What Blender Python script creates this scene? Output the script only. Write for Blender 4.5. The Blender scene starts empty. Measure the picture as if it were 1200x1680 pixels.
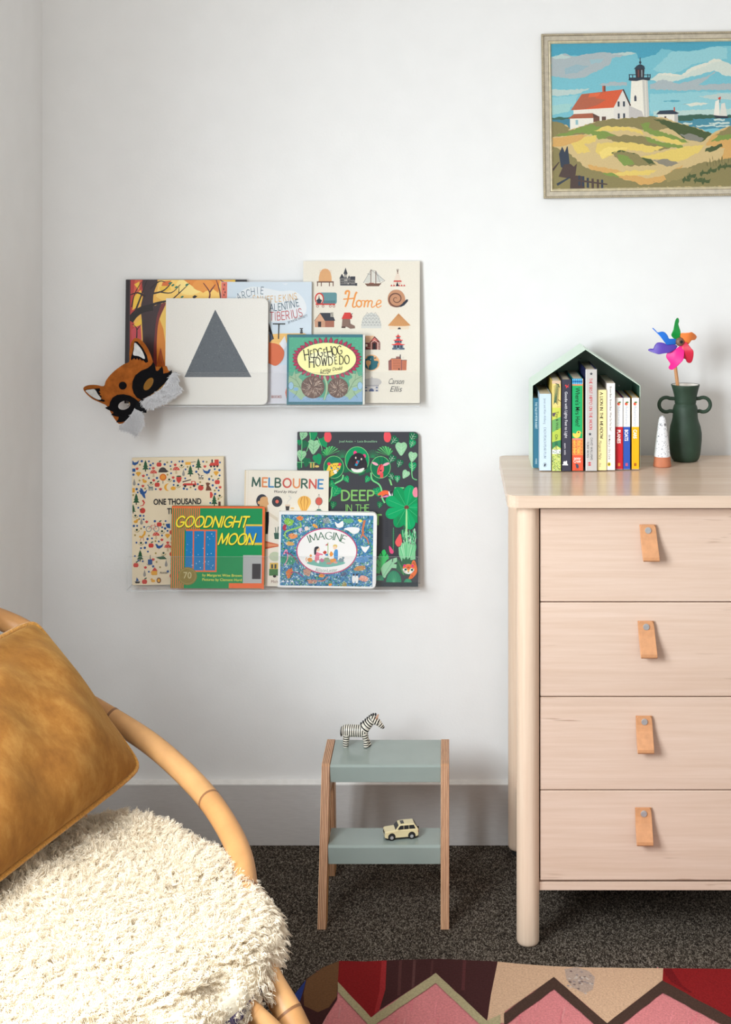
import bpy, bmesh, math, random
from math import sin, cos, pi, radians, sqrt, atan2, hypot
from mathutils import Vector, Matrix, Euler
from mathutils.geometry import tessellate_polygon, delaunay_2d_cdt

S = bpy.context.scene
COL = S.collection
R = random.Random(7)

# ------------------------------------------------------------------ camera, world, lights, exposure
F = 2333.0            # focal length in pixels of the 1200x1680 frame
VX, VY = 735.0, 343.0 # vanishing point of the depth direction
CY, CZ = -3.314, 1.475
cam_d = bpy.data.cameras.new('camera')
cam = bpy.data.objects.new('camera', cam_d); COL.objects.link(cam)
cam.location = (0, CY, CZ); cam.rotation_euler = (pi/2, 0, 0)
cam_d.sensor_fit = 'VERTICAL'; cam_d.sensor_height = 36.0; cam_d.sensor_width = 36.0
cam_d.lens = F/1680*36.0
cam_d.shift_x = (600-VX)/1680.0
cam_d.shift_y = -(840-VY)/1680.0
cam_d.clip_start = 0.05
S.camera = cam

w = bpy.data.worlds.new('daylight'); S.world = w; w.use_nodes = True
WB = w.node_tree.nodes['Background']
LT_WIN, LT_ROOM, LT_WORLD, LT_TILT, LT_YAW, LT_WCOL = 122.0, 14.0, 0.64, 37.0, 19.0, (0.90, 0.965, 1.0)
WB.inputs[0].default_value = (1.0, 0.955, 0.895, 1); WB.inputs[1].default_value = LT_WORLD

def area(name, loc, rot, sx, sy, power, col):
    l = bpy.data.lights.new(name, 'AREA'); l.shape = 'RECTANGLE'; l.size = sx; l.size_y = sy
    l.energy = power; l.color = col
    o = bpy.data.objects.new(name, l); COL.objects.link(o)
    o.location = loc; o.rotation_euler = rot
    return o
# daylight through the window of the left wall
WIN = dict(y0=-2.30, y1=-1.32, z0=0.885, z1=1.95, x=-0.945)
_n = 4; _h = (WIN['z1']-WIN['z0']+0.10)/_n
for _i in range(_n):
    area('window_daylight', (WIN['x']-0.155, (WIN['y0']+WIN['y1'])/2, WIN['z0']-0.02+_h*(_i+.5)),
         (0, radians(-90+LT_TILT), radians(LT_YAW)), _h*1.1, 1.10, LT_WIN/_n, LT_WCOL)
# unseen fill lamp added behind the camera for soft frontal light
area('room_fill', (1.3, -5.2, 2.3), (radians(62), 0, radians(14)), 2.6, 1.8, LT_ROOM, (1.0, 0.955, 0.89))

S.view_settings.view_transform = 'Standard'
S.view_settings.look = 'None'
S.view_settings.gamma = 1.0
S.view_settings.use_curve_mapping = False
S.view_settings.exposure = 0.0
S.cycles.use_denoising = True
S.cycles.max_bounces = 8
S.cycles.transparent_max_bounces = 24
S.cycles.sample_clamp_indirect = 6.0

# ------------------------------------------------------------------ small helpers
def lin(c):
    c = c/255.0
    return c/12.92 if c <= 0.04045 else ((c+0.055)/1.055)**2.4
def C(r, g=None, b=None):
    if g is None: g = b = r
    return (lin(r), lin(g), lin(b), 1.0)
def at(px, py, y):
    """pixel of the photograph + distance from the wall -> point in the room"""
    d = y-CY
    return Vector(((px-VX)*d/F, y, CZ-(py-VY)*d/F))
def floor_pt(px, py, z=0.0):
    d = F*(CZ-z)/(py-VY)
    return Vector(((px-VX)*d/F, d+CY, z))

def tag(o, label=None, cat=None, group=None, kind=None):
    if label: o['label'] = label
    if cat: o['category'] = cat
    if group: o['group'] = group
    if kind: o['kind'] = kind
    return o
def empty(name, loc, rot=(0, 0, 0)):
    o = bpy.data.objects.new(name, None); COL.objects.link(o)
    o.empty_display_size = 0.05
    o.location = loc; o.rotation_euler = rot
    return o

WHITE = (0.8, 0.8, 0.8, 1.0)
class MB:
    """collects shapes, builds them as ONE mesh object"""
    def __init__(s): s.v = []; s.f = []; s.c = []; s.m = []; s.s = []
    def add(s, verts, faces, col=WHITE, mat=0, smooth=False):
        n = len(s.v); s.v += [tuple(p) for p in verts]
        for i, f in enumerate(faces):
            s.f.append([k+n for k in f]); s.m.append(mat); s.s.append(smooth)
            s.c.append(col[i] if isinstance(col, list) else col)
    def box(s, x0, x1, y0, y1, z0, z1, col=WHITE, mat=0):
        v = [(x, y, z) for z in (z0, z1) for y in (y0, y1) for x in (x0, x1)]
        s.add(v, [(0, 2, 3, 1), (4, 5, 7, 6), (0, 1, 5, 4), (2, 6, 7, 3), (0, 4, 6, 2), (1, 3, 7, 5)], col, mat)
    def prism(s, poly, fn, w0, w1, col=WHITE, mat=0, side_mat=None, side_col=None, smooth=False):
        """poly: ccw 2-D outline; fn(u, v, w) -> point"""
        n = len(poly)
        v = [fn(a, b, w0) for a, b in poly]+[fn(a, b, w1) for a, b in poly]
        s.add(v, [list(range(n))[::-1], list(range(n, 2*n))], col, mat)
        s.add(v, [(i, (i+1) % n, n+(i+1) % n, n+i) for i in range(n)], side_col or col, mat if side_mat is None else side_mat, smooth)
    def tube(s, pts, rad, seg=12, col=WHITE, mat=0, closed=False, caps=True, smooth=True):
        P = [Vector(p) for p in pts]; n = len(P)
        if not hasattr(rad, '__len__'): rad = [rad]*n
        T = []
        for i in range(n):
            a = P[(i-1) % n] if closed or i > 0 else P[i]
            b = P[(i+1) % n] if closed or i < n-1 else P[i]
            T.append((b-a).normalized())
        ref = Vector((0, 0, 1)) if abs(T[0].z) < 0.9 else Vector((1, 0, 0))
        N = (ref-T[0]*ref.dot(T[0])).normalized()
        V = []
        for i in range(n):
            N = (N-T[i]*N.dot(T[i])).normalized(); B = T[i].cross(N)
            for k in range(seg):
                a = 2*pi*k/seg
                V.append(P[i]+(N*cos(a)+B*sin(a))*rad[i])
        Fc = []; cc = []
        m = n if closed else n-1
        for i in range(m):
            j = (i+1) % n
            for k in range(seg):
                Fc.append((i*seg+k, i*seg+(k+1) % seg, j*seg+(k+1) % seg, j*seg+k))
                cc.append(col[i] if isinstance(col, list) else col)
        s.add(V, Fc, cc, mat, smooth)
        if caps and not closed:
            c0 = col[0] if isinstance(col, list) else col
            s.add(V[:seg], [tuple(range(seg))[::-1]], c0, mat); s.add(V[-seg:], [tuple(range(seg))], c0, mat)
    def lathe(s, prof, seg=40, o=(0, 0, 0), col=WHITE, mat=0, smooth=True):
        V = []; n = len(prof)
        for r, z in prof:
            for k in range(seg):
                a = 2*pi*k/seg; V.append((o[0]+r*cos(a), o[1]+r*sin(a), o[2]+z))
        Fc = []; cc = []
        for i in range(n-1):
            for k in range(seg):
                Fc.append((i*seg+k, i*seg+(k+1) % seg, (i+1)*seg+(k+1) % seg, (i+1)*seg+k))
                cc.append(col[i] if isinstance(col, list) else col)
        s.add(V, Fc, cc, mat, smooth)
        s.add(V[:seg], [tuple(range(seg))[::-1]], cc[0], mat); s.add(V[-seg:], [tuple(range(seg))], cc[-1], mat)
    def ball(s, c, r, seg=16, rings=10, col=WHITE, mat=0):
        if not hasattr(r, '__len__'): r = (r, r, r)
        V = []; Fc = []
        for i in range(rings+1):
            t = pi*i/rings
            for k in range(seg):
                a = 2*pi*k/seg
                V.append((c[0]+r[0]*sin(t)*cos(a), c[1]+r[1]*sin(t)*sin(a), c[2]+r[2]*cos(t)))
        for i in range(rings):
            for k in range(seg):
                Fc.append((i*seg+k, (i+1)*seg+k, (i+1)*seg+(k+1) % seg, i*seg+(k+1) % seg))
        s.add(V, Fc, col, mat, True)
    def build(s, name, mats, parent=None, loc=None, rot=None, bevel=0, bseg=2, weld=False):
        me = bpy.data.meshes.new(name)
        me.from_pydata(s.v, [], s.f)
        for m in (mats if isinstance(mats, (list, tuple)) else [mats]): me.materials.append(m)
        me.polygons.foreach_set('material_index', s.m)
        me.polygons.foreach_set('use_smooth', s.s)
        at_ = me.color_attributes.new('Col', 'FLOAT_COLOR', 'CORNER')
        buf = []
        for f, c in zip(s.f, s.c): buf += list(c)*len(f)
        at_.data.foreach_set('color', buf)
        if weld:
            bm = bmesh.new(); bm.from_mesh(me); bmesh.ops.remove_doubles(bm, verts=bm.verts, dist=1e-6)
            bmesh.ops.recalc_face_normals(bm, faces=bm.faces); bm.to_mesh(me); bm.free()
        me.update()
        o = bpy.data.objects.new(name, me); COL.objects.link(o)
        if parent is not None: o.parent = parent
        if loc is not None: o.location = loc
        if rot is not None: o.rotation_euler = rot
        if bevel:
            b = o.modifiers.new('bevel', 'BEVEL'); b.width = bevel; b.segments = bseg; b.limit_method = 'ANGLE'; b.angle_limit = radians(40)
            b.harden_normals = False
        return o

# ------------------------------------------------------------------ materials
def mat(name):
    m = bpy.data.materials.new(name); m.use_nodes = True
    nt = m.node_tree; return m, nt, nt.nodes['Principled BSDF']
def link(nt, a, b): nt.links.new(a, b)
def nd(nt, t, **k):
    n = nt.nodes.new(t)
    for a, b in k.items(): setattr(n, a, b)
    return n
def coords(nt, scale=(1, 1, 1), kind='Object'):
    tc = nd(nt, 'ShaderNodeTexCoord'); mp = nd(nt, 'ShaderNodeMapping'); mp.inputs['Scale'].default_value = scale
    link(nt, tc.outputs[kind], mp.inputs[0]); return mp.outputs[0]
def noise(nt, vec, scale, detail=3, rough=0.5):
    n = nd(nt, 'ShaderNodeTexNoise'); n.inputs['Scale'].default_value = scale; n.inputs['Detail'].default_value = detail
    n.inputs['Roughness'].default_value = rough; link(nt, vec, n.inputs['Vector']); return n.outputs[0]
def ramp(nt, fac, stops):
    r = nd(nt, 'ShaderNodeValToRGB'); e = r.color_ramp.elements
    while len(e) < len(stops): e.new(0.5)
    for k, (p, c) in enumerate(stops): e[k].position = p; e[k].color = c
    link(nt, fac, r.inputs[0]); return r.outputs[0]
def mix(nt, a, b, fac, mode='MIX'):
    m = nd(nt, 'ShaderNodeMix', data_type='RGBA', blend_type=mode)
    if isinstance(fac, (int, float)): m.inputs[0].default_value = fac
    else: link(nt, fac, m.inputs[0])
    for k, q in ((6, a), (7, b)):
        if isinstance(q, tuple): m.inputs[k].default_value = q
        else: link(nt, q, m.inputs[k])
    return m.outputs[2]
def bump(nt, h, p, strength=0.3, dist=0.01):
    b = nd(nt, 'ShaderNodeBump'); b.inputs['Strength'].default_value = strength; b.inputs['Distance'].default_value = dist
    link(nt, h, b.inputs['Height']); link(nt, b.outputs[0], p.inputs['Normal'])
def plain(name, col, rough=0.5, metal=0.0, nscale=0, namt=0.08, bstr=0.0, spec=0.5, sheen=0.0):
    m, nt, p = mat(name)
    p.inputs['Roughness'].default_value = rough; p.inputs['Metallic'].default_value = metal
    p.inputs['Specular IOR Level'].default_value = spec
    if sheen: p.inputs['Sheen Weight'].default_value = sheen
    if nscale:
        n = noise(nt, coords(nt), nscale)
        d = tuple(c*(1-namt*2) for c in col[:3])+(1,); l = tuple(min(1, c*(1+namt)) for c in col[:3])+(1,)
        link(nt, ramp(nt, n, [(0.3, d), (0.7, l)]), p.inputs['Base Color'])
        if bstr: bump(nt, n, p, bstr, 0.002)
    else: p.inputs['Base Color'].default_value = col
    return m
def printed(name, rough, spec=0.5, nscale=0, namt=0.12, bstr=0, coat=0.0):
    m, nt, p = mat(name)
    a = nd(nt, 'ShaderNodeAttribute'); a.attribute_name = 'Col'
    p.inputs['Roughness'].default_value = rough; p.inputs['Specular IOR Level'].default_value = spec
    p.inputs['Coat Weight'].default_value = coat; p.inputs['Coat Roughness'].default_value = 0.08
    if nscale:
        n = noise(nt, coords(nt), nscale, 4, 0.6)
        g = ramp(nt, n, [(0.3, (1-2*namt,)*3+(1,)), (0.7, (1, 1, 1, 1))])
        link(nt, mix(nt, a.outputs[0], g, 1.0, 'MULTIPLY'), p.inputs['Base Color'])
        if bstr: bump(nt, n, p, bstr, 0.002)
    else: link(nt, a.outputs[0], p.inputs['Base Color'])
    return m
def wood(name, a, b, axis='x', streak=True, rough=0.42, lam=14.0, fleck=0.7):
    """pale beech: fine grain along one axis, glued boards across it, dark flecks"""
    m, nt, p = mat(name)
    k = {'x': (0.8, 26, 26), 'y': (26, 0.8, 26), 'z': (26, 26, 0.8)}[axis]
    v = coords(nt, k)
    n1 = noise(nt, v, 5.0, 6, 0.65); n2 = noise(nt, v, 0.55, 2, 0.4)
    c1 = ramp(nt, n1, [(0.25, b), (0.68, a)])
    c2 = ramp(nt, n2, [(0.35, (0.95, 0.935, 0.92, 1)), (0.65, (1, 1, 1, 1))])
    c = mix(nt, c1, c2, 1.0, 'MULTIPLY')
    if lam:
        tc = nd(nt, 'ShaderNodeTexCoord'); sx = nd(nt, 'ShaderNodeSeparateXYZ'); link(nt, tc.outputs['Object'], sx.inputs[0])
        mu = nd(nt, 'ShaderNodeMath', operation='MULTIPLY'); mu.inputs[1].default_value = lam
        link(nt, sx.outputs[2 if axis == 'x' else 0], mu.inputs[0])
        if axis == 'x':
            ad = nd(nt, 'ShaderNodeMath', operation='ADD'); m2 = nd(nt, 'ShaderNodeMath', operation='MULTIPLY'); m2.inputs[1].default_value = lam
            link(nt, sx.outputs[1], m2.inputs[0]); link(nt, mu.outputs[0], ad.inputs[0]); link(nt, m2.outputs[0], ad.inputs[1]); mu = ad
        fl = nd(nt, 'ShaderNodeMath', operation='FLOOR'); link(nt, mu.outputs[0], fl.inputs[0])
        wn = nd(nt, 'ShaderNodeTexWhiteNoise', noise_dimensions='1D'); link(nt, fl.outputs[0], wn.inputs['W'])
        c3 = ramp(nt, wn.outputs[0], [(0.0, (0.935, 0.92, 0.905, 1)), (1.0, (1, 1, 1, 1))])
        c = mix(nt, c, c3, 1.0, 'MULTIPLY')
    if fleck:
        kf = {'x': (9, 160, 160), 'y': (160, 9, 160), 'z': (160, 160, 9)}[axis]
        n3 = noise(nt, coords(nt, kf), 1.0, 2, 0.5)
        big = noise(nt, coords(nt), 4.0, 2, 0.5)
        f1 = ramp(nt, n3, [(0.66, (1, 1, 1, 1)), (0.74, (0.55, 0.44, 0.36, 1))])
        f2 = ramp(nt, big, [(0.50, (0, 0, 0, 1)), (0.62, (1, 1, 1, 1))])
        ff = mix(nt, (1, 1, 1, 1), f1, f2)
        c = mix(nt, c, ff, fleck, 'MULTIPLY')
    link(nt, c, p.inputs['Base Color'])
    p.inputs['Roughness'].default_value = rough; p.inputs['Specular IOR Level'].default_value = 0.4
    bump(nt, n1, p, 0.06, 0.002)
    return m

M = {}
def setup_materials():
    # painted plaster
    m, nt, p = mat('wall_paint'); v = coords(nt)
    n = noise(nt, v, 170, 3); n2 = noise(nt, v, 14, 2)
    link(nt, ramp(nt, n2, [(0.3, (0.83, 0.835, 0.835, 1)), (0.7, (0.85, 0.855, 0.855, 1))]), p.inputs['Base Color'])
    p.inputs['Roughness'].default_value = 0.75; bump(nt, n, p, 0.10, 0.002); M['wall'] = m
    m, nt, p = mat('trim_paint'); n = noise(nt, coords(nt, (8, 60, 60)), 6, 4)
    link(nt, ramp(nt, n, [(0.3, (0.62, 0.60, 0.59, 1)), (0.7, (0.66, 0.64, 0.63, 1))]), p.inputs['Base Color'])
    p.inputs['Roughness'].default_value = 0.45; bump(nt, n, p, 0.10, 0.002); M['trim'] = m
    M['trim_lit'] = plain('trim_top_lit', (0.84, 0.83, 0.81, 1), 0.5, nscale=60, namt=0.03)  # trim colour lightened to stand for light caught on the top bevel
    # carpet
    m, nt, p = mat('carpet'); v = coords(nt, (1.25, 0.6, 1.0))
    vo = nd(nt, 'ShaderNodeTexVoronoi'); vo.inputs['Scale'].default_value = 430; link(nt, v, vo.inputs['Vector'])
    sp_ = nd(nt, 'ShaderNodeSeparateColor'); link(nt, vo.outputs['Color'], sp_.inputs[0])
    nf = noise(nt, v, 520, 3, 0.7); mxn = nd(nt, 'ShaderNodeMath', operation='MULTIPLY_ADD'); mxn.inputs[1].default_value = 0.45; link(nt, sp_.outputs[0], mxn.inputs[0])
    sc2 = nd(nt, 'ShaderNodeMath', operation='MULTIPLY'); sc2.inputs[1].default_value = 0.55; link(nt, nf, sc2.inputs[0]); link(nt, sc2.outputs[0], mxn.inputs[2]); n = mxn.outputs[0]
    n2 = noise(nt, v, 120, 2, 0.6); n3 = noise(nt, v, 5, 2)
    c = ramp(nt, n, [(0.28, C(32, 26, 21)), (0.52, C(84, 75, 66)), (0.74, C(160, 149, 136))])
    c = mix(nt, c, ramp(nt, n2, [(0.35, (0.68, 0.67, 0.66, 1)), (0.6, (1, 1, 1, 1))]), 1.0, 'MULTIPLY')
    c = mix(nt, c, ramp(nt, n3, [(0.3, (0.86, 0.86, 0.86, 1)), (0.7, (1, 1, 1, 1))]), 1.0, 'MULTIPLY')
    link(nt, c, p.inputs['Base Color']); p.inputs['Roughness'].default_value = 0.95; p.inputs['Specular IOR Level'].default_value = 0.1
    bump(nt, n, p, 0.9, 0.006); M['carpet'] = m
    A, B = C(226, 203, 187), C(214, 187, 167)
    M['beech_x'] = wood('beech_front', A, B, 'x')
    M['beech_z'] = wood("beech_leg", C(230, 208, 186), C(220, 192, 168), 'z', lam=0, fleck=0.4)
    M['beech_y'] = wood('beech_side', A, B, 'z', lam=9, fleck=0.3)
    M['beech_top'] = wood('beech_top', C(224, 202, 182), C(212, 186, 164), 'x', rough=0.25, lam=16, fleck=0.3)
    M['dark_gap'] = plain('dark_recess', C(40, 34, 30), 0.8)
    M['leather'] = plain('tan_leather', C(208, 150, 106), 0.5, nscale=90, namt=0.05, bstr=0.1)
    M['steel'] = plain('brushed_steel', C(196, 196, 198), 0.45, 0.6, nscale=200, namt=0.05)
    M['print'] = printed('printed_cover', 0.42, 0.22)
    M['print_gloss'] = printed('glossy_printed_cover', 0.18, 0.4)
    M['print_matte'] = printed('matte_printed_cover', 0.62, 0.2, nscale=400, namt=0.03)
    M['paint_art'] = printed('painted_board', 0.55, 0.4, nscale=300, namt=0.05, bstr=0.2)
    M['pages'] = printed('paper_pages', 0.8, 0.2, nscale=0)
    M['felt'] = printed('felt', 0.95, 0.1, nscale=120, namt=0.12, bstr=0.4)
    M['plush'] = printed('plush_fabric', 0.9, 0.15, nscale=60, namt=0.22, bstr=0.3)
    M['weave'] = printed('woven_wool', 0.95, 0.1, nscale=260, namt=0.16, bstr=0.8)
    M['rattan'] = printed('rattan_cane', 0.45, 0.35, nscale=18, namt=0.10)
    M['mint'] = plain('mint_enamel', C(205, 226, 208), 0.3, nscale=9, namt=0.02)
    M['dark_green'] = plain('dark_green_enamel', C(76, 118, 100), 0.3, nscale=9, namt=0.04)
    M['sage'] = plain('sage_laminate', C(146, 158, 153), 0.20, nscale=14, namt=0.02)
    M['ply_face'] = wood('plywood_face', C(206, 156, 100), C(180, 126, 74), 'z', lam=0, fleck=0)
    m, nt, p = mat('plywood_edge'); tc = nd(nt, 'ShaderNodeTexCoord')
    sx = nd(nt, 'ShaderNodeSeparateXYZ'); link(nt, tc.outputs['Object'], sx.inputs[0])
    nz = noise(nt, coords(nt, (40, 6, 6)), 1.0, 2)
    mu = nd(nt, 'ShaderNodeMath', operation='MULTIPLY'); mu.inputs[1].default_value = 2*pi*5/0.0175; link(nt, sx.outputs[0], mu.inputs[0])
    sn = nd(nt, 'ShaderNodeMath', operation='SINE'); link(nt, mu.outputs[0], sn.inputs[0])
    g = noise(nt, coords(nt, (500, 20, 20)), 1.0, 3, 0.7)
    ad = nd(nt, 'ShaderNodeMath', operation='MULTIPLY_ADD'); ad.inputs[1].default_value = 0.36; ad.inputs[2].default_value = 0.5; link(nt, sn.outputs[0], ad.inputs[0])
    c = ramp(nt, ad.outputs[0], [(0.30, C(140, 92, 62)), (0.50, C(190, 138, 96)), (0.72, C(226, 184, 146))])
    c = mix(nt, c, ramp(nt, g, [(0.35, (0.6, 0.52, 0.48, 1)), (0.6, (1, 1, 1, 1))]), 0.8, 'MULTIPLY')
    link(nt, c, p.inputs['Base Color']); p.inputs['Roughness'].default_value = 0.5; M['ply_edge'] = m
    M['black_pad'] = plain('black_rubber', C(24), 0.7)
    # thin clear acrylic: mostly see-through, mirrors at its surface
    def acrylic(name, tint, base):
        m = bpy.data.materials.new(name); m.use_nodes = True; nt = m.node_tree
        nt.nodes.remove(nt.nodes['Principled BSDF'])
        tr = nd(nt, 'ShaderNodeBsdfTransparent'); tr.inputs[0].default_value = tint
        gl = nd(nt, 'ShaderNodeBsdfGlossy'); gl.inputs['Roughness'].default_value = 0.015
        df = nd(nt, 'ShaderNodeBsdfDiffuse'); df.inputs[0].default_value = (0.8, 0.82, 0.84, 1)
        lw = nd(nt, 'ShaderNodeFresnel'); lw.inputs[0].default_value = 1.40
        mx = nd(nt, 'ShaderNodeMixShader'); ge = nd(nt, 'ShaderNodeNewGeometry'); iv = nd(nt, 'ShaderNodeMath', operation='SUBTRACT'); iv.inputs[0].default_value = 1.0; link(nt, ge.outputs['Backfacing'], iv.inputs[1])
        mf = nd(nt, 'ShaderNodeMath', operation='MULTIPLY'); link(nt, lw.outputs[0], mf.inputs[0]); link(nt, iv.outputs[0], mf.inputs[1]); link(nt, mf.outputs[0], mx.inputs[0]); link(nt, tr.outputs[0], mx.inputs[1]); link(nt, gl.outputs[0], mx.inputs[2])
        m2 = nd(nt, 'ShaderNodeMixShader'); m2.inputs[0].default_value = base; link(nt, mx.outputs[0], m2.inputs[1]); link(nt, df.outputs[0], m2.inputs[2])
        link(nt, m2.outputs[0], nt.nodes['Material Output'].inputs[0]); return m
    M['acrylic'] = acrylic('clear_acrylic', (1.0, 1.0, 1.0, 1), 0.02)
    M['acrylic_edge'] = acrylic('acrylic_cut_edge', (0.92, 0.94, 0.95, 1), 0.42)
    M['glaze_green'] = plain('dark_green_clay', C(38, 62, 46), 0.6, nscale=26, namt=0.15, bstr=0.15)
    M['vase_inside'] = plain('white_glaze', C(230, 226, 218), 0.3, nscale=20, namt=0.02)
    M['terracotta'] = plain('terracotta', C(196, 120, 86), 0.7, nscale=60, namt=0.06, bstr=0.1)
    m, nt, p = mat('speckled_glaze'); vo = nd(nt, 'ShaderNodeTexVoronoi'); vo.inputs['Scale'].default_value = 300
    vv = coords(nt); link(nt, vv, vo.inputs['Vector'])
    sz = noise(nt, vv, 140, 1); th = nd(nt, 'ShaderNodeMath', operation='SUBTRACT'); link(nt, vo.outputs['Distance'], th.inputs[0])
    m3 = nd(nt, 'ShaderNodeMath', operation='MULTIPLY'); m3.inputs[1].default_value = 0.42; link(nt, sz, m3.inputs[0]); link(nt, m3.outputs[0], th.inputs[1])
    link(nt, ramp(nt, th.outputs[0], [(0.0, C(52, 60, 84)), (0.05, C(232, 234, 238))]), p.inputs['Base Color'])
    p.inputs['Roughness'].default_value = 0.2; M['speckle'] = m
    # velvet
    m, nt, p = mat('mustard_velvet'); v = coords(nt)
    n1 = noise(nt, coords(nt, (1, 1.6, 0.8)), 15, 8, 0.68); n2 = noise(nt, v, 420, 2)
    c = ramp(nt, n1, [(0.3, C(120, 76, 33)), (0.5, C(142, 95, 42)), (0.72, C(170, 124, 65))])
    link(nt, c, p.inputs['Base Color']); p.inputs['Roughness'].default_value = 0.8; p.inputs['Specular IOR Level'].default_value = 0.15
    p.inputs['Sheen Weight'].default_value = 0.5; p.inputs['Sheen Roughness'].default_value = 0.4; p.inputs['Sheen Tint'].default_value = C(220, 180, 110)
    bump(nt, n2, p, 0.15, 0.001); M['velvet'] = m
    M['velvet_pipe'] = plain('mustard_piping', C(186, 132, 58), 0.8, nscale=300, namt=0.15, bstr=0.4, spec=0.15, sheen=0.3)
    m, nt, p = mat('sheep_wool'); p.inputs['Base Color'].default_value = (0.84, 0.755, 0.62, 1); p.inputs['Roughness'].default_value = 0.8
    p.inputs['Specular IOR Level'].default_value = 0.1
    tl = nd(nt, 'ShaderNodeBsdfTranslucent'); tl.inputs[0].default_value = (0.90, 0.81, 0.66, 1)
    mx = nd(nt, 'ShaderNodeMixShader'); mx.inputs[0].default_value = 0.30; link(nt, p.outputs[0], mx.inputs[1]); link(nt, tl.outputs[0], mx.inputs[2])
    link(nt, mx.outputs[0], nt.nodes['Material Output'].inputs[0]); M['wool'] = m
    M['hide'] = plain('sheep_hide', C(232, 220, 196), 0.9, nscale=60, namt=0.1, bstr=0.4)
    m, nt, p = mat('grey_plush_hair'); p.inputs['Base Color'].default_value = C(214, 214, 217); p.inputs['Roughness'].default_value = 0.8; M['grey_hair'] = m
    m, nt, p = mat('blue_weave'); n = noise(nt, coords(nt, (30, 300, 30)), 1.0, 3)
    link(nt, ramp(nt, n, [(0.4, C(52, 50, 92)), (0.6, C(120, 104, 130))]), p.inputs['Base Color']); p.inputs['Roughness'].default_value = 0.9; M['blue_weave'] = m
    # zebra stripes from the position along each limb
    m, nt, p = mat('zebra_paint'); a = nd(nt, 'ShaderNodeAttribute'); a.attribute_name = 'stripe'
    mu = nd(nt, 'ShaderNodeMath', operation='MULTIPLY'); mu.inputs[1].default_value = 2*pi; link(nt, a.outputs['Fac'], mu.inputs[0])
    sn = nd(nt, 'ShaderNodeMath', operation='SINE'); link(nt, mu.outputs[0], sn.inputs[0])
    nz = noise(nt, coords(nt), 90, 2); ad = nd(nt, 'ShaderNodeMath', operation='MULTIPLY_ADD'); ad.inputs[1].default_value = 0.5
    link(nt, nz, ad.inputs[0]); link(nt, sn.outputs[0], ad.inputs[2])
    link(nt, ramp(nt, ad.outputs[0], [(0.18, C(22, 21, 23)), (0.28, C(236, 230, 216))]), p.inputs['Base Color'])
    p.inputs['Roughness'].default_value = 0.35; M['zebra'] = m
    M['black_gloss'] = plain('black_gloss', C(20, 20, 22), 0.25)
    M['car_cream'] = plain('cream_car_paint', C(226, 212, 168), 0.25, spec=0.6)
    M['car_glass'] = plain('dark_car_glass', C(22, 24, 28), 0.1)
    M['tyre'] = plain('black_tyre', C(26), 0.8)
    M['red_lens'] = plain('red_lens', C(140, 30, 30), 0.25)
    M['plastic'] = printed('coloured_plastic', 0.35, 0.5)
    M['dowel'] = wood('wooden_dowel', C(214, 164, 118), C(190, 136, 92), 'z', lam=0, fleck=0)
    M['hub'] = plain('brown_wooden_bead', C(128, 98, 80), 0.45, nscale=80, namt=0.1)
    M['gilt'] = printed('silver_gilt_frame', 0.42, 0.5, nscale=90, namt=0.14, bstr=0.2)
    M['window_white'] = plain('window_paint', C(236, 234, 230), 0.5)
setup_materials()
# ------------------------------------------------------------------ the room
def structure(o): o['kind'] = 'structure'; return o
XL, XR = -0.945, 2.3
b = MB(); b.box(XL-0.14, XR, 0, 0.12, 0, 2.75); structure(b.build('wall_back', M['wall']))
b = MB(); yb = -3.9
b.box(XL-0.14, XL, WIN['y1'], 0.0, 0, 2.75); b.box(XL-0.14, XL, yb, WIN['y0'], 0, 2.75)
b.box(XL-0.14, XL, WIN['y0'], WIN['y1'], 0, WIN['z0']); b.box(XL-0.14, XL, WIN['y0'], WIN['y1'], WIN['z1'], 2.75)
structure(b.build('wall_left', M['wall']))
b = MB(); b.box(XL-0.14, XR, yb, 0.0, -0.06, 0.0); structure(b.build('floor', M['carpet']))
# window frame with glazing bars in the left wall
b = MB(); y0, y1, z0, z1 = WIN['y0'], WIN['y1'], WIN['z0'], WIN['z1']; xa, xb = XL-0.09, XL-0.03
for (a, c) in ((y0, y0+0.05), (y1-0.05, y1), ((y0+y1)/2-0.02, (y0+y1)/2+0.02)): b.box(xa, xb, a, c, z0, z1)
for (a, c) in ((z0, z0+0.05), (z1-0.05, z1), ((z0+z1)/2-0.018, (z0+z1)/2+0.018)): b.box(xa+0.004, xb-0.004, y0, y1, a, c)
structure(b.build('window_1', M['window_white']))
# baseboard with its top edge coloured lighter, as if catching light
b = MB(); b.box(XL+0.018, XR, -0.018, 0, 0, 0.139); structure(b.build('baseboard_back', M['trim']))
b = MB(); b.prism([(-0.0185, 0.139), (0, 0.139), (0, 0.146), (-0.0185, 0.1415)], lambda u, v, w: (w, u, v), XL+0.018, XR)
structure(b.build('trim_1', M['trim_lit']))
b = MB(); b.box(XL, XL+0.018, -1.1, 0, 0, 0.14); structure(b.build('baseboard_left', M['trim']))

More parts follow.
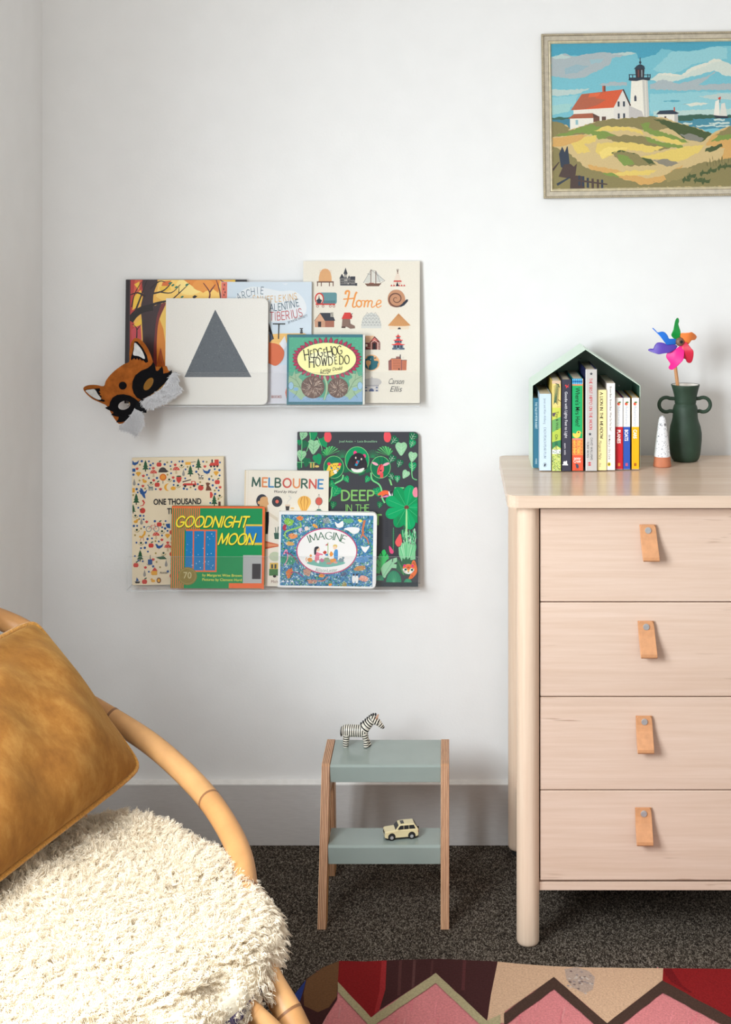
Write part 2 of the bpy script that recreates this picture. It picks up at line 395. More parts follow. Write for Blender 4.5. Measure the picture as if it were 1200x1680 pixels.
# ------------------------------------------------------------------ lettering
def arc(cx, cy, rx, ry, a0, a1, n=10):
    return [(cx+rx*cos(radians(a0+(a1-a0)*i/n)), cy+ry*sin(radians(a0+(a1-a0)*i/n))) for i in range(n+1)]
GL = {
 'A': (.80, [[(0, 0), (.4, 1)], [(.4, 1), (.8, 0)], [(.15, .36), (.65, .36)]]),
 'B': (.62, [[(0, 0), (0, 1)], [(0, 1)]+arc(.28, .76, .28, .24, 90, -90)+[(0, .52)], [(0, .52)]+arc(.3, .26, .32, .26, 90, -90)+[(0, 0)]]),
 'C': (.78, [arc(.45, .5, .45, .5, 45, 315, 16)]),
 'D': (.74, [[(0, 0), (0, 1)], [(0, 1)]+arc(.24, .5, .5, .5, 90, -90, 14)+[(0, 0)]]),
 'E': (.55, [[(0, 0), (0, 1)], [(0, 1), (.55, 1)], [(0, .52), (.46, .52)], [(0, 0), (.55, 0)]]),
 'F': (.52, [[(0, 0), (0, 1)], [(0, 1), (.55, 1)], [(0, .52), (.45, .52)]]),
 'G': (.82, [arc(.45, .5, .45, .5, 45, 330, 16)+[(.82, .44)], [(.5, .44), (.84, .44)]]),
 'H': (.72, [[(0, 0), (0, 1)], [(.72, 0), (.72, 1)], [(0, .52), (.72, .52)]]),
 'I': (.10, [[(.05, 0), (.05, 1)]]),
 'K': (.66, [[(0, 0), (0, 1)], [(.64, 1), (0, .42)], [(.2, .6), (.66, 0)]]),
 'L': (.52, [[(0, 1), (0, 0)], [(0, 0), (.52, 0)]]),
 'M': (.90, [[(0, 0), (.06, 1)], [(.06, 1), (.45, .1)], [(.45, .1), (.84, 1)], [(.84, 1), (.9, 0)]]),
 'N': (.74, [[(0, 0), (0, 1)], [(0, 1), (.74, 0)], [(.74, 0), (.74, 1)]]),
 'O': (.90, [arc(.45, .5, .45, .5, 90, 450, 22)]),
 'P': (.60, [[(0, 0), (0, 1)], [(0, 1)]+arc(.3, .74, .3, .26, 90, -90)+[(0, .48)]]),
 'R': (.66, [[(0, 0), (0, 1)], [(0, 1)]+arc(.3, .74, .3, .26, 90, -90)+[(0, .48)], [(.26, .48), (.66, 0)]]),
 'S': (.58, [arc(.3, .75, .27, .25, 20, 270, 10)+arc(.29, .25, .29, .25, 90, -160, 10)]),
 'T': (.66, [[(.33, 0), (.33, 1)], [(0, 1), (.66, 1)]]),
 'U': (.72, [[(0, 1), (0, .38)]+arc(.36, .36, .36, .36, 180, 360, 12)+[(.72, 1)]]),
 'V': (.76, [[(0, 1), (.38, 0)], [(.38, 0), (.76, 1)]]),
 'W': (1.05, [[(0, 1), (.27, 0)], [(.27, 0), (.52, .9)], [(.52, .9), (.78, 0)], [(.78, 0), (1.05, 1)]]),
 'Y': (.70, [[(0, 1), (.35, .5)], [(.7, 1), (.35, .5)], [(.35, .5), (.35, 0)]]),
 ' ': (.34, []),
}
def ribbon(pl, wf):
    """strip of quads along a polyline; wf(dx, dy) = full width"""
    n = len(pl); L = []; Rr = []
    for i in range(n):
        a = pl[max(0, i-1)]; c = pl[min(n-1, i+1)]
        dx, dy = c[0]-a[0], c[1]-a[1]; l = hypot(dx, dy) or 1; dx /= l; dy /= l
        h = wf(dx, dy)/2
        L.append((pl[i][0]-dy*h, pl[i][1]+dx*h)); Rr.append((pl[i][0]+dy*h, pl[i][1]-dx*h))
    return [[L[i], Rr[i], Rr[i+1], L[i+1]] for i in range(n-1)]
def glyph_polys(ch, wt, contrast=0.0, serif=0.0):
    adv, strokes = GL.get(ch, GL[' '])
    out = []
    wf = lambda dx, dy: wt*(1-contrast*(1-abs(dy*0.94-dx*0.35)))
    lv = 0
    for st in strokes:
        lv += 1
        out += [(lv, q) for q in ribbon(st, wf)]
        if not contrast:
            for p in (st[0], st[-1]): lv += 1; out.append((lv, arc(p[0], p[1], wt/2, wt/2, 0, 360, 8)[:-1]))
        if serif:
            for p, q in ((st[0], st[1]), (st[-1], st[-2])):
                if (p[1] < 0.06 or p[1] > 0.94) and abs(q[1]-p[1]) > 0.3*hypot(q[0]-p[0], q[1]-p[1]) and len(st) < 8:
                    t = wt*0.32; yy = p[1]-t/2 if p[1] > .5 else p[1]-t/2
                    lv += 1; out.append((lv, [(p[0]-serif, yy), (p[0]+serif, yy), (p[0]+serif, yy+t), (p[0]-serif, yy+t)]))
    return adv, out
_fc = {}
def font_mesh(s_, bold=0.0):
    k = (s_, bold)
    if k not in _fc:
        cu = bpy.data.curves.new('lettering', 'FONT'); cu.body = s_; cu.size = 1.0; cu.offset = bold; cu.resolution_u = 3
        o = bpy.data.objects.new('lettering', cu); me = o.to_mesh()
        v = [(p.co.x, p.co.y) for p in me.vertices]; f = [list(p.vertices) for p in me.polygons]
        o.to_mesh_clear(); bpy.data.objects.remove(o); bpy.data.curves.remove(cu)
        _fc[k] = (v, f)
    return _fc[k]
CAP = 0.7  # cap height of the built-in font at size 1 (measured below)
_v, _ = font_mesh('H'); CAP = max(p[1] for p in _v)

def smooth2(pts, closed, n=4):
    m = len(pts); o = []
    for i in range(m if closed else m-1):
        if closed: p = [pts[(i+j) % m] for j in (-1, 0, 1, 2)]
        else: p = [pts[max(0, min(m-1, i+j))] for j in (-1, 0, 1, 2)]
        for k in range(n):
            t = k/n
            o.append(tuple(.5*(2*p[1][a]+(p[2][a]-p[0][a])*t+(2*p[0][a]-5*p[1][a]+4*p[2][a]-p[3][a])*t*t+(3*p[1][a]-p[0][a]-3*p[2][a]+p[3][a])*t**3) for a in (0, 1)))
    if not closed: o.append(pts[-1])
    return o
class Art:
    """flat printed picture: shapes in pixels of a crop of the photograph -> faces on a cover"""
    STEP = 2.5e-6
    sm = False
    def __init__(s, mb, fn, w0=1e-5, mat=0): s.mb = mb; s.fn = fn; s.w = w0; s.mat = mat; s.k = 1; s.ox = 0; s.oy = 0; s.clip = None
    def crop(s, k, ox, oy): s.k = k; s.ox = ox; s.oy = oy; return s
    def _P(s, p): return s.fn(s.ox+p[0]/s.k, s.oy+p[1]/s.k, s.w)
    def _clip(s, pts):
        if not s.clip: return pts
        x0, y0, x1, y1 = s.clip
        q = [((p[0]), (p[1])) for p in pts]
        for ax, lim, sg in ((0, x0, 1), (0, x1, -1), (1, y0, 1), (1, y1, -1)):
            o = []
            for i in range(len(q)):
                a, c = q[i-1], q[i]; ia = sg*(a[ax]-lim) >= 0; ic = sg*(c[ax]-lim) >= 0
                if ia != ic:
                    t = (lim-a[ax])/(c[ax]-a[ax]); o.append((a[0]+t*(c[0]-a[0]), a[1]+t*(c[1]-a[1])))
                if ic: o.append(c)
            q = o
            if len(q) < 3: return []
        return q
    wob = 0.0
    def _wobble(s, pts):
        o = []
        for i in range(len(pts)):
            a, b = pts[i], pts[(i+1) % len(pts)]; L = hypot(b[0]-a[0], b[1]-a[1]); m = max(1, int(L/13))
            nx, ny = -(b[1]-a[1])/(L or 1), (b[0]-a[0])/(L or 1)
            for j in range(m):
                t = j/m; q = R.uniform(-1, 1)*s.wob*(1 if j else .3)
                o.append((a[0]+(b[0]-a[0])*t+nx*q, a[1]+(b[1]-a[1])*t+ny*q))
        return o
    def poly(s, pts, col, lift=True):
        if s.wob: pts = s._wobble(pts)
        elif s.sm and lift and len(pts) > 4: pts = smooth2(pts, True)
        pts = s._clip(pts)
        if len(pts) < 3: return
        if lift: s.w += s.STEP
        tri = tessellate_polygon([[Vector((p[0], p[1], 0)) for p in pts]])
        s.mb.add([s._P(p) for p in pts], [tuple(t) for t in tri], col, s.mat)
    def polys(s, lst, col):
        w = s.w
        for i, p in enumerate(lst): s.w = w+s.STEP*(1+i % 9); s.poly(p, col, False)
        s.w = w+s.STEP*10
    def rect(s, x0, y0, x1, y1, col): s.poly([(x0, y0), (x1, y0), (x1, y1), (x0, y1)], col)
    def ell(s, cx, cy, rx, ry, col, a0=0, a1=360, n=24, rot=0):
        p = arc(0, 0, rx, ry, a0, a1, n)
        if a1-a0 == 360: p = p[:-1]
        ca, sa = cos(radians(rot)), sin(radians(rot))
        s.poly([(cx+x*ca-y*sa, cy+x*sa+y*ca) for x, y in p], col)
    def ring(s, cx, cy, rx, ry, wd, col, a0=0, a1=360): s.line(arc(cx, cy, rx, ry, a0, a1, 28), wd, col)
    def line(s, pl, wd, col, taper=None):
        s.w += s.STEP
        if s.sm and len(pl) > 2: pl = smooth2(pl, False)
        if taper is not None:
            n = len(pl); k = [0]
            def wf(dx, dy): k[0] += 1; return wd+(taper-wd)*min(1, (k[0]-1)/max(1, n-1))
            q = ribbon(pl, wf)
        else: q = ribbon(pl, lambda a, c: wd)
        for p in q: s.poly(p, col, False)
    def _place(s, polys, cx, cy, rot, col):
        ca, sa = cos(radians(rot)), sin(radians(rot))
        for p in polys: s.poly([(cx+x*ca-y*sa, cy+x*sa+y*ca) for x, y in p], col, False)
    def text(s, t, cx, cy, h, col, width=None, rot=0, bold=0.0, shear=0.0, align='c'):
        """built-in letterforms; h = cap height; rot clockwise in degrees"""
        v, f = font_mesh(t, bold)
        if not v: return
        x0 = min(p[0] for p in v); x1 = max(p[0] for p in v)
        ky = h/CAP; kx = width/(x1-x0) if width else ky
        xm = {'c': (x0+x1)/2, 'l': x0, 'r': x1}[align]
        ca, sa = cos(radians(rot)), sin(radians(rot)); s.w += s.STEP
        V = []
        for x, y in v:
            X = (x-xm)*kx+shear*(y-CAP/2)*ky; Y = -(y-CAP/2)*ky
            V.append(s._P((cx+X*ca-Y*sa, cy+X*sa+Y*ca)))
        s.mb.add(V, f, col, s.mat)
    def strokes(s, t, cx, cy, h, col, width=None, rot=0, wt=0.1, contrast=0.0, serif=0.0, gap=0.2, shear=0.0, fit_arc=None, xs=1.0):
        """drawn capitals. fit_arc=(radius) bends the line upwards around a centre below"""
        items = []; x = 0
        for ch in t:
            adv, ps = glyph_polys(ch, wt, contrast, serif); items.append((x, adv, ps)); x += adv+gap
        tot = x-gap; kx = (width/tot) if width else h*xs
        s.w += s.STEP
        ca, sa = cos(radians(rot)), sin(radians(rot))
        for x0, adv, ps in items:
            w = s.w
            for ip, (lv, p) in enumerate(ps):
                s.w = w+s.STEP*lv
                q = []
                for u, v in p:
                    X = (x0+u-tot/2)*kx+shear*(v-.5)*h; Y = -(v-.5)*h
                    if fit_arc:
                        mid = (x0+adv/2-tot/2)*kx; th = mid/fit_arc
                        lx = X-mid; X = (fit_arc-Y)*sin(th)+lx*cos(th); Y = fit_arc-(fit_arc-Y)*cos(th)+lx*sin(th)
                    q.append((cx+X*ca-Y*sa, cy+X*sa+Y*ca))
                s.poly(q, col, False)
            s.w = w
        s.w += s.STEP*12
    def letters(s, spec, h, wt, contrast=0, serif=0, shear=0, xs=0.66):
        """spec: (char, cx, cy, rot, colour[, width factor])"""
        for e in spec:
            ch, cx, cy, rot, col = e[:5]; hh = h*(e[5] if len(e) > 5 else 1)
            s.strokes(ch, cx, cy, hh, col, rot=rot, wt=wt, contrast=contrast, serif=serif, shear=shear, xs=xs)

# ------------------------------------------------------------------ books
def rr(x0, y0, x1, y1, r=(0, 0, 0, 0)):
    """rounded rectangle ccw from bottom-left; r = bl, br, tr, tl"""
    o = []
    for (cx, cy, a, q) in ((x0, y0, 180, r[0]), (x1, y0, 270, r[1]), (x1, y1, 0, r[2]), (x0, y1, 90, r[3])):
        if q <= 0: o.append((cx, cy)); continue
        mx = cx+q if cx == x0 else cx-q; my = cy+q if cy == y0 else cy-q
        o += arc(mx, my, q, q, a, a+90, 5)
    return o
TILT = radians(3.3)
BOOKS = {}
def shelf_book(name, rect, back, zs, t, board, spine_col, page_col, cover_col, roll=0.0, matn='print', corner=0.0, label=None, group=None, dz=0.0):
    """picture book standing face-out; rect = its face in the photograph; back = gap of its back from the wall at the foot"""
    x0, y0, x1, y1 = rect
    yf = -(back+t)+0.006
    d = yf-CY; k = d/F
    W = (x1-x0)*k; H = (y1-y0)*k
    X0 = (x0-VX)*k
    lift = -W*sin(roll) if roll < 0 else 0
    root = empty(name, (X0, -back, zs+0.0006+lift+dz), (-TILT, -roll, 0))
    tag(root, label, 'book', group)
    fn = lambda u, v, w: (u, -w, v)
    bt = 0.0022 if not board else 0.0016
    c = (0, corner, corner, 0); ov = 0.0025 if not board else 0.0
    mb = MB()
    mb.prism(rr(0, 0, W, H, c), fn, 0, bt, cover_col)
    mb.prism(rr(0, 0, W, H, c), fn, t-bt, t, cover_col)
    mb.prism([(0, 0), (bt, 0), (bt, H), (0, H)], fn, bt, t-bt, spine_col)
    art = Art(mb, lambda px, py, w: fn((px-x0)/(x1-x0)*W, (y1-py)/(y1-y0)*H, t+w))
    art.done = lambda: mb.build('cover', M[matn], root)
    pg = MB(); pg.prism(rr(bt, ov if ov else 0.0004, W-(ov or 0.0006), H-(ov or 0.0004), c), fn, bt, t-bt, page_col)
    pg.build('pages', M['pages'], root)
    art.root = root
    return art
def spine_book(name, x0, x1, top, bottom, y_front_px, depth, cols, label, page=C(214, 202, 180), hard=0.0):
    """book standing spine-out in the house-shaped holder"""
    z = ZH
    d = F*(CZ-z)/(bottom-VY); k = d/F; y = d+CY
    X0 = (x0-VX)*k; W = (x1-x0)*k; H = (bottom-top)*k
    root = empty(name, (X0, y, z+0.0004)); tag(root, label, 'book', 'books in the house-shaped holder')
    side, spine = cols
    depth = min(depth, -0.0605-y)
    mb = MB(); bt = min(0.0018, W*0.12)
    mb.box(0, bt, 0.0006, depth, 0, H, side); mb.box(W-bt, W, 0.0006, depth, 0, H, side); mb.box(0, W, 0, 0.0012, 0, H, spine)
    art = Art(mb, lambda px, py, w: ((px-x0)/(x1-x0)*W, -w, (bottom-py)/(bottom-top)*H))
    art.done = lambda: mb.build('cover', M['print'], root)
    pg = MB(); pg.box(bt, W-bt, 0.0012, depth-0.001-hard, hard, H-0.0005-hard, page); pg.build('pages', M['pages'], root)
    art.root = root; art.W = W; art.H = H
    return art
# ------------------------------------------------------------------ two clear acrylic ledges
def acrylic_ledge(zs, label, x0=-0.733, x1=-0.064):
    root = empty('acrylic_ledge', ((x0+x1)/2, 0, zs)); tag(root, label, 'shelf', 'clear wall ledges')
    hw = (x1-x0)/2; t = 0.003; dep = 0.070
    def panel(name, outline, fn, w0, w1):
        mb = MB(); mb.prism(outline, fn, w0, w1, mat=0, side_mat=1); mb.build(name, [M['acrylic'], M['acrylic_edge']], root)
    panel('back_plate', rr(-hw, -t, hw, 0.155, (0, 0, .008, .008)), lambda u, v, w: (u, -w, v), 0.0005, t)
    panel('tray', rr(-hw, -dep+t, hw, -t), lambda u, v, w: (u, v, w), -t, 0.0)
    panel('front_lip', rr(-hw, -t, hw, 0.076, (0, 0, .008, .008)), lambda u, v, w: (u, -w, v), dep-t, dep)
    return root
ZU, ZLO = 1.026, 0.6055
acrylic_ledge(ZU, 'upper clear acrylic wall ledge with the fox mask at its end')
acrylic_ledge(ZLO, 'lower clear acrylic wall ledge holding the book with green jungle leaves')

G_UP, G_LO = 'picture books on the upper ledge', 'picture books on the lower ledge'
INK = C(38, 36, 38); BL0, BL1, BL2 = 0.0205, 0.0345, 0.047

# --- autumn forest book
a = shelf_book('picture_book', (205, 457, 403, 659), BL0, ZU, 0.011, False, C(40, 32, 34), C(225, 215, 200), C(46, 38, 40),
    label='dark spined book with an orange and yellow autumn tree cover', group=G_UP)
a.crop(4, 120, 420); a.clip = (341, 150, 1131, 958)
a.rect(340, 150, 1132, 960, C(238, 184, 86)); a.poly([(560, 150), (960, 150), (960, 300), (600, 300), (540, 260)], C(250, 208, 112))
a.ell(760, 190, 90, 60, C(252, 224, 140)); a.poly([(720, 150), (960, 150), (950, 235), (900, 200), (850, 235), (790, 200)], C(226, 138, 52))
a.ell(850, 185, 70, 40, C(232, 152, 66)); a.ell(600, 470, 70, 150, C(248, 206, 100))
a.poly([(370, 150), (470, 150), (450, 260), (420, 330), (390, 420), (440, 520), (430, 700), (365, 700)], C(186, 66, 62))
a.poly([(400, 150), (445, 150), (430, 230), (385, 300)], C(214, 98, 70)); a.poly([(380, 480), (440, 430), (450, 560), (390, 640)], C(196, 76, 84))
for q in ([(395, 260), (440, 215), (450, 280), (415, 330), (385, 350)], [(390, 450), (455, 395), (458, 440), (405, 460)], [(560, 200), (620, 175), (640, 215), (575, 240)], [(395, 180), (430, 160), (425, 215)]): a.poly(q, C(240, 196, 70))
for q in ([(470, 200), (520, 190), (505, 250), (470, 260)], [(585, 160), (640, 155), (620, 190), (575, 190)]): a.poly(q, C(216, 110, 52))
a.poly([(555, 385), (590, 470), (604, 560), (606, 720), (540, 720), (548, 500)], C(226, 140, 50)); a.poly([(570, 590), (606, 720), (545, 720)], C(202, 104, 40))
for q in range(4): a.line([(575, 600), (555+q*14, 700)], 3, C(150, 60, 40))
a.sm = True
a.poly([(520, 380), (605, 300), (560, 420), (548, 560), (548, 720), (512, 720)], C(122, 48, 48))
a.poly([(452, 150), (548, 150), (524, 240), (526, 320), (575, 300), (545, 400), (530, 560), (520, 720), (452, 720), (456, 560), (448, 420), (440, 330), (455, 250)], C(64, 47, 50))
a.line([(520, 330), (450, 345), (400, 380), (372, 420)], 44, C(40, 32, 32)); a.line([(500, 320), (560, 300), (640, 285), (720, 278)], 20, C(40, 32, 32), 6)
for pl, wd in (([(470, 260), (420, 235), (368, 250)], 14), ([(400, 370), (440, 260), (480, 150)], 14), ([(380, 330), (400, 240), (445, 160)], 9), ([(520, 240), (590, 220), (645, 165)], 12), ([(560, 228), (640, 235), (700, 180)], 9), ([(640, 285), (700, 230), (760, 172)], 9), ([(690, 240), (690, 185)], 6), ([(500, 210), (560, 160), (600, 165)], 10), ([(415, 545), (415, 470), (385, 440)], 9), ([(415, 480), (445, 440)], 7)):
    a.line(pl, wd, C(48, 36, 36), wd*.4)
for pl in ([(890, 275), (892, 230), (850, 170)], [(892, 232), (930, 180)], [(968, 280), (955, 210), (935, 150)], [(1000, 175), (960, 150)]): a.line(pl, 12, C(112, 46, 40), 5)
a.sm = False
for p in ((650, 185), (672, 198), (712, 262), (742, 182), (630, 172)): a.ell(p[0], p[1], 11, 6, C(44, 120, 96), rot=-30)
a.poly([(778, 262), (795, 250), (812, 258), (800, 268), (790, 276)], INK)
a.rect(1060, 150, 1132, 180, C(46, 41, 44)); a.poly([(1036, 150), (1062, 150), (1056, 180)], C(240, 196, 70)); a.rect(340, 150, 371, 960, C(42, 34, 37)); a.rect(364, 150, 369, 960, C(70, 58, 58))
a.done()

# --- pale blue book with hand lettering
a = shelf_book('picture_book', (362, 463.5, 511, 663), BL1, ZU, 0.009, False, C(214, 112, 90), C(222, 216, 206), C(203, 216, 227),
    label='pale blue hardback with hand lettered coloured names on a cloud', group=G_UP)
a.crop(7.813, 370, 455); a.clip = (-60, 70, 1098, 1622)
a.rect(-60, 66, 1100, 1625, C(202, 215, 226)); a.rect(-60, 66, 14, 1625, C(216, 110, 88))
for p in ((-22, 105), (-30, 160), (-12, 200), (-26, 235)): a.ell(p[0], p[1], 9, 13, C(112, 48, 44))
a.sm = True
a.poly([(120, 300), (180, 200), (330, 130), (520, 150), (700, 185), (860, 180), (970, 250), (1030, 360), (1030, 450), (970, 540), (800, 560), (560, 580), (300, 560), (120, 450)], C(221, 226, 230))
a.sm = False
a.poly([(720, 90), (800, 80), (770, 110)], C(214, 222, 230)); a.poly([(0, 1130), (1100, 1130), (1100, 1625), (0, 1625)], C(214, 214, 222))
NV, OC, RD, TL = C(62, 92, 112), C(212, 162, 70), C(186, 74, 76), C(60, 96, 104)
a.letters([('A', 165, 258, -20, NV), ('R', 228, 235, -14, NV), ('C', 285, 212, -10, NV), ('H', 345, 192, -6, NV), ('I', 405, 180, -4, NV), ('E', 465, 178, 4, NV)], 88, .1)
a.letters([('S', 362, 280, 0, OC), ('N', 425, 285, 0, OC), ('U', 490, 288, 0, OC), ('F', 545, 290, 0, OC), ('F', 592, 288, -2, OC), ('L', 645, 285, -2, OC), ('E', 696, 280, -2, OC), ('K', 755, 272, -4, OC), ('I', 800, 268, -4, OC), ('N', 842, 262, -6, OC), ('S', 892, 250, -6, OC)], 80, .1)
a.letters([('V', 530, 400, 0, NV), ('A', 588, 395, -2, NV), ('L', 640, 392, -3, NV), ('E', 690, 388, -3, TL), ('N', 740, 380, -5, NV), ('T', 785, 368, -6, NV), ('I', 818, 362, -8, TL), ('N', 858, 352, -8, NV), ('E', 918, 335, -10, NV)], 88, .11)
a.letters([('T', 592, 508, 0, RD), ('I', 635, 508, -2, RD), ('B', 682, 505, -3, RD), ('E', 738, 500, -4, RD), ('R', 795, 492, -6, RD), ('I', 845, 482, -7, RD), ('U', 892, 475, -9, RD), ('S', 958, 460, -12, RD)], 104, .1)
a.text('BY KATIE HARNETT', 926, 542, 30, C(120, 130, 140), width=265, rot=-20)
a.poly([(540, 742), (700, 728), (1010, 726), (1040, 740), (880, 790), (790, 830), (775, 900), (540, 870)], C(236, 190, 114))
for q in range(5): a.line([(560, 752+q*20), (860-q*25, 745+q*20)], 4, C(214, 160, 84))
a.sm = True
a.poly([(500, 860), (600, 850), (680, 870), (735, 920), (755, 980), (730, 1070), (650, 1140), (560, 1110), (500, 1090)], C(212, 106, 66))
a.poly([(690, 860), (760, 760), (790, 880), (750, 940)], C(226, 226, 232))
a.sm = False
a.line([(540, 605), (612, 802)], 42, INK, 24); a.rect(605, 598, 765, 613, INK); a.line([(684, 605), (680, 798)], 15, INK)
a.poly([(560, 720), (590, 740), (606, 800), (560, 850)], C(74, 86, 110))
a.text('BOOKS', 660, 1535, 36, C(172, 112, 102), width=130, bold=.01); a.poly([(795, 1400), (770, 1480), (790, 1570)], C(220, 120, 92))
a.rect(952, 660, 992, 672, INK); a.rect(955, 690, 992, 698, INK); a.rect(955, 706, 992, 730, C(90, 90, 96)); a.rect(966, 664, 982, 730, C(70, 72, 78))
a.done()

# --- white board book with a plain grey triangle
a = shelf_book('picture_book', (271.5, 488.5, 439.5, 662.5), BL2, ZU, 0.015, True, C(222, 220, 214), C(150, 150, 144), C(233, 231, 225), corner=0.013, matn='print_matte',
    label='square white board book showing one plain dark grey triangle', group=G_UP)
a.crop(4, 120, 420)
T0 = [(930, 348), (1172, 790), (732, 790)]
a.poly(T0, C(102, 108, 114))
sp = [[], []]
for i in range(420):
    u, v = R.random(), R.random()
    if u+v > 1: u, v = 1-u, 1-v
    x = T0[0][0]+u*(T0[1][0]-T0[0][0])+v*(T0[2][0]-T0[0][0]); y = T0[0][1]+(u+v)*(790-348)
    if 360 < y < 782: q = R.uniform(1.5, 4); sp[i % 2].append([(x-q, y-q), (x+q, y-q*.5), (x+q*.4, y+q)])
a.polys(sp[0], C(122, 127, 132)); a.polys(sp[1], C(84, 89, 95))
a.done()

# --- big cream book of dwellings
CR = C(230, 224, 210)
a = shelf_book('picture_book', (497, 430.5, 689, 663), BL0, ZU, 0.012, False, C(62, 70, 88), C(226, 218, 200), CR, matn='print_matte',
    label='largest cream hardback with orange title among rows of little dwellings', group=G_UP)
a.crop(5.714, 490, 425)
TA, BR, DK, RE, GY = C(222, 172, 124), C(116, 86, 74), C(66, 68, 76), C(200, 66, 62), C(168, 168, 164)
a.poly([(185, 223), (187, 180), (200, 135), (222, 108), (247, 102), (272, 108), (295, 135), (307, 180), (308, 223)], TA)
for k in range(9): a.line([(190, 215-k*12), (305, 215-k*12)], 2, C(196, 140, 96))
a.rect(168, 222, 327, 234, BR)
for x in (170, 206, 282, 317): a.rect(x, 230, x+9, 268, BR)
a.poly([(383, 192), (403, 152), (425, 185), (425, 150), (452, 150), (452, 200), (470, 168), (478, 200), (478, 180), (528, 180), (530, 262), (388, 262)], C(120, 118, 118))
a.poly([(418, 152), (438, 92), (458, 152)], DK); a.poly([(380, 195), (404, 150), (428, 190)], DK); a.rect(484, 176, 530, 208, DK); a.rect(528, 238, 548, 264, DK); a.poly([(462, 190), (472, 164), (482, 190)], DK)
for x, y in ((396, 205), (410, 205), (396, 228), (412, 228), (432, 165), (444, 165), (432, 205), (446, 205), (462, 215), (478, 215), (492, 220), (508, 220), (460, 240), (480, 240)): a.rect(x, y, x+6, y+13, C(226, 220, 206) if (x//7) % 2 else INK)
a.rect(390, 250, 530, 262, DK)
a.poly([(672, 128), (674, 236), (604, 236)], C(208, 208, 200)); a.poly([(682, 122), (720, 130), (718, 234), (684, 234)], C(214, 212, 204)); a.poly([(728, 128), (802, 216), (728, 236)], C(206, 206, 200))
for pl in ([(677, 112), (677, 244)], [(723, 125), (723, 244)]): a.line(pl, 7, BR)
for pl in ([(677, 114), (605, 238)], [(677, 114), (723, 126)], [(677, 114), (810, 216)], [(723, 126), (768, 244)], [(640, 150), (677, 160)], [(768, 238), (810, 216)]): a.line(pl, 2.5, DK)
a.poly([(618, 243), (776, 241), (752, 268), (642, 268)], BR); a.rect(660, 236, 705, 243, C(160, 100, 90))
a.poly([(924, 130), (934, 130), (962, 220), (972, 268), (878, 268), (892, 220)], C(228, 212, 196)); a.poly([(893, 214), (962, 214), (968, 227), (889, 227)], RE)
for k in range(6): a.poly([(860+k*24, 268), (870+k*24, 250), (882+k*24, 268)], RE)
a.poly([(925, 222), (912, 268), (940, 268)], C(40, 44, 56)); a.poly([(930, 228), (960, 238), (950, 250)], C(200, 190, 182))
for pl in ([(918, 108), (932, 150)], [(938, 106), (926, 150)], [(928, 104), (928, 140)]): a.line(pl, 4, BR)
a.poly(rr(205, 327, 357, 436, (4, 18, 22, 10)), C(104, 148, 154))
for k in range(12): a.rect(236+k*9, 402, 241+k*9, 426, C(70, 106, 116))
for k in range(8): a.line([(240+k*14, 335), (242+k*14, 400)], 1.5, C(86, 128, 136))
a.ell(193, 385, 43, 57, RE); a.ell(193, 388, 32, 46, C(232, 222, 206)); a.poly([(190, 348), (196, 385), (218, 400), (206, 430), (176, 430), (164, 400), (184, 385)], C(58, 66, 76))
a.rect(158, 430, 342, 443, RE)
for x in (176, 228, 296, 330): a.ring(x, 455, 10, 10, 5, C(150, 88, 78))
# orange script title
a.sm = True
OR = C(232, 154, 82)
a.line([(438, 345), (442, 322), (456, 312), (470, 316), (474, 330), (468, 360), (456, 415), (436, 462)], 19, OR, 15); a.line([(546, 322), (532, 345), (518, 400), (506, 448), (514, 464), (532, 460), (548, 440)], 19, OR, 9)
a.line([(418, 390), (470, 386), (530, 380)], 12, OR); a.ring(566, 432, 24, 30, 14, OR)
a.line([(584, 412), (604, 402), (622, 410)], 9, OR); a.line([(624, 402), (614, 466)], 15, OR); a.line([(616, 432), (636, 405), (654, 410), (646, 466)], 13, OR); a.line([(648, 430), (670, 405), (690, 412), (682, 452), (694, 466), (722, 448)], 13, OR, 9)
a.line([(724, 442), (764, 428), (772, 410), (756, 398), (736, 414), (728, 446), (744, 468), (778, 450)], 13, OR, 8)
a.poly([(835, 392), (842, 350), (870, 314), (910, 301), (952, 308), (985, 340), (1000, 385), (992, 430), (965, 455), (915, 466), (870, 455), (845, 430)], C(192, 142, 110))
sp_ = [(915+(86-t*.115)*cos(radians(t)), 388+(80-t*.107)*sin(radians(t))) for t in range(20, 700, 20)]
a.line(sp_, 16, C(112, 78, 68), 5)
a.sm = False
a.poly([(940, 462), (975, 430), (1010, 392), (1028, 392), (1024, 412), (990, 448), (960, 462)], C(50, 54, 66))
a.poly([(148, 592), (200, 520), (248, 592), (248, 652), (152, 652)], C(216, 168, 138)); a.rect(248, 590, 333, 652, C(178, 118, 98))
for k in range(6): a.line([(152, 596+k*10), (332, 596+k*10)], 2, C(104, 62, 56))
a.poly([(200, 518), (310, 518), (343, 592), (248, 592)], DK); a.line([(148, 592), (200, 520), (248, 592)], 4, INK); a.rect(182, 600, 211, 651, C(62, 54, 56)); a.rect(298, 512, 326, 556, C(176, 172, 160)); a.rect(304, 520, 314, 530, C(130, 126, 118)); a.rect(312, 536, 322, 546, C(130, 126, 118))
a.poly([(410, 572), (482, 572), (486, 618), (528, 640), (530, 662), (486, 667), (450, 648), (404, 655)], C(134, 108, 98)); a.rect(402, 646, 440, 660, C(84, 64, 58)); a.line([(482, 580), (478, 630)], 3, INK)
a.poly([(402, 575), (430, 515), (486, 515), (496, 575)], C(206, 70, 66)); a.line([(490, 560), (490, 535), (506, 524)], 7, DK); a.poly([(496, 575), (486, 515), (505, 550)], C(168, 50, 50))
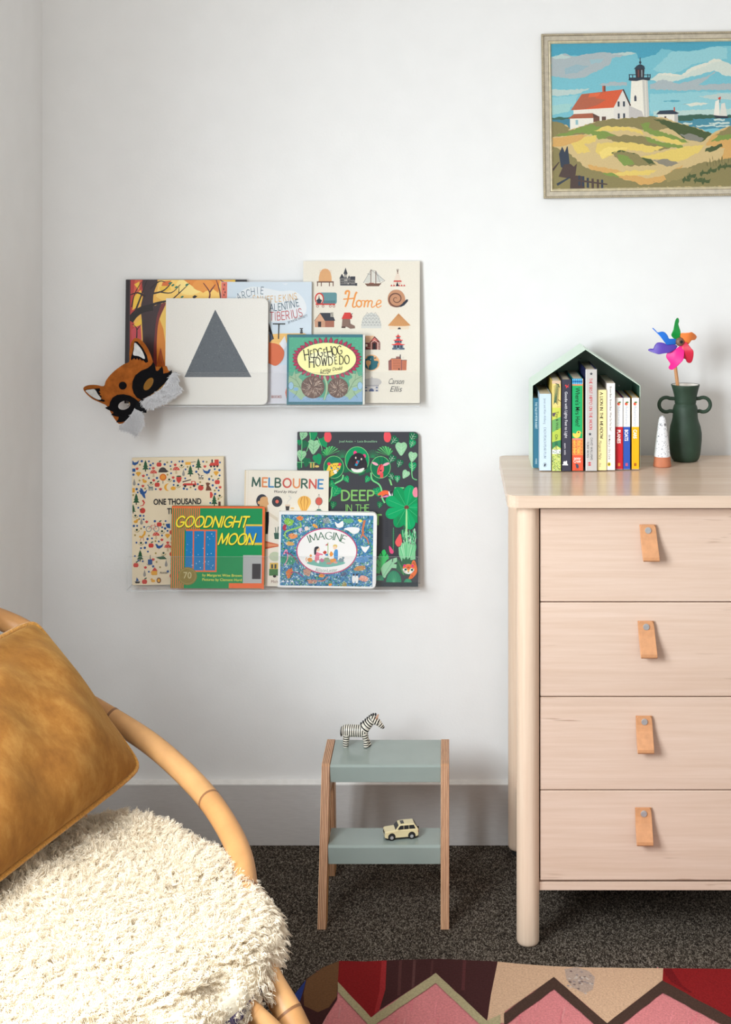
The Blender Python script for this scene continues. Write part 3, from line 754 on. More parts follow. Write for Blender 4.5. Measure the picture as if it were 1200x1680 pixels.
a.poly([(588, 662), (589, 620), (600, 575), (632, 532), (682, 513), (732, 530), (762, 575), (775, 620), (776, 662)], C(208, 209, 204))
LT = C(128, 132, 134)
for y, xa_, xb_ in ((635, 589, 775), (605, 592, 768), (573, 602, 760), (543, 625, 738)):
    a.line([(xa_, y), (xb_, y)], 2, LT); n_ = max(3, int((xb_-xa_)/30))
    for k in range(n_): x = xa_+(xb_-xa_)*k/n_; w_ = (xb_-xa_)/n_; a.line([(x, y), (x+w_/2, y-30)], 2, LT); a.line([(x+w_/2, y-30), (x+w_, y)], 2, LT)
a.rect(850, 638, 1035, 672, C(230, 214, 192)); a.poly([(836, 638), (938, 522), (1052, 636), (1000, 642), (900, 642)], C(206, 152, 102))
for k in range(9): a.line([(938, 530), (856+k*22, 634)], 1.5, C(176, 122, 78))
a.poly(arc(945, 672, 15, 18, 180, 360, 8), DK)
a.crop(12, 600, 545)
a.poly([(-40, 130), (20, 95), (175, 100), (80, 230), (-40, 230)], C(226, 180, 146)); a.poly([(75, 235), (178, 105), (290, 225), (290, 370), (-40, 370), (-40, 235)], C(112, 60, 56))
a.poly([(120, 190), (178, 135), (235, 190)], C(214, 116, 110)); a.rect(145, 240, 205, 370, C(40, 34, 38)); a.line([(112, 370), (112, 230), (178, 190), (240, 230), (240, 370)], 16, C(230, 190, 176)); a.rect(0, 260, 40, 310, C(232, 214, 190))
for k in range(5): a.line([(252, 240+k*28), (284, 230+k*28)], 8, C(232, 200, 190)); a.line([(62, 250+k*26), (92, 240+k*26)], 7, C(200, 140, 130))
a.rect(20, 320, 100, 332, C(200, 140, 130))
for (y, hw_, hh, bw, bh) in ((80, 55, 42, 34, 30), (150, 100, 44, 72, 44), (235, 140, 44, 100, 60)):
    a.rect(643-bw, y+hh-6, 643+bw, y+hh+bh, C(112, 130, 144)); a.poly([(643-hw_, y+hh-14), (643-hw_*.55, y+hh-18), (643-hw_*.2, y), (643+hw_*.2, y), (643+hw_*.55, y+hh-18), (643+hw_, y+hh-14), (643+hw_*.8, y+hh+2), (643-hw_*.8, y+hh+2)], C(222, 72, 70))
    a.rect(643-bw*.2, y+hh+4, 643+bw*.2, y+hh+bh, C(56, 64, 80)); a.rect(643-bw*.75, y+hh+6, 643-bw*.45, y+hh+bh-6, C(56, 64, 80)); a.rect(643+bw*.45, y+hh+6, 643+bw*.75, y+hh+bh-6, C(56, 64, 80))
a.rect(525, 335, 768, 370, C(92, 106, 122)); a.poly([(600, 376), (643, 330), (690, 376)], C(160, 172, 180)); a.line([(643, 55), (643, 85)], 6, DK)
a.ell(120, 625, 158, 160, C(228, 184, 140)); a.ell(112, 628, 142, 142, C(48, 104, 116))
for q in ([(10, 590), (60, 575), (105, 600), (100, 650), (70, 690), (58, 750), (40, 700), (12, 650)], [(160, 500), (215, 500), (250, 570), (270, 600), (230, 590), (170, 585)], [(240, 640), (272, 640), (260, 700), (235, 720)], [(-20, 520), (40, 500), (30, 540), (-20, 560)]): a.poly(q, C(226, 170, 118))
a.poly([(160, 530), (205, 520), (215, 540), (180, 548)], C(48, 104, 116)); a.ell(102, 556, 8, 8, C(226, 232, 230))
a.poly([(450, 592), (510, 545), (690, 545), (712, 572), (812, 578), (805, 775), (455, 775)], C(206, 128, 98)); a.poly([(450, 592), (510, 560), (515, 775), (455, 775)], C(146, 96, 92)); a.rect(695, 570, 722, 775, C(150, 96, 92)); a.rect(600, 505, 690, 548, C(150, 110, 104)); a.rect(676, 465, 694, 545, DK)
for r_ in range(6):
    for k in range(6): a.rect(545+k*24, 578+r_*31, 558+k*24, 590+r_*31, C(92, 64, 68))
    for k in range(3): a.rect(734+k*24, 600+r_*28, 746+k*24, 612+r_*28, C(110, 70, 66))
for (x0_, x1_, y_) in ((505, 700, 545), (450, 512, 592), (700, 815, 576)): a.rect(x0_, y_-5, x1_, y_+6, C(104, 74, 76))
a.rect(648, 735, 672, 770, INK); a.ring(742, 525, 14, 12, 3, GY)
a.poly([(-20, 950), (60, 935), (100, 925), (125, 900), (150, 925), (230, 930), (290, 955), (320, 1005), (300, 1045), (260, 1065), (-20, 1065)], C(190, 187, 185))
a.rect(-20, 1062, 265, 1088, C(160, 158, 164)); a.rect(-20, 1088, 260, 1190, C(206, 202, 200))
for (x, y, r_) in ((15, 1125, 24), (15, 1185, 24), (120, 1188, 50), (225, 1125, 24), (225, 1185, 24)): a.poly(arc(x, y, r_, r_*1.2, 180, 360, 10), C(72, 88, 130))
a.text('Carson', 612, 990, 110, C(66, 68, 72), width=300, shear=.3, bold=-.004); a.text('Ellis', 612, 1140, 110, C(66, 68, 72), width=220, shear=.3, bold=-.004)
a.done()

# --- small teal and green board book
a = shelf_book('picture_book', (471, 549.5, 599, 664), BL2, ZU, 0.015, True, C(60, 120, 132), C(224, 218, 206), C(56, 112, 126), corner=0.008,
    label='small teal edged board book with a yellow oval title', group=G_UP)
a.crop(8.276, 465, 540); a.clip = (50, 82, 1108, 1022)
a.rect(1082, 82, 1108, 1022, C(224, 222, 214)); a.rect(76, 116, 1076, 986, C(82, 164, 134))
for i in range(240):
    x, y = R.uniform(80, 1065), R.uniform(120, 700); a.line([(x, y), (x+R.uniform(10, 26), y-R.uniform(4, 20))], 4, C(62, 142, 116) if i % 2 else C(108, 182, 150))
a.poly([(76, 690), (200, 760), (330, 920), (540, 930), (640, 870), (900, 900), (1076, 690), (1076, 986), (76, 986)], C(136, 170, 200))
for i in range(110): x, y = R.uniform(200, 900), R.uniform(900, 975); a.line([(x, y), (x+24, y-14)], 3, C(104, 146, 186) if i % 2 else C(176, 200, 216))
SG, SD = C(152, 184, 148), C(96, 132, 104)
a.sm = True
for sgn, cx in ((1, 80), (-1, 1072)):
    f_ = lambda pts: [(cx+sgn*x, y) for x, y in pts]
    a.poly(f_([(0, 640), (45, 640), (80, 560), (85, 610), (180, 590), (130, 650), (180, 700), (170, 760), (220, 830), (300, 890), (200, 920), (170, 960), (100, 900), (40, 860), (0, 820)]), SG)
    a.line(f_([(0, 640), (100, 700), (160, 800), (210, 880)]), 7, SD); a.line(f_([(60, 800), (110, 850), (60, 930)]), 6, SD); a.line(f_([(100, 700), (80, 610)]), 5, SD); a.line(f_([(150, 790), (60, 760)]), 5, SD)
    a.ell(cx+sgn*28, 770, 34, 52, C(150, 190, 214)); a.ell(cx+sgn*95, 815, 36, 24, C(128, 174, 206)); a.ring(cx+sgn*28, 770, 34, 52, 4, C(70, 100, 130))
for i in range(38):
    t = 2*pi*i/38+.05; cx, cy = 590+430*cos(t), 410+252*sin(t); an = math.degrees(atan2(252*sin(t), 300*cos(t)))
    ca, sa = cos(radians(an)), sin(radians(an)); L_ = R.uniform(36, 50)
    q = [(-34, 0), (-14, -26), (10, -20), (L_, R.uniform(-14, 14)), (10, 20), (-14, 26)]
    a.poly([(cx+x*ca-y*sa, cy+x*sa+y*ca) for x, y in q], C(112, 34, 58)); a.poly([(cx+x*.8*ca-y*.8*sa, cy+x*.8*sa+y*.8*ca) for x, y in q], C(172, 52, 86))
a.ell(590, 410, 402, 224, C(60, 90, 60), n=48); a.ell(590, 410, 398, 220, C(240, 236, 168), n=48); a.ell(520, 400, 190, 90, C(246, 244, 200), n=36)
for (cx, cy, rx, ry) in ((405, 788, 158, 152), (745, 798, 138, 136)):
    a.ell(cx, cy, rx, ry, C(104, 78, 68), n=36)
    for i in range(150):
        t = R.uniform(0, 2*pi); r0 = R.uniform(.12, .75); r1 = r0+R.uniform(.2, .34)
        a.line([(cx+rx*r0*cos(t), cy+ry*r0*sin(t)), (cx+rx*r1*cos(t+.12), cy+ry*r1*sin(t+.12))], 6, [C(206, 186, 168), C(70, 52, 48), C(160, 132, 116)][i % 3], 2)
a.line([(556, 640), (590, 740), (590, 850), (555, 960)], 40, SD, 26); a.line([(558, 640), (592, 740), (592, 850), (558, 960)], 28, C(160, 192, 150), 18)
a.sm = False
IK = C(36, 28, 24)
for t_, cx0, cy0, dx, dy, r_ in (('HEDGEHOG', 318, 352, 68, -11, -9), ('HOWDEDO', 385, 452, 78, -6, -4)):
    x = cx0
    for k, ch in enumerate(t_):
        h_ = 138 if k == 0 or ch == 'H' else (114 if ch not in 'E' else 94)
        a.strokes(ch, x, cy0+dy*k+(0 if k < 4 else (14 if t_[1] == 'E' else 0)), h_, IK, rot=r_+R.uniform(-3, 3), wt=.15, contrast=.5, serif=.12, xs=.62)
        x += dx*(1.0 if ch not in 'OWHG' else 1.16)*(.86 if t_[1] == 'E' else .95)
a.text('Lynley Dodd', 655, 548, 46, IK, width=290, rot=-7, shear=.25, bold=-.004); a.line([(510, 598), (570, 606), (640, 572)], 5, IK); a.ell(608, 604, 7, 7, IK); a.ell(512, 598, 7, 7, IK)
a.done()
# --- cream book of little pictures
a = shelf_book('picture_book', (218, 750.5, 369, 957), BL0, ZLO, 0.011, False, C(222, 205, 175), C(222, 210, 186), C(233, 218, 188), roll=radians(.9),
    label='cream hardback scattered with tiny trees, apples, birds and blue dots', group=G_LO, matn='print')
a.crop(7.059, 210, 740); a.clip = (62, 84, 1110, 1525)
DG, BU, OL, RD, YE, GR, BN = C(36, 86, 54), C(36, 84, 146), C(160, 140, 74), C(204, 66, 56), C(228, 166, 56), C(150, 146, 140), C(112, 66, 44)
def ico_tree(x, y, k=1):
    for dy, w_ in ((-50, 20), (-22, 30), (8, 38)): a.poly([(x, y+(dy-32)*k), (x+w_*k, y+(dy+20)*k), (x-w_*k, y+(dy+20)*k)], DG)
    a.rect(x-6*k, y+28*k, x+6*k, y+52*k, INK)
def ico_apple(x, y, k=1):
    a.ell(x-10*k, y+4*k, 20*k, 25*k, RD); a.ell(x+10*k, y+4*k, 20*k, 25*k, RD); a.ell(x+12*k, y-34*k, 16*k, 7*k, DG, rot=-25); a.line([(x, y-18*k), (x+3*k, y-34*k)], 3*k, INK)
def ico_bird(x, y, f=1, c=None):
    a.poly([(x-44*f, y-22), (x-20*f, y-26), (x-4*f, y-4), (x+26*f, y-8), (x+56*f, y-34), (x+40*f, y+10), (x+6*f, y+30), (x-24*f, y+20), (x-32*f, y-4)], c or BU); a.line([(x, y+28), (x-2*f, y+44)], 3, RD)
def ico_mush(x, y):
    a.poly(arc(x, y, 40, 40, 180, 360, 12), RD); a.poly([(x-8, y), (x+8, y), (x+13, y+42), (x-13, y+42)], C(206, 186, 146))
    for k in range(6): a.ell(x-26+k*10, y-10-(k % 3)*9, 3, 3, C(240, 226, 200))
def ico_tulip(x, y): a.poly([(x-20, y-14), (x-10, y-4), (x, y-18), (x+10, y-4), (x+20, y-14), (x+14, y+10), (x, y+18), (x-14, y+10)], RD)
def ico_leafdot(x, y): a.ell(x, y-10, 13, 12, C(24, 62, 44)); a.line(arc(x, y-14, 30, 30, 20, 160, 8), 9, OL, 3)
def ico_dia(x, y): a.poly([(x-32, y-14), (x-16, y-28), (x+16, y-28), (x+32, y-14), (x, y+28)], YE)
def ico_drop(x, y): a.poly([(x, y-44), (x+16, y+10), (x+14, y+28), (x, y+38), (x-14, y+28), (x-16, y+10)], GR)
def ico_duck(x, y, f=1): a.ell(x, y+6, 24, 16, YE); a.ell(x-16*f, y-14, 11, 11, YE); a.poly([(x-26*f, y-16), (x-38*f, y-10), (x-26*f, y-8)], RD)
def ico_horse(x, y, c, f=1):
    a.rect(x-26, y-12, x+26, y+8, c); [a.rect(x+q-4, y+6, x+q+4, y+34, c) for q in (-22, 22, -8, 10)]; a.poly([(x-24*f, y-10), (x-44*f, y-34), (x-30*f, y-36), (x-10*f, y-10)], c)
def ico_truck(x, y):
    a.poly([(x-78, y-2), (x-60, y-10), (x+20, y-10), (x+20, y-34), (x+64, y-34), (x+80, y+2), (x+80, y+16), (x-82, y+16)], RD); a.rect(x+32, y-26, x+58, y-6, C(236, 222, 196))
    for q in (-52, 52): a.ell(x+q, y+20, 15, 15, INK)
    a.poly([(x-84, y-32), (x+16, y-56), (x+18, y-46), (x-80, y-20)], C(60, 50, 48))
def ico_train(x, y):
    a.poly([(x-58, y+28), (x-40, y-8), (x+8, y-8), (x+8, y-44), (x+54, y-44), (x+58, y+28)], RD); a.rect(x-28, y-46, x-12, y-8, INK)
    for q in (-34, 4, 40): a.ell(x+q, y+34, 12, 12, INK)
for e in ((215, 180), (736, 245), (830, 170), (106, 560), (1012, 590), (70, 670, .8)): ico_tree(*e)
for e in ((372, 150), (350, 382), (1048, 362), (372, 838), (276, 1078), (100, 1300)): ico_apple(*e)
ico_bird(88, 130); ico_bird(932, 242, -1); ico_bird(366, 1090); ico_bird(180, 470, 1)
for e in ((308, 255), (572, 222), (335, 970), (470, 1110)): ico_mush(*e)
for e in ((118, 196), (306, 192), (190, 280), (310, 332), (560, 158), (905, 182), (536, 304), (184, 396), (388, 436), (1080, 424), (226, 808), (402, 1016), (470, 1050), (300, 1240), (210, 1330)): ico_tulip(*e)
for e in ((634, 178), (278, 372), (490, 338), (590, 408), (1074, 532), (96, 746), (112, 910), (404, 930), (160, 1060), (250, 1290), (420, 1180)): ico_leafdot(*e)
for e in ((132, 262), (1036, 268), (468, 978)): ico_dia(*e)
for e in ((656, 255), (84, 355), (166, 805), (450, 1290), (200, 1400), (150, 1180)): ico_drop(*e)
ico_duck(206, 340); ico_duck(100, 800, -1); ico_duck(300, 1400); ico_horse(275, 418, C(116, 128, 132)); ico_horse(860, 298, INK, 1); a.ell(850, 296, 12, 9, C(240, 234, 220)); a.ell(878, 300, 10, 8, C(240, 234, 220))
ico_truck(726, 384); ico_train(1010, 150)
a.poly(arc(415, 245, 50, 60, 180, 360, 12), C(64, 56, 54)); a.poly([(440, 200), (486, 236), (440, 246)], C(64, 56, 54)); a.ell(418, 300, 40, 40, C(220, 112, 40)); a.ell(418, 300, 26, 26, C(232, 150, 50)); a.line([(418, 340), (418, 374)], 6, INK)
a.poly([(570, 305), (602, 290), (636, 305), (628, 345), (602, 374), (576, 345)], RD); a.ell(602, 292, 30, 8, DG)
a.poly(arc(480, 416, 50, 44, 90, 270, 12)+arc(488, 416, 30, 40, 270, 90, 12), YE); a.ell(536, 430, 30, 22, YE); a.rect(678, 130, 742, 162, YE); a.line([(742, 134), (798, 128)], 6, INK)
a.ell(856, 428, 32, 32, RD); a.ell(872, 402, 16, 6, DG); a.ell(180, 680, 32, 32, RD); a.ell(158, 668, 14, 6, DG)
a.poly([(912, 372), (940, 368), (968, 380), (950, 402), (975, 440), (980, 462), (912, 462), (925, 410)], BN); a.poly([(962, 478), (985, 480), (998, 512), (985, 545), (962, 548)], RD)
a.poly([(150, 420), (175, 425), (205, 480), (215, 545), (190, 530), (160, 480)], BU); a.line([(180, 560), (200, 590), (185, 620), (150, 628)], 22, RD, 6); a.line([(1072, 590), (1072, 662)], 26, C(96, 50, 44)); a.rect(62, 420, 90, 470, YE); a.rect(62, 195, 98, 232, BU)
for q in (250, 338): a.ring(q, 892, 30, 30, 6, C(70, 110, 130))
a.line([(250, 892), (280, 850), (320, 850), (338, 892), (292, 892), (280, 850)], 5, RD); a.line([(318, 832), (338, 892)], 5, RD); a.poly([(446, 838), (496, 832), (500, 890), (460, 880)], BU)
a.line([(205, 915), (200, 950), (170, 985), (140, 975)], 22, YE); a.line([(160, 990), (150, 1028)], 5, RD); a.line([(185, 985), (192, 1028)], 5, RD)
for i, (x, y) in enumerate(((172, 112), (255, 115), (150, 152), (303, 140), (273, 160), (264, 198), (468, 130), (518, 126), (438, 152), (505, 173), (510, 208), (610, 122), (646, 122), (770, 175), (705, 185), (680, 214), (805, 243), (886, 128), (926, 132), (1020, 216), (1074, 228), (1080, 140), (982, 298), (1076, 290), (955, 330), (998, 342), (850, 364), (822, 386), (995, 402), (1038, 432), (1018, 462), (1064, 462), (1022, 502), (232, 270), (146, 334), (132, 378), (348, 308), (254, 308), (470, 272), (512, 256), (546, 346), (542, 390), (210, 428), (334, 436), (112, 432), (124, 470), (72, 500), (676, 318), (660, 434), (696, 442), (738, 422), (794, 446), (75, 265), (966, 604), (1060, 560), (130, 646), (152, 738), (192, 740), (140, 776), (192, 780), (78, 854), (116, 854), (162, 886), (198, 868), (322, 804), (446, 804), (424, 840), (406, 874), (440, 888), (468, 916), (252, 968), (404, 968), (236, 1006), (288, 1000), (328, 1032), (366, 1036), (218, 1048), (108, 1046), (92, 960), (160, 1110), (204, 1106), (240, 1150), (330, 1170), (90, 1200), (300, 1320), (130, 1250), (380, 1330), (250, 1380), (470, 1380), (180, 1260), (340, 1270))):
    a.ell(x, y, 11 if i % 4 else 14, 11 if i % 4 else 14, OL if i % 4 == 2 else BU, n=12)
ico_tree(150, 1210); a.rect(240, 1240, 290, 1300, BU); a.line([(265, 1240), (268, 1190)], 7, INK); a.poly([(330, 1220), (420, 1200), (460, 1240), (380, 1240)], DG)
a.poly([(290, 1370), (318, 1335), (346, 1370), (346, 1420), (290, 1420)], YE); a.poly([(284, 1372), (318, 1330), (352, 1372)], RD); a.poly([(100, 1490), (110, 1440), (135, 1480)], BU); a.poly([(85, 1490), (150, 1490), (138, 1510), (98, 1510)], INK); ico_apple(200, 1490); ico_duck(300, 1480); a.ell(365, 1480, 26, 32, BN); a.ell(365, 1480, 16, 20, YE)
for y in range(930, 1500, 62):
    for x in range(520, 1100, 66):
        (ico_tulip, ico_leafdot, ico_apple, ico_drop)[(x//66+y//62) % 4](x, y)
a.text('ONE THOUSAND', 585, 582, 64, INK, width=555, bold=.028); a.text('THINGS', 585, 690, 64, INK, width=240, bold=.028)
a.text('Anna', 420, 1392, 26, INK, width=90)
a.done()

# --- cream book with the coloured city name
a = shelf_book('picture_book', (399, 774.5, 537.5, 962), BL1, ZLO, 0.010, False, C(226, 214, 188), C(224, 214, 194), C(236, 230, 216), matn='print_matte', roll=radians(-.5),
    label='cream hardback with a multicoloured city name and a striped balloon', group=G_LO)
a.crop(8, 395, 765); a.clip = (34, 78, 1138, 1570)
a.rect(34, 76, 52, 1575, C(226, 212, 184)); a.rect(78, 76, 82, 1575, C(222, 214, 198))
g_, o_, b_, r_ = C(66, 100, 88), C(226, 146, 96), C(72, 138, 190), C(206, 92, 84)
for ch, cx, cy, c_ in (('M', 188, 225, g_), ('E', 302, 228, o_), ('L', 386, 230, b_), ('B', 474, 232, g_), ('O', 594, 234, r_), ('U', 718, 238, o_), ('R', 824, 240, g_), ('N', 932, 243, r_), ('E', 1036, 245, b_)):
    a.strokes(ch, cx, cy, 112, c_, wt=.19, rot=1)
a.text('Word by Word', 570, 348, 34, INK, width=300, shear=.35, bold=.004, rot=1)
SK = C(214, 168, 118)
a.sm = True
a.ell(268, 470, 76, 86, C(58, 62, 72)); a.poly([(250, 430), (332, 418), (345, 470), (356, 515), (340, 525), (338, 570), (318, 625), (228, 625), (235, 540)], SK); a.ell(228, 492, 18, 22, SK)
a.sm = False
a.poly([(310, 615), (360, 610), (362, 740), (352, 900), (300, 900)], C(34, 36, 42)); a.poly([(362, 615), (480, 690), (482, 740), (362, 660)], C(222, 212, 192)); a.poly([(150, 900), (240, 600), (310, 640), (300, 900)], C(222, 212, 192))
a.ell(466, 477, 68, 70, C(60, 64, 70)); a.ring(466, 477, 48, 50, 3, C(86, 90, 96)); a.ell(466, 477, 22, 24, C(226, 112, 96))
a.sm = True; a.line([(616, 400), (650, 430), (610, 470), (596, 515)], 16, C(218, 216, 208), 6); a.sm = False; a.poly([(574, 516), (636, 516), (622, 600), (586, 600)], C(70, 66, 66)); a.rect(572, 514, 640, 536, C(222, 200, 176)); a.rect(556, 606, 680, 616, C(226, 208, 176)); a.rect(580, 618, 660, 630, C(208, 160, 108))
for y in (562, 596): a.ell(668, y, 28, 9, C(232, 190, 116))
a.poly(arc(824, 480, 88, 80, 180, 360, 16)+[(908, 505), (870, 570), (828, 634), (815, 634), (772, 570), (740, 505)], C(240, 190, 100))
for k in (-48, 0, 48): a.line([(824+k*.6, 406+abs(k)*.15), (824+k, 480), (824+k*.3, 610)], 18, C(214, 148, 72), 8)
a.ell(1016, 468, 48, 52, C(214, 98, 84)); a.line(arc(1016, 468, 44, 50, 100, 260, 10), 8, C(120, 106, 104)); a.line(arc(1016, 468, 44, 50, -80, 80, 10), 8, C(120, 106, 104)); a.line([(1016, 522), (1016, 570)], 4, INK); a.poly([(965, 592), (990, 585), (992, 570), (1042, 570), (1044, 585), (1066, 592), (1048, 610), (1048, 660), (984, 660), (984, 610)], C(84, 122, 108)); a.line(arc(1016, 394, 12, 8, 0, 180, 6), 5, INK); a.ell(1016, 382, 6, 6, INK)
a.crop(4.444, 190, 700); a.clip = (925, 325, 1540, 1175)
a.poly([(1075, 836), (1185, 862), (1185, 878), (1075, 900)], C(206, 104, 74)); a.poly([(1075, 850), (1185, 866), (1185, 872), (1075, 885)], C(226, 152, 112))
a.poly([(1150, 780), (1195, 780), (1190, 825), (1156, 825)], g_); a.line([(1165, 780), (1160, 740)], 6, g_); a.line([(1178, 780), (1182, 735)], 6, g_)
a.ell(1160, 950, 42, 34, C(196, 208, 180)); a.rect(1120, 950, 1200, 966, C(196, 208, 180))
a.rect(1124, 996, 1195, 1040, C(226, 186, 80)); a.rect(1120, 1040, 1195, 1088, C(72, 124, 72)); a.rect(1134, 1006, 1148, 1036, C(60, 70, 70)); a.rect(1158, 1006, 1172, 1036, C(60, 70, 70)); a.ell(1160, 1092, 12, 10, INK)
a.text('Mich', 1160, 1130, 20, C(120, 70, 62), width=48)
a.done()

# --- orange edged green board book (plain panels in the colours of the cover)
a = shelf_book('picture_book', (280.5, 834, 434, 966.5), BL2, ZLO, 0.015, True, C(226, 106, 56), C(222, 104, 58), C(18, 142, 82), corner=0.010, roll=radians(-.3), matn='print',
    label='green board book with orange stripes, blue panel and slanted yellow title', group=G_LO)
a.crop(7.273, 280, 830); a.clip = (6, 28, 1118, 996)
OG, YL = C(234, 108, 58), C(244, 226, 60)
a.rect(6, 28, 1118, 48, OG); a.rect(1090, 48, 1118, 996, OG)
for k in range(7): a.rect(10+k*23, 48, 21+k*23, 996, OG)
for k in range(8): a.rect(171+k*23, 48, 182+k*23, 300, OG)
a.rect(176, 300, 552, 800, OG); a.rect(176, 318, 534, 782, C(22, 122, 184)); a.rect(262, 318, 278, 782, OG); a.rect(396, 318, 412, 782, OG)
for i in range(30):
    x, y = R.uniform(190, 525), R.uniform(330, 770); q = R.choice((3, 4, 6)); a.poly([(x-q, y), (x, y-q), (x+q, y), (x, y+q)], C(225, 238, 240))
a.rect(872, 236, 1090, 480, C(222, 190, 70)); a.rect(892, 258, 1090, 452, C(22, 122, 184))
a.rect(866, 600, 1090, 930, C(176, 178, 178)); a.rect(700, 930, 1090, 990, OG); a.rect(975, 700, 1078, 880, C(52, 48, 52))
a.strokes('GOODNIGHT', 498, 212, 122, C(20, 60, 40), width=850, wt=.24, shear=.28, gap=.2); a.strokes('GOODNIGHT', 494, 208, 122, YL, width=850, wt=.17, shear=.28, gap=.2)
a.strokes('MOON', 796, 415, 124, C(20, 60, 40), width=410, wt=.24, shear=.28, gap=.18); a.strokes('MOON', 792, 411, 124, YL, width=410, wt=.17, shear=.28, gap=.18)
a.text('by Margaret Wise Brown', 618, 838, 30, C(236, 226, 90), width=470, bold=.006, rot=.5); a.text('Pictures by Clement Hurd', 618, 890, 30, C(236, 226, 90), width=470, bold=.006, rot=.5)
a.ell(205, 850, 114, 106, C(142, 124, 62), n=40); a.ring(205, 850, 98, 90, 4, C(176, 158, 92)); a.text('70', 205, 840, 74, C(206, 196, 150), width=96)
a.done()

# --- tall dark jungle book
a = shelf_book('picture_book', (487, 718, 686.5, 967), BL0, ZLO, 0.013, True, C(40, 60, 54), C(60, 66, 66), C(62, 64, 71), corner=0.010, matn='print_gloss',
    label='tallest dark board book covered in bright green jungle leaves', group=G_LO)
a.crop(5.581, 480, 715); a.clip = (38, 18, 1146, 1400)
E1, E2, E3, E4, PK = C(0, 148, 92), C(18, 104, 70), C(120, 214, 140), C(150, 204, 160), C(232, 82, 92)
a.sm = True
def leaf(x, y, r, c, rot=0, vein=None):
    q = [(0, -.85), (.45, -1), (.85, -.7), (.9, -.2), (.55, .5), (0, 1.15), (-.55, .5), (-.9, -.2), (-.85, -.7), (-.45, -1)]
    ca, sa = cos(radians(rot)), sin(radians(rot)); t_ = lambda u, v: (x+r*(u*ca-v*sa), y+r*(u*sa+v*ca))
    a.poly([t_(u, v) for u, v in q], c)
    vc = vein or C(40, 110, 80); a.line([t_(0, -.8), t_(0, 1.0)], 2.5, vc)
    for k in (-.3, .2): a.line([t_(0, k+.3), t_(.6, k-.15)], 2, vc); a.line([t_(0, k+.3), t_(-.6, k-.15)], 2, vc)
for x, y, r_, c, ro in ((92, 45, 40, E4, 20), (185, 45, 42, E1, 0), (190, 148, 62, E4, 4), (282, 108, 46, E1, -25), (110, 130, 36, E2, 30), (78, 228, 46, E4, 10), (228, 262, 46, E1, -20), (125, 290, 40, E2, 10), (60, 110, 24, E1, 0), (290, 210, 34, E2, 0), (60, 320, 30, E2, 0), (180, 320, 26, E2, 10)): leaf(x, y, r_, c, ro)
a.line([(82, 70), (80, 340)], 6, E3); a.line([(155, 18), (158, 80), (130, 180), (120, 190)], 6, E3); a.line([(225, 60), (262, 150), (266, 186)], 5, E3); a.line([(38, 290), (100, 292)], 5, E3); a.line([(146, 292), (208, 292)], 5, E3)
for x in (165, 190): a.rect(x-6, 296, x+8, 340, C(206, 176, 96))
a.ell(222, 328, 20, 10, C(222, 196, 110))
for x in (320, 868): a.poly([(x-24, 18), (x+20, 18), (x+34, 60), (x+22, 98), (x, 108), (x-24, 96), (x-34, 60)], PK)
a.text('Josef Antòn  •  Lucie Brunellière', 598, 100, 19, E4, width=350)
for cx, sg in ((352, 1), (840, -1)):
    for k in range(9): t = radians(180+8+k*17.5); a.poly([(cx-sg*40, 232), (cx+84*cos(t)-6, 232+88*sin(t)), (cx+84*cos(t)+10, 232+88*sin(t))], C(96, 208, 116) if k % 2 else C(70, 186, 104))
for cx in (456, 736):
    for k in range(12): t = radians(180+k*15+6); a.line([(cx, 250), (cx+64*cos(t), 250+74*sin(t))], 4, C(44, 134, 88))
for x, y, r_ in ((500, 350, 40), (700, 350, 40), (410, 440, 36), (760, 440, 36), (330, 470, 40), (630, 385, 30)): leaf(x, y, r_, E2, 40)
for cx, cy, rx in ((376, 335, 94), (590, 270, 112), (806, 336, 92)):
    a.ell(cx, cy, rx, rx*1.1, C(126, 206, 132), n=40); a.ell(cx, cy, rx-5, rx*1.1-5, E1 if cx == 590 else C(6, 116, 76), n=40)
# animals in the roundels
a.poly([(500, 330), (520, 260), (560, 218), (630, 218), (670, 262), (684, 330), (655, 362), (540, 362)], C(46, 42, 50)); a.ell(572, 205, 16, 18, C(230, 60, 130)); a.ell(656, 234, 15, 18, C(230, 60, 130)); a.ell(600, 265, 62, 60, C(40, 38, 46), n=30)
a.poly([(536, 345), (590, 356), (655, 342), (640, 372), (600, 384), (555, 376)], C(238, 238, 234)); a.ell(578, 250, 7, 10, C(220, 214, 200)); a.ell(630, 262, 7, 10, C(220, 214, 200)); a.poly([(596, 262), (616, 270), (588, 326), (568, 318)], C(40, 150, 190)); a.ell(588, 292, 8, 12, C(210, 60, 60)); a.ell(604, 266, 14, 9, INK)
a.poly([(318, 345), (335, 310), (400, 296), (440, 306), (432, 350), (400, 388), (350, 420), (318, 430), (300, 400)], C(240, 200, 76)); a.ell(332, 305, 16, 14, C(230, 60, 90)); a.ell(432, 310, 14, 14, C(230, 60, 90)); a.ell(390, 376, 18, 20, C(240, 236, 226))
for i in range(26): x, y = R.uniform(318, 430), R.uniform(306, 420); (abs(x-370) < 60 and y < 400-(x-318)*.25) and a.ell(x, y, 4.5, 4, INK, n=8)
a.ell(356, 345, 10, 7, C(40, 130, 190)); a.ell(416, 348, 10, 7, C(40, 130, 190))
a.poly([(780, 350), (800, 312), (832, 316), (834, 370), (800, 404), (776, 396)], C(232, 96, 104)); a.rect(802, 390, 830, 432, C(226, 80, 84)); a.ell(756, 304, 30, 12, C(240, 170, 190), rot=25); a.ell(858, 308, 32, 12, C(240, 170, 190), rot=-20); a.poly([(800, 312), (818, 312), (790, 380), (776, 392)], C(206, 52, 60)); a.ell(808, 366, 9, 6, INK)
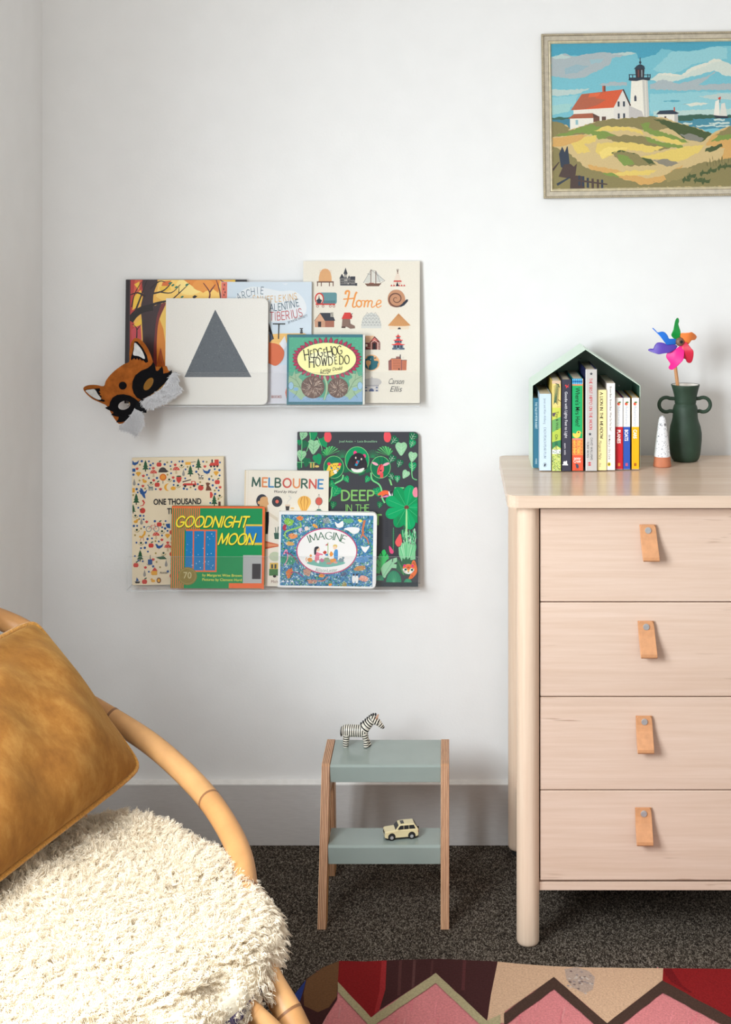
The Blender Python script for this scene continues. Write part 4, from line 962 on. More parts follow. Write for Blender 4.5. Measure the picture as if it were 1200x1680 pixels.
a.line([(806, 320), (800, 270), (790, 240)], 5, C(30, 70, 70)); a.line([(824, 318), (834, 270), (828, 240)], 5, C(30, 70, 70))
a.line([(462, 405), (450, 450), (380, 490), (360, 540), (355, 600), (332, 650)], 14, E3); a.line([(718, 385), (730, 450), (790, 490), (815, 540), (820, 610), (845, 660)], 14, E3)
for x, y, r_, c, ro in ((494, 445, 30, E1, -30), (686, 445, 30, E1, 30), (398, 555, 48, E1, 30), (775, 560, 40, E1, -20), (350, 490, 34, E1, 60), (372, 678, 34, E2, 10), (800, 676, 30, E2, 10)): leaf(x, y, r_, c, ro, C(110, 200, 130))
a.poly([(790, 572), (830, 548), (880, 552), (884, 586), (850, 584), (800, 618), (820, 592), (780, 590)], C(238, 104, 60)); a.poly([(880, 556), (910, 560), (918, 610), (900, 625), (888, 600)], C(240, 240, 240)); a.poly([(884, 552), (914, 556), (908, 600)], C(40, 38, 48)); a.poly([(800, 612), (860, 590), (886, 592), (880, 606)], C(236, 130, 190))
for x, y, r_, c, ro in ((995, 165, 58, E4, 0), (1100, 60, 44, E2, 30), (1100, 240, 44, E4, 10), (1035, 400, 38, E4, 30), (960, 440, 30, E1, 0), (910, 260, 40, E2, 30), (930, 90, 40, E2, 40), (1100, 330, 40, E1, 0), (980, 300, 36, E2, 20), (905, 420, 34, E2, -30), (1095, 120, 36, E1, 20)): leaf(x, y, r_, c, ro, C(200, 230, 206))
a.line([(1090, 280), (1095, 410), (1110, 440), (1140, 450)], 8, E3); a.rect(935, 518, 1022, 530, E3); a.poly([(880, 440), (900, 450), (915, 500), (900, 500)], C(130, 208, 130))
a.sm = False
LG, LW = C(134, 196, 108), .17
a.strokes('DEEP', 598, 592, 88, LG, width=292, wt=LW, gap=.26); a.strokes('IN THE', 594, 706, 60, LG, width=212, wt=.13, gap=.2); a.strokes('FOREST', 598, 812, 88, LG, width=430, wt=LW, gap=.2)
a.sm = True
for k in range(9):
    t = radians(-158+k*39.5); L_ = 200; wv = 52
    ca, sa = cos(t), sin(t); q = [(18, -8), (90, -wv*.7), (150, -wv), (190, -wv*.6), (204, 0), (190, wv*.6), (150, wv), (90, wv*.7), (18, 8)]
    a.poly([(1045+u*ca-v*sa, 700+u*sa+v*ca) for u, v in q], C(0, 150, 88) if k % 2 else C(0, 164, 100)); a.line([(1045+20*ca, 700+20*sa), (1045+180*ca, 700+180*sa)], 3, C(70, 190, 130))
a.ell(1045, 700, 22, 18, C(112, 66, 58)); a.poly([(1140, 520), (1112, 530), (1100, 570), (1115, 605), (1146, 600)], C(232, 140, 160))
a.crop(13.333, 610, 850); a.clip = (-500, -100, 1022, 1586)
a.poly([(748, -30), (778, -30), (784, 600), (760, 960), (745, 600)], C(170, 226, 160))
a.sm = False
for k in range(11): a.line([(690, 60+k*38), (740, 40+k*38)], 16, E1, 6)
for k in range(12):
    a.line([(300, 70+k*40), (332, 50+k*40), (362, 74+k*40)], 7, C(44, 50, 58)); a.line([(560, 100+k*30), (590, 84+k*30), (620, 106+k*30)], 6, C(44, 52, 60))
a.line([(478, 310), (475, 820)], 14, C(84, 160, 112))
for k in range(10): a.line([(440, 350+k*42), (475, 370+k*42), (510, 346+k*42)], 9, C(22, 110, 78))
a.sm = True
a.poly([(628, 442), (655, 540), (665, 620), (640, 690), (590, 724), (540, 690), (518, 620), (560, 530)], C(232, 96, 96)); a.poly([(388, 706), (450, 770), (484, 830), (460, 875), (410, 860), (388, 800)], C(226, 82, 130))
a.sm = False
for i in range(90):
    x = R.uniform(660, 965); y = R.uniform(330, 700); a.line([(x, y), (x+R.uniform(-20, 20), y+70), (x+R.uniform(-24, 24), y+150)], R.uniform(9, 16), R.choice((C(214, 240, 220), C(90, 206, 140), C(130, 220, 160), C(30, 150, 96))), 6)
a.poly([(590, 740), (640, 720), (700, 640), (760, 620), (830, 660), (960, 700), (960, 1000), (660, 1040), (600, 900)], C(130, 204, 152))
for i in range(40): x = R.uniform(620, 950); a.line([(x, R.uniform(640, 760)), (770+(x-770)*.5, 960)], 7, R.choice((C(90, 190, 130), C(170, 224, 182))))
leaf(250, 1040, 60, C(40, 180, 90)); a.poly([(100, 1060), (150, 930), (250, 790), (290, 785), (320, 850), (370, 920), (380, 980), (300, 1080), (220, 1160), (180, 1310), (100, 1290)], C(52, 190, 98))
for q in ([(205, 840), (240, 930)], [(130, 950), (190, 1040)], [(330, 870), (290, 940)], [(360, 1000), (290, 1080)], [(100, 1080), (150, 1170)]): a.line(q, 22, C(40, 50, 56), 8)
a.poly([(200, 1200), (260, 1100), (430, 990), (555, 955), (565, 1040), (490, 1090), (560, 1110), (555, 1190), (440, 1180), (410, 1230), (330, 1330), (300, 1400), (250, 1380)], C(150, 206, 164)); a.line([(250, 1370), (480, 1020)], 7, C(90, 150, 116)); a.line([(545, 1085), (490, 1090)], 18, C(40, 50, 56)); a.line([(450, 1050), (470, 980)], 16, C(40, 50, 56))
a.poly([(560, 1000), (600, 1000), (660, 1080), (680, 960), (720, 1000), (760, 935), (790, 1000), (840, 950), (860, 1040), (940, 990), (930, 1120), (850, 1340), (700, 1340), (540, 1220)], C(34, 100, 66))
for k in range(6): a.line([(700, 1330), (570+k*30, 1020+k*40)], 5, C(96, 160, 100))
for cx, cy, r_ in ((488, 1490, 168), (180, 1450, 90), (795, 1545, 100)):
    a.poly(arc(cx, cy, r_, r_*1.5 if r_ > 150 else r_*1.35, 180, 360, 22), C(22, 128, 92))
    for k in range(13): t = radians(180+7+k*14); a.line([(cx, cy), (cx+r_*.95*cos(t), cy+r_*1.35*sin(t))], 5, C(90, 190, 140))
a.rect(100, 1490, 1020, 1586, C(40, 52, 58))
# the tiger between the leaves
a.sm = True
TG = C(234, 112, 52)
a.poly([(880, 1060), (950, 1030), (1000, 1250), (900, 1400), (810, 1410), (860, 1300)], TG); a.ell(808, 1205, 126, 108, C(240, 236, 228)); a.poly([(700, 1130), (810, 1100), (915, 1130), (925, 1210), (870, 1180), (810, 1240), (750, 1180), (690, 1200)], TG)
a.ell(722, 1130, 26, 26, C(226, 40, 130)); a.ell(898, 1138, 26, 28, C(226, 40, 130)); a.ell(745, 1215, 28, 24, C(20, 120, 84)); a.ell(885, 1222, 28, 24, C(20, 120, 84)); a.ell(745, 1215, 10, 14, INK); a.ell(885, 1222, 10, 14, INK); a.ell(808, 1240, 26, 22, C(242, 190, 90)); a.ell(808, 1272, 14, 9, INK)
a.sm = False
for q in ([(790, 1160), (830, 1160)], [(780, 1178), (840, 1180)], [(700, 1240), (750, 1275)], [(930, 1250), (880, 1280)], [(900, 1080), (950, 1060)], [(880, 1330), (900, 1370)], [(930, 1090), (965, 1120)]): a.line(q, 12, C(70, 30, 30), 5)
a.done()

# --- white edged board book with a busy blue picture
a = shelf_book('picture_book', (456.5, 845.5, 617, 968.5), BL2, ZLO, 0.015, True, C(228, 228, 226), C(232, 232, 230), C(238, 238, 237), corner=0.011, roll=radians(-.8),
    label='white edged board book with a white oval on busy blue animals', group=G_LO)
a.crop(6.667, 450, 840); a.clip = (66, 70, 1076, 836)
a.rect(66, 70, 1076, 836, C(70, 128, 176))
pal = [C(58, 120, 176), C(96, 160, 204), C(48, 130, 110), C(80, 160, 120), C(150, 196, 214), C(40, 96, 130), C(110, 176, 110), C(60, 150, 150), C(200, 222, 224), C(34, 90, 90), C(84, 140, 190)]
lay = [[] for _ in pal]
for i in range(2600):
    x, y = R.uniform(66, 1076), R.uniform(70, 836)
    if ((x-570)/300)**2+((y-455)/215)**2 < 1: continue
    t = R.uniform(0, 2*pi); L_ = R.uniform(8, 26); w_ = R.uniform(3, 9); ca, sa = cos(t), sin(t)
    lay[R.randrange(len(pal))].append([(x-L_*ca, y-L_*sa), (x+w_*sa, y-w_*ca), (x+L_*ca, y+L_*sa), (x-w_*sa, y+w_*ca)])
for l_, c in zip(lay, pal): a.polys(l_, c)
def blob(x, y, rx, ry, c, ro=0):
    p = [(x+(rx*cos(t)*cos(radians(ro))-ry*sin(t)*sin(radians(ro)))*R.uniform(.75, 1.15), y+(rx*cos(t)*sin(radians(ro))+ry*sin(t)*cos(radians(ro)))*R.uniform(.75, 1.15)) for t in [2*pi*k/14 for k in range(14)]]
    a.poly(p, c)
a.sm = True
for x, y, rx, ry, c, ro in ((150, 150, 55, 40, C(140, 196, 80), 20), (270, 110, 40, 26, C(230, 128, 60), 0), (105, 210, 24, 36, C(178, 58, 74), 0), (195, 300, 50, 30, C(232, 150, 90), 0), (165, 385, 46, 24, C(216, 170, 96), 0), (560, 130, 46, 36, C(140, 152, 160), 0), (800, 130, 60, 26, C(96, 170, 130), 0), (930, 125, 26, 16, C(240, 220, 90), 20), (150, 560, 90, 50, C(56, 150, 120), 0), (165, 700, 36, 56, C(214, 116, 60), 20), (360, 690, 46, 40, C(196, 150, 130), 0), (520, 725, 34, 18, C(232, 150, 60), 0), (615, 820, 20, 16, C(236, 150, 50), 0), (770, 815, 30, 24, C(150, 140, 80), 0), (940, 640, 66, 30, C(196, 140, 82), -10), (980, 750, 60, 32, C(226, 160, 140), 0), (760, 705, 36, 22, C(84, 96, 130), -30), (960, 540, 90, 40, C(90, 146, 200), -15), (420, 790, 60, 26, C(200, 140, 120), 0), (280, 240, 26, 30, C(210, 200, 230), 0), (345, 220, 26, 24, C(236, 220, 210), 0), (440, 190, 34, 18, C(236, 170, 70), 30)): blob(x, y, rx, ry, c, ro)
for c in (C(30, 70, 110), C(226, 236, 236), C(24, 90, 80), C(150, 200, 120)):
    q = []
    for i in range(230):
        x, y = R.uniform(70, 1070), R.uniform(74, 832)
        if ((x-572)/345)**2+((y-458)/260)**2 < 1: continue
        t = R.uniform(0, 2*pi); L_ = R.uniform(6, 18); w_ = R.uniform(1.5, 3.5); ca, sa = cos(t), sin(t)
        q.append([(x-L_*ca, y-L_*sa), (x+w_*sa, y-w_*ca), (x+L_*ca, y+L_*sa), (x-w_*sa, y+w_*ca)])
    a.polys(q, c)
a.line([(270, 150), (275, 200), (130, 250), (110, 300), (150, 340)], 14, C(150, 206, 90)); a.line([(980, 120), (960, 260), (1010, 320), (1030, 380)], 24, C(206, 120, 80), 8); a.line([(975, 240), (940, 310)], 14, C(206, 120, 80))
a.line([(100, 500), (130, 450), (145, 540), (110, 620)], 14, C(236, 150, 180), 7); a.line([(110, 480), (180, 500), (240, 560), (270, 610)], 12, C(150, 50, 90), 6); a.line([(480, 780), (540, 780), (590, 735)], 8, C(232, 130, 110)); a.line([(180, 700), (240, 690), (320, 740)], 9, C(150, 60, 120))
for q in ([(655, 140), (690, 160), (740, 130), (745, 190), (690, 205), (665, 180)], [(945, 400), (990, 410), (1040, 395), (1010, 450), (990, 470), (960, 440)], [(755, 215), (830, 195), (920, 205), (915, 250), (860, 270), (800, 235)]): a.poly(q, C(238, 240, 240))
for x in (870, 905): a.ell(x, 755, 18, 46, C(238, 238, 236)); a.ell(x, 710, 11, 12, C(40, 46, 60))
for x in (100, 150, 200): a.poly([(x-16, 800), (x, 775), (x+16, 800)], C(236, 240, 240))
a.sm = False
a.ell(572, 458, 334, 250, C(196, 74, 116), n=56); a.ell(572, 458, 322, 238, C(242, 241, 240), n=56)
a.strokes('IMAGINE', 572, 292, 78, C(58, 106, 80), width=425, wt=.12, contrast=.5, serif=.11, gap=.16, fit_arc=520)
a.text('Alison', 512, 664, 40, C(118, 146, 132), width=125, rot=4); a.text('Lester', 636, 664, 40, C(118, 146, 132), width=108, rot=-6)
a.sm = True
a.poly([(355, 590), (420, 560), (560, 545), (700, 555), (775, 585), (690, 615), (560, 632), (430, 615)], C(120, 184, 170))
PKc = C(226, 126, 148)
a.poly([(445, 570), (448, 500), (465, 470), (490, 480), (530, 492), (525, 505), (490, 510), (490, 580)], PKc); a.ell(476, 440, 20, 24, C(240, 204, 176)); a.poly([(436, 500), (434, 435), (452, 412), (482, 412), (480, 430), (460, 445), (455, 490)], C(54, 54, 62))
a.poly([(648, 490), (660, 445), (685, 440), (694, 470), (690, 560), (660, 570)], C(84, 150, 208)); a.ell(660, 416, 21, 24, C(240, 208, 178)); a.poly([(638, 410), (648, 388), (675, 388), (686, 405), (676, 420), (668, 402)], C(226, 196, 110))
a.line([(583, 366), (585, 520)], 8, C(150, 180, 90)); a.poly([(582, 375), (550, 396), (578, 400)], C(190, 84, 96))
for x, y, rx, ry, c in ((388, 555, 30, 24, C(226, 150, 80)), (398, 512, 14, 15, C(226, 150, 80)), (550, 475, 20, 20, C(196, 70, 60)), (622, 490, 20, 30, C(230, 150, 70)), (520, 560, 24, 22, C(200, 120, 150)), (572, 550, 30, 28, C(150, 170, 140)), (640, 560, 40, 22, C(226, 150, 70)), (730, 555, 34, 22, C(130, 150, 160)), (478, 575, 16, 18, C(240, 240, 244)), (570, 500, 18, 12, C(70, 140, 196)), (752, 530, 14, 12, C(130, 150, 160)), (600, 590, 30, 14, C(200, 140, 130)), (670, 580, 24, 12, C(230, 160, 150))): blob(x, y, rx, ry, c)
a.line([(352, 575), (346, 545), (356, 530)], 8, C(226, 150, 80))
a.done()
# ------------------------------------------------------------------ chest of drawers
def rbox(mb, x0, x1, y0, y1, z0, z1, r, mat=0):
    mb.prism(rr(x0, y0, x1, y1, (r, r, r, r)), lambda u, v, w: (u, v, w), z0, z1, mat=mat)
DX0, DX1 = 0.1187, 0.6813
DZ = 0.906
def dresser():
    ox, oy = 0.40, -0.27
    root = empty('chest_of_drawers', (ox, oy, 0)); tag(root, 'pale beech chest of drawers with four leather pulls on round legs', 'chest of drawers')
    L = lambda x, y, z: (x-ox, y-oy, z)
    mb = MB(); rbox(mb, DX0-ox, DX1-ox, -0.492-oy, -0.030-oy, DZ-0.0245, DZ, 0.022); mb.build('top', M['beech_top'], root, bevel=0.005, bseg=3)
    for lx in (0.1613, 0.6387):
        for ly, z0 in ((-0.454, 0.0), (-0.058, 0.012)):
            mb = MB(); r = 0.0228
            mb.lathe([(r*.80, z0), (r*.93, z0+.002), (r*.99, z0+.006), (r, z0+.012), (r, DZ-0.0246)], 40, (0, 0, 0))
            leg = mb.build('leg', M['beech_z'], root, loc=L(lx, ly, 0))
            if z0:
                mb = MB(); mb.lathe([(.014, 0), (.014, z0)], 20); mb.build('foot_pad', M['black_pad'], leg)
    for sx in (-1, 1):
        xx = 0.1665 if sx < 0 else 0.6335
        mb = MB(); mb.prism([(-0.436, 0.115), (-0.30, 0.115), (-0.16, 0.15), (-0.077, 0.165), (-0.077, DZ-0.0246), (-0.436, DZ-0.0246)], lambda u, v, w: (w-ox, u-oy, v), xx-0.007, xx+0.007)
        mb.build('side_panel', M['beech_y'], root)
        mb = MB(); mb.prism([(-0.434, 0.10), (-0.30, 0.105), (-0.15, 0.135), (-0.078, 0.16), (-0.078, 0.175), (-0.15, 0.152), (-0.30, 0.124), (-0.434, 0.120)], lambda u, v, w: (w-ox, u-oy, v), xx-sx*-0.0075-0.003 if sx < 0 else xx+0.0045, xx-0.0075+0.0 if sx < 0 else xx+0.0105)
        mb.build('side_rail', M['beech_y'], root)
    mb = MB(); mb.box(0.1745-ox, 0.6255-ox, -0.44-oy, -0.06-oy, 0.118, DZ-0.0246); mb.build('carcass', M['dark_gap'], root)
    mb = MB(); mb.box(0.1835-ox, 0.6165-ox, -0.459-oy, -0.43-oy, 0.107, 0.1235); mb.build('bottom_rail', M['beech_x'], root, bevel=0.0012)
    mb = MB(); mb.box(0.178-ox, 0.622-ox, -0.062-oy, -0.055-oy, 0.12, DZ-0.0246); mb.build('back_panel', M['beech_x'], root)
    zl = [0.8735, 0.6865, 0.4965, 0.3090, 0.1275]
    pulls = [(1050.5, 861.5), (1047.5, 1020), (1044.5, 1176), (1043.5, 1327)]
    for i in range(4):
        zt, zb = zl[i]-(0.0 if i == 0 else 0.0012), zl[i+1]+0.0012
        mb = MB(); mb.box(0.186-ox, 0.614-ox, -0.461-oy, -0.442-oy, zb, zt)
        dr = mb.build('drawer', M['beech_x'], root, bevel=0.0012)
        px, py = pulls[i]; yf = -0.4615
        k = (yf-0.012-CY)/F
        hx = (px-VX)*k; hz = CZ-(py-VY)*k      # top-left corner of the strap
        hw = 0.0325; drop = [0.0058, 0.005, 0.002, 0.0015][i]
        prof = [(.0062, .000), (.0062, -.006), (.0068, -.018), (.0095, -.030), (.014, -.043), (.0185, -.054), (.0215, -.0625), (.0215, -.068), (.019, -.0705), (.015, -.0695), (.0105, -.062), (.006, -.050), (.0035, -.036), (.003, -.020), (.003, -.001)]
        th = 0.0024; mb = MB(); V = []; Fc = []; n = len(prof)
        for q, (w_, z_) in enumerate(prof):
            a_ = prof[max(0, q-1)]; b_ = prof[min(n-1, q+1)]
            tx, tz = b_[0]-a_[0], b_[1]-a_[1]; l = hypot(tx, tz); nx, nz = tz/l, -tx/l
            sh = drop*min(1, max(0, -z_/0.07)); ins = .004 if q == 0 else (.0008 if q == 1 else 0)
            for (o_, e_) in ((-th/2, 0), (-th/2, 1), (th/2, 1), (th/2, 0)):
                xx = hx+sh+(ins if e_ == 0 else hw-ins)
                V.append((xx, yf-(w_+nx*o_), hz+z_+nz*o_))
        for q in range(n-1):
            for e_ in range(4): Fc.append((q*4+e_, q*4+(e_+1) % 4, q*4+4+(e_+1) % 4, q*4+4+e_))
        Fc += [(0, 1, 2, 3), tuple(range(4*n-1, 4*n-5, -1))]
        mb.add([L(*p) for p in V], Fc, smooth=False)
        h = mb.build('handle', M['leather'], dr, bevel=0.0005, weld=True)
        mb = MB(); mb.lathe([(.0064, 0), (.0064, .0014), (.0060, .0018)], 28)
        mb.build('screw', M['steel'], dr, loc=L(hx+hw*.52, yf-.0078, hz-0.0115), rot=(pi/2, 0, 0))
dresser()

# ------------------------------------------------------------------ house-shaped holder and its books
HX0, HX1, HY0, HY1 = 0.1855, 0.4232, -0.190, -0.058
HZE, HZP, HXP, HT = 1.0872, 1.1675, 0.3030, 0.0013
ZH = DZ+HT+0.0004
def house_holder():
    root = empty('house_shaped_book_holder', (HX0, HY0, DZ+0.0002)); tag(root, 'mint green metal house shaped holder full of upright books', 'book holder')
    W = HX1-HX0; E_ = HZE-DZ; Pk = HZP-DZ; px = HXP-HX0; D = HY1-HY0
    out = [(0, 0), (W, 0), (W, E_), (px, Pk), (0, E_)]
    t = HT
    inn = [(t, t), (W-t, t), (W-t, E_-t*.6), (px, Pk-t*1.35), (t, E_-t*.6)]
    mb = MB(); n = 5
    V = [(u, 0, v) for u, v in out]+[(u, 0, v) for u, v in inn]+[(u, D, v) for u, v in out]+[(u, D, v) for u, v in inn]
    fr = [(i, (i+1) % n, n+(i+1) % n, n+i) for i in range(n)]; ou = [(i, 2*n+i, 2*n+(i+1) % n, (i+1) % n) for i in range(n)]
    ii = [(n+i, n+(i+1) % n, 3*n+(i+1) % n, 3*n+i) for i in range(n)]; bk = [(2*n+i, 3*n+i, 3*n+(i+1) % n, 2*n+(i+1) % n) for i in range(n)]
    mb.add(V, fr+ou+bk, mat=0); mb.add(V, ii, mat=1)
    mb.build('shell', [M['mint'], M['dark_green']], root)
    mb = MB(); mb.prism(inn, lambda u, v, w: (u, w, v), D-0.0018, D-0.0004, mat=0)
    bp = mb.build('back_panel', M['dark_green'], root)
    for sx, sy in ((952.3, 586.8), (887.7, 631.7), (1016, 633)):
        p = at(sx, sy, HY1-0.003); mb = MB(); mb.lathe([(.0022, 0), (.0020, .0008), (.0008, .0014)], 14)
        mb.build('screw', M['steel'], bp, loc=(p.x-HX0, D-0.0019, p.z-DZ), rot=(pi/2, 0, 0))
house_holder()
WH = C(240, 238, 232)
a = spine_book('story_book', 875.5, 885.1, 653.5, 767.8, 0, .11, (C(52, 104, 124), C(58, 114, 136)), 'slim teal book with white spine lettering against the mint wall', hard=.002)
a.text('THE TALE OF PETER RABBIT', 880.2, 682, 3.6, C(196, 214, 214), width=44, rot=90, bold=.01); a.text('WARNE', 880.2, 757, 3.0, C(196, 214, 214), width=9, rot=90); a.done()
a = spine_book('story_book', 885.7, 904.6, 646.5, 772.4, 0, .16, (C(186, 206, 222), C(200, 219, 233)), 'pale sky blue book beside the slim teal book')
a.text('Janet and Allan Ahlberg', 894.6, 675, 3.6, C(72, 96, 120), width=42, rot=90, bold=-.005); a.strokes('EACH PEACH PEAR PLUM', 894.6, 727, 3.6, C(60, 84, 116), width=50, rot=90, wt=.14, contrast=.5, serif=.12)
a.ring(894.6, 763, 2.7, 3.4, .4, C(40, 52, 70)); a.poly([(894, 760.5), (896, 761.5), (895.6, 764.5), (893.4, 766), (893.2, 763.5)], C(30, 40, 56)); a.done()
a = spine_book('story_book', 906.3, 920.6, 625, 773, 0, .16, (C(196, 170, 80), C(206, 216, 120)), 'book with a green palm and jungle patterned spine')
a.clip = (906.3, 625, 920.6, 773)
a.rect(906, 625, 921, 630, C(214, 186, 160)); a.rect(906, 630, 921, 669, C(238, 210, 130)); a.rect(906, 669, 921, 690, C(200, 208, 92)); a.poly([(906, 690), (921, 684), (921, 706), (906, 712)], C(112, 172, 100)); a.poly([(906, 710), (921, 702), (921, 724), (906, 726)], C(180, 200, 84)); a.poly([(906, 726), (921, 722), (921, 736), (913, 731), (906, 738)], C(64, 136, 92)); a.rect(906, 738, 921, 745, C(226, 232, 236))
for k in range(17):
    a.line([(915.5-k*.25, 632+k*1.7), (908.5, 634+k*1.9)], 1.3, C(42, 100, 76), .4); a.line([(915.5-k*.25, 632+k*1.7), (919.5-k*.2, 635+k*1.9)], 1.3, C(36, 86, 70), .4)
a.line([(912, 630), (917, 631), (918, 636)], 1.6, C(50, 80, 60)); a.line([(914, 668), (921, 667)], .5, C(170, 96, 56)); a.line([(916, 656), (920.5, 659)], 1, C(90, 60, 40)); a.poly([(906.6, 678), (913, 677), (910, 684), (907, 683)], C(94, 80, 96))
for i in range(150):
    y = R.uniform(741, 773); x = R.uniform(906.5, 920); q = R.uniform(.5, 1.5); a.poly([(x-q, y), (x, y-q), (x+q, y+q*.4)], R.choice((C(126, 166, 86), C(90, 130, 70), C(170, 200, 120), C(206, 220, 180), C(110, 100, 70))))
a.text('Tiny & Wild', 914.6, 690, 4, C(44, 60, 44), width=30, rot=90); a.text('Oh (iller)', 913.4, 726, 4.4, C(30, 66, 60), width=26, rot=90); a.done()
a = spine_book('story_book', 922.4, 937.4, 622.8, 773, 0, .16, (C(44, 44, 56), C(62, 62, 76)), 'charcoal book with a small red star and white lettering', hard=.002)
a.poly([(929, 631), (931, 634), (934, 630), (932.6, 634), (934, 636), (931.4, 635.4), (929, 638), (929.6, 634.6), (927, 633)], C(214, 66, 70))
a.text('Goodie with Lighty Feet to Light', 929.4, 681, 4.2, C(214, 214, 220), width=76, rot=90, bold=.01); a.text('sam otis', 927.8, 737, 3, C(206, 206, 212), width=19, rot=90, bold=.01)
a.poly([(922.8, 763.6), (923.4, 762), (925, 761.4), (924.4, 758.6), (926.2, 756.8), (928.4, 757.4), (929.6, 756), (931, 757), (930.8, 760.6), (932.4, 762.4), (932.4, 763.8)], C(224, 226, 228)); a.done()
a = spine_book('story_book', 939.3, 957.2, 621.5, 772.6, 0, .16, (C(20, 120, 118), C(40, 170, 104)), 'book with a green spine, blue checked top and orange foot')
a.rect(939.3, 621.5, 957.2, 630.6, C(48, 138, 196))
for r_ in range(3):
    for k in range(6): a.rect(939.8+k*3+(r_ % 2)*1.5, 622+r_*3, 941.3+k*3+(r_ % 2)*1.5, 624.6+r_*3, C(30, 70, 130) if r_ % 2 else C(126, 196, 220))
a.rect(939.3, 630.6, 957.2, 633, C(226, 142, 96)); a.text("Where's Mrs Hen?", 948.2, 668, 7.2, C(26, 40, 34), width=64, rot=90, bold=.010)
a.poly(arc(946.5, 713, 6.4, 6, 0, 180, 10)+[(940.2, 710.5), (945, 712), (947.5, 708.4)], C(242, 208, 92)); a.ell(950, 710.5, 3.6, 3.4, C(242, 208, 92)); a.ell(949.8, 709.6, 1.2, 1.3, INK); a.poly([(953, 709.6), (955.4, 710.6), (953, 711.6)], C(222, 110, 60))
a.rect(939.3, 719.4, 957.2, 721.6, C(236, 132, 134)); a.rect(939.3, 721.6, 957.2, 747, C(236, 142, 82)); a.rect(939.3, 747, 957.2, 772.6, C(226, 92, 64))
for r_ in range(5):
    for k in range(4): a.ell(941+k*4.6, 723.5+r_*5.2, 1.1, 1.1, C(214, 104, 60), n=8)
a.text('Put Yaps', 950.6, 734, 4.4, C(240, 196, 84), width=21, rot=90, bold=.02); a.text('and a Bear', 943.6, 734, 4, C(240, 196, 84), width=22, rot=90, bold=.02)
a.text('nosy', 947.8, 752, 4.6, C(244, 226, 216), width=11, bold=.02); a.text('Crow', 947.6, 757, 4.8, C(244, 226, 216), width=12, bold=.02)
a.poly([(943.6, 762.4), (947, 761), (949.6, 763), (950.2, 767), (948, 769), (945.6, 767), (945.4, 763.6)], C(66, 78, 96)); a.line([(946, 768.6), (945.6, 771)], .6, INK); a.line([(948.6, 768.6), (949, 771)], .6, INK); a.rect(956.4, 621.5, 957.2, 747, C(232, 160, 80)); a.done()
a = spine_book('story_book', 961.3, 979.8, 606.2, 772.8, 0, .168, (C(30, 36, 78), C(196, 193, 191)), 'tallest silver grey book with red lettering and dark stars', hard=.002)
def star(x, y, r, c): a.poly([(x+(r if k % 2 == 0 else r*.42)*sin(pi*k/5), y-(r if k % 2 == 0 else r*.42)*cos(pi*k/5)) for k in range(10)], c)
star(970.6, 613.6, 3, C(40, 44, 60)); star(968.6, 712.6, 3, C(40, 44, 60)); a.rect(961.3, 606.2, 962.6, 772.8, C(226, 226, 226))
a.strokes('THE FIRST HIPPO ON THE MOON', 969.8, 663, 4.6, C(198, 66, 72), width=84, rot=90, wt=.2, contrast=.4, serif=.14)
a.strokes('DAVID WALLIAMS', 971.2, 737, 3.4, C(78, 76, 80), width=36, rot=90, wt=.16, contrast=.3, serif=.1); a.strokes('TONY ROSS', 965, 738, 3.4, C(78, 76, 80), width=26, rot=90, wt=.16, contrast=.3, serif=.1)
a.rect(965.4, 759, 970.2, 760.6, C(206, 46, 58)); a.rect(965.4, 762.4, 970.2, 764, C(206, 46, 58)); a.rect(967.2, 758, 968.2, 764.6, C(206, 46, 58)); a.done()
a = spine_book('story_book', 980.6, 995.6, 640, 772, 0, .15, (C(206, 190, 140), C(242, 226, 166)), 'pale yellow book with bold black lettering')
a.strokes('A LION IN THE MEADOW', 987.4, 682, 4.6, C(30, 28, 26), width=76, rot=90, wt=.2, contrast=.45, serif=.14); a.text('Margaret Mahy', 985.6, 739, 4, C(96, 88, 70), width=31, rot=90, shear=.2); a.text('illus', 985.4, 763, 2.6, C(120, 110, 90), width=6, rot=90); a.done()
a = spine_book('story_book', 995.9, 1009.6, 629, 771.6, 0, .16, (C(206, 196, 186), C(240, 234, 230)), 'white book with tiny black lettering and a yellow dot')
a.text('Brown Bear, Brown Bear, What Do You See?', 1002.4, 671, 3.3, C(50, 46, 46), width=73, rot=90, bold=.004); a.text('Bill Martin Jr / Eric Carle', 1000.6, 734, 3.3, C(50, 46, 46), width=40, rot=90, bold=.004); a.ell(999.8, 762, 2.9, 3.3, C(240, 214, 70)); a.poly([(999, 760), (1001, 760.6), (1001, 763), (999, 764.4)], INK); a.done()
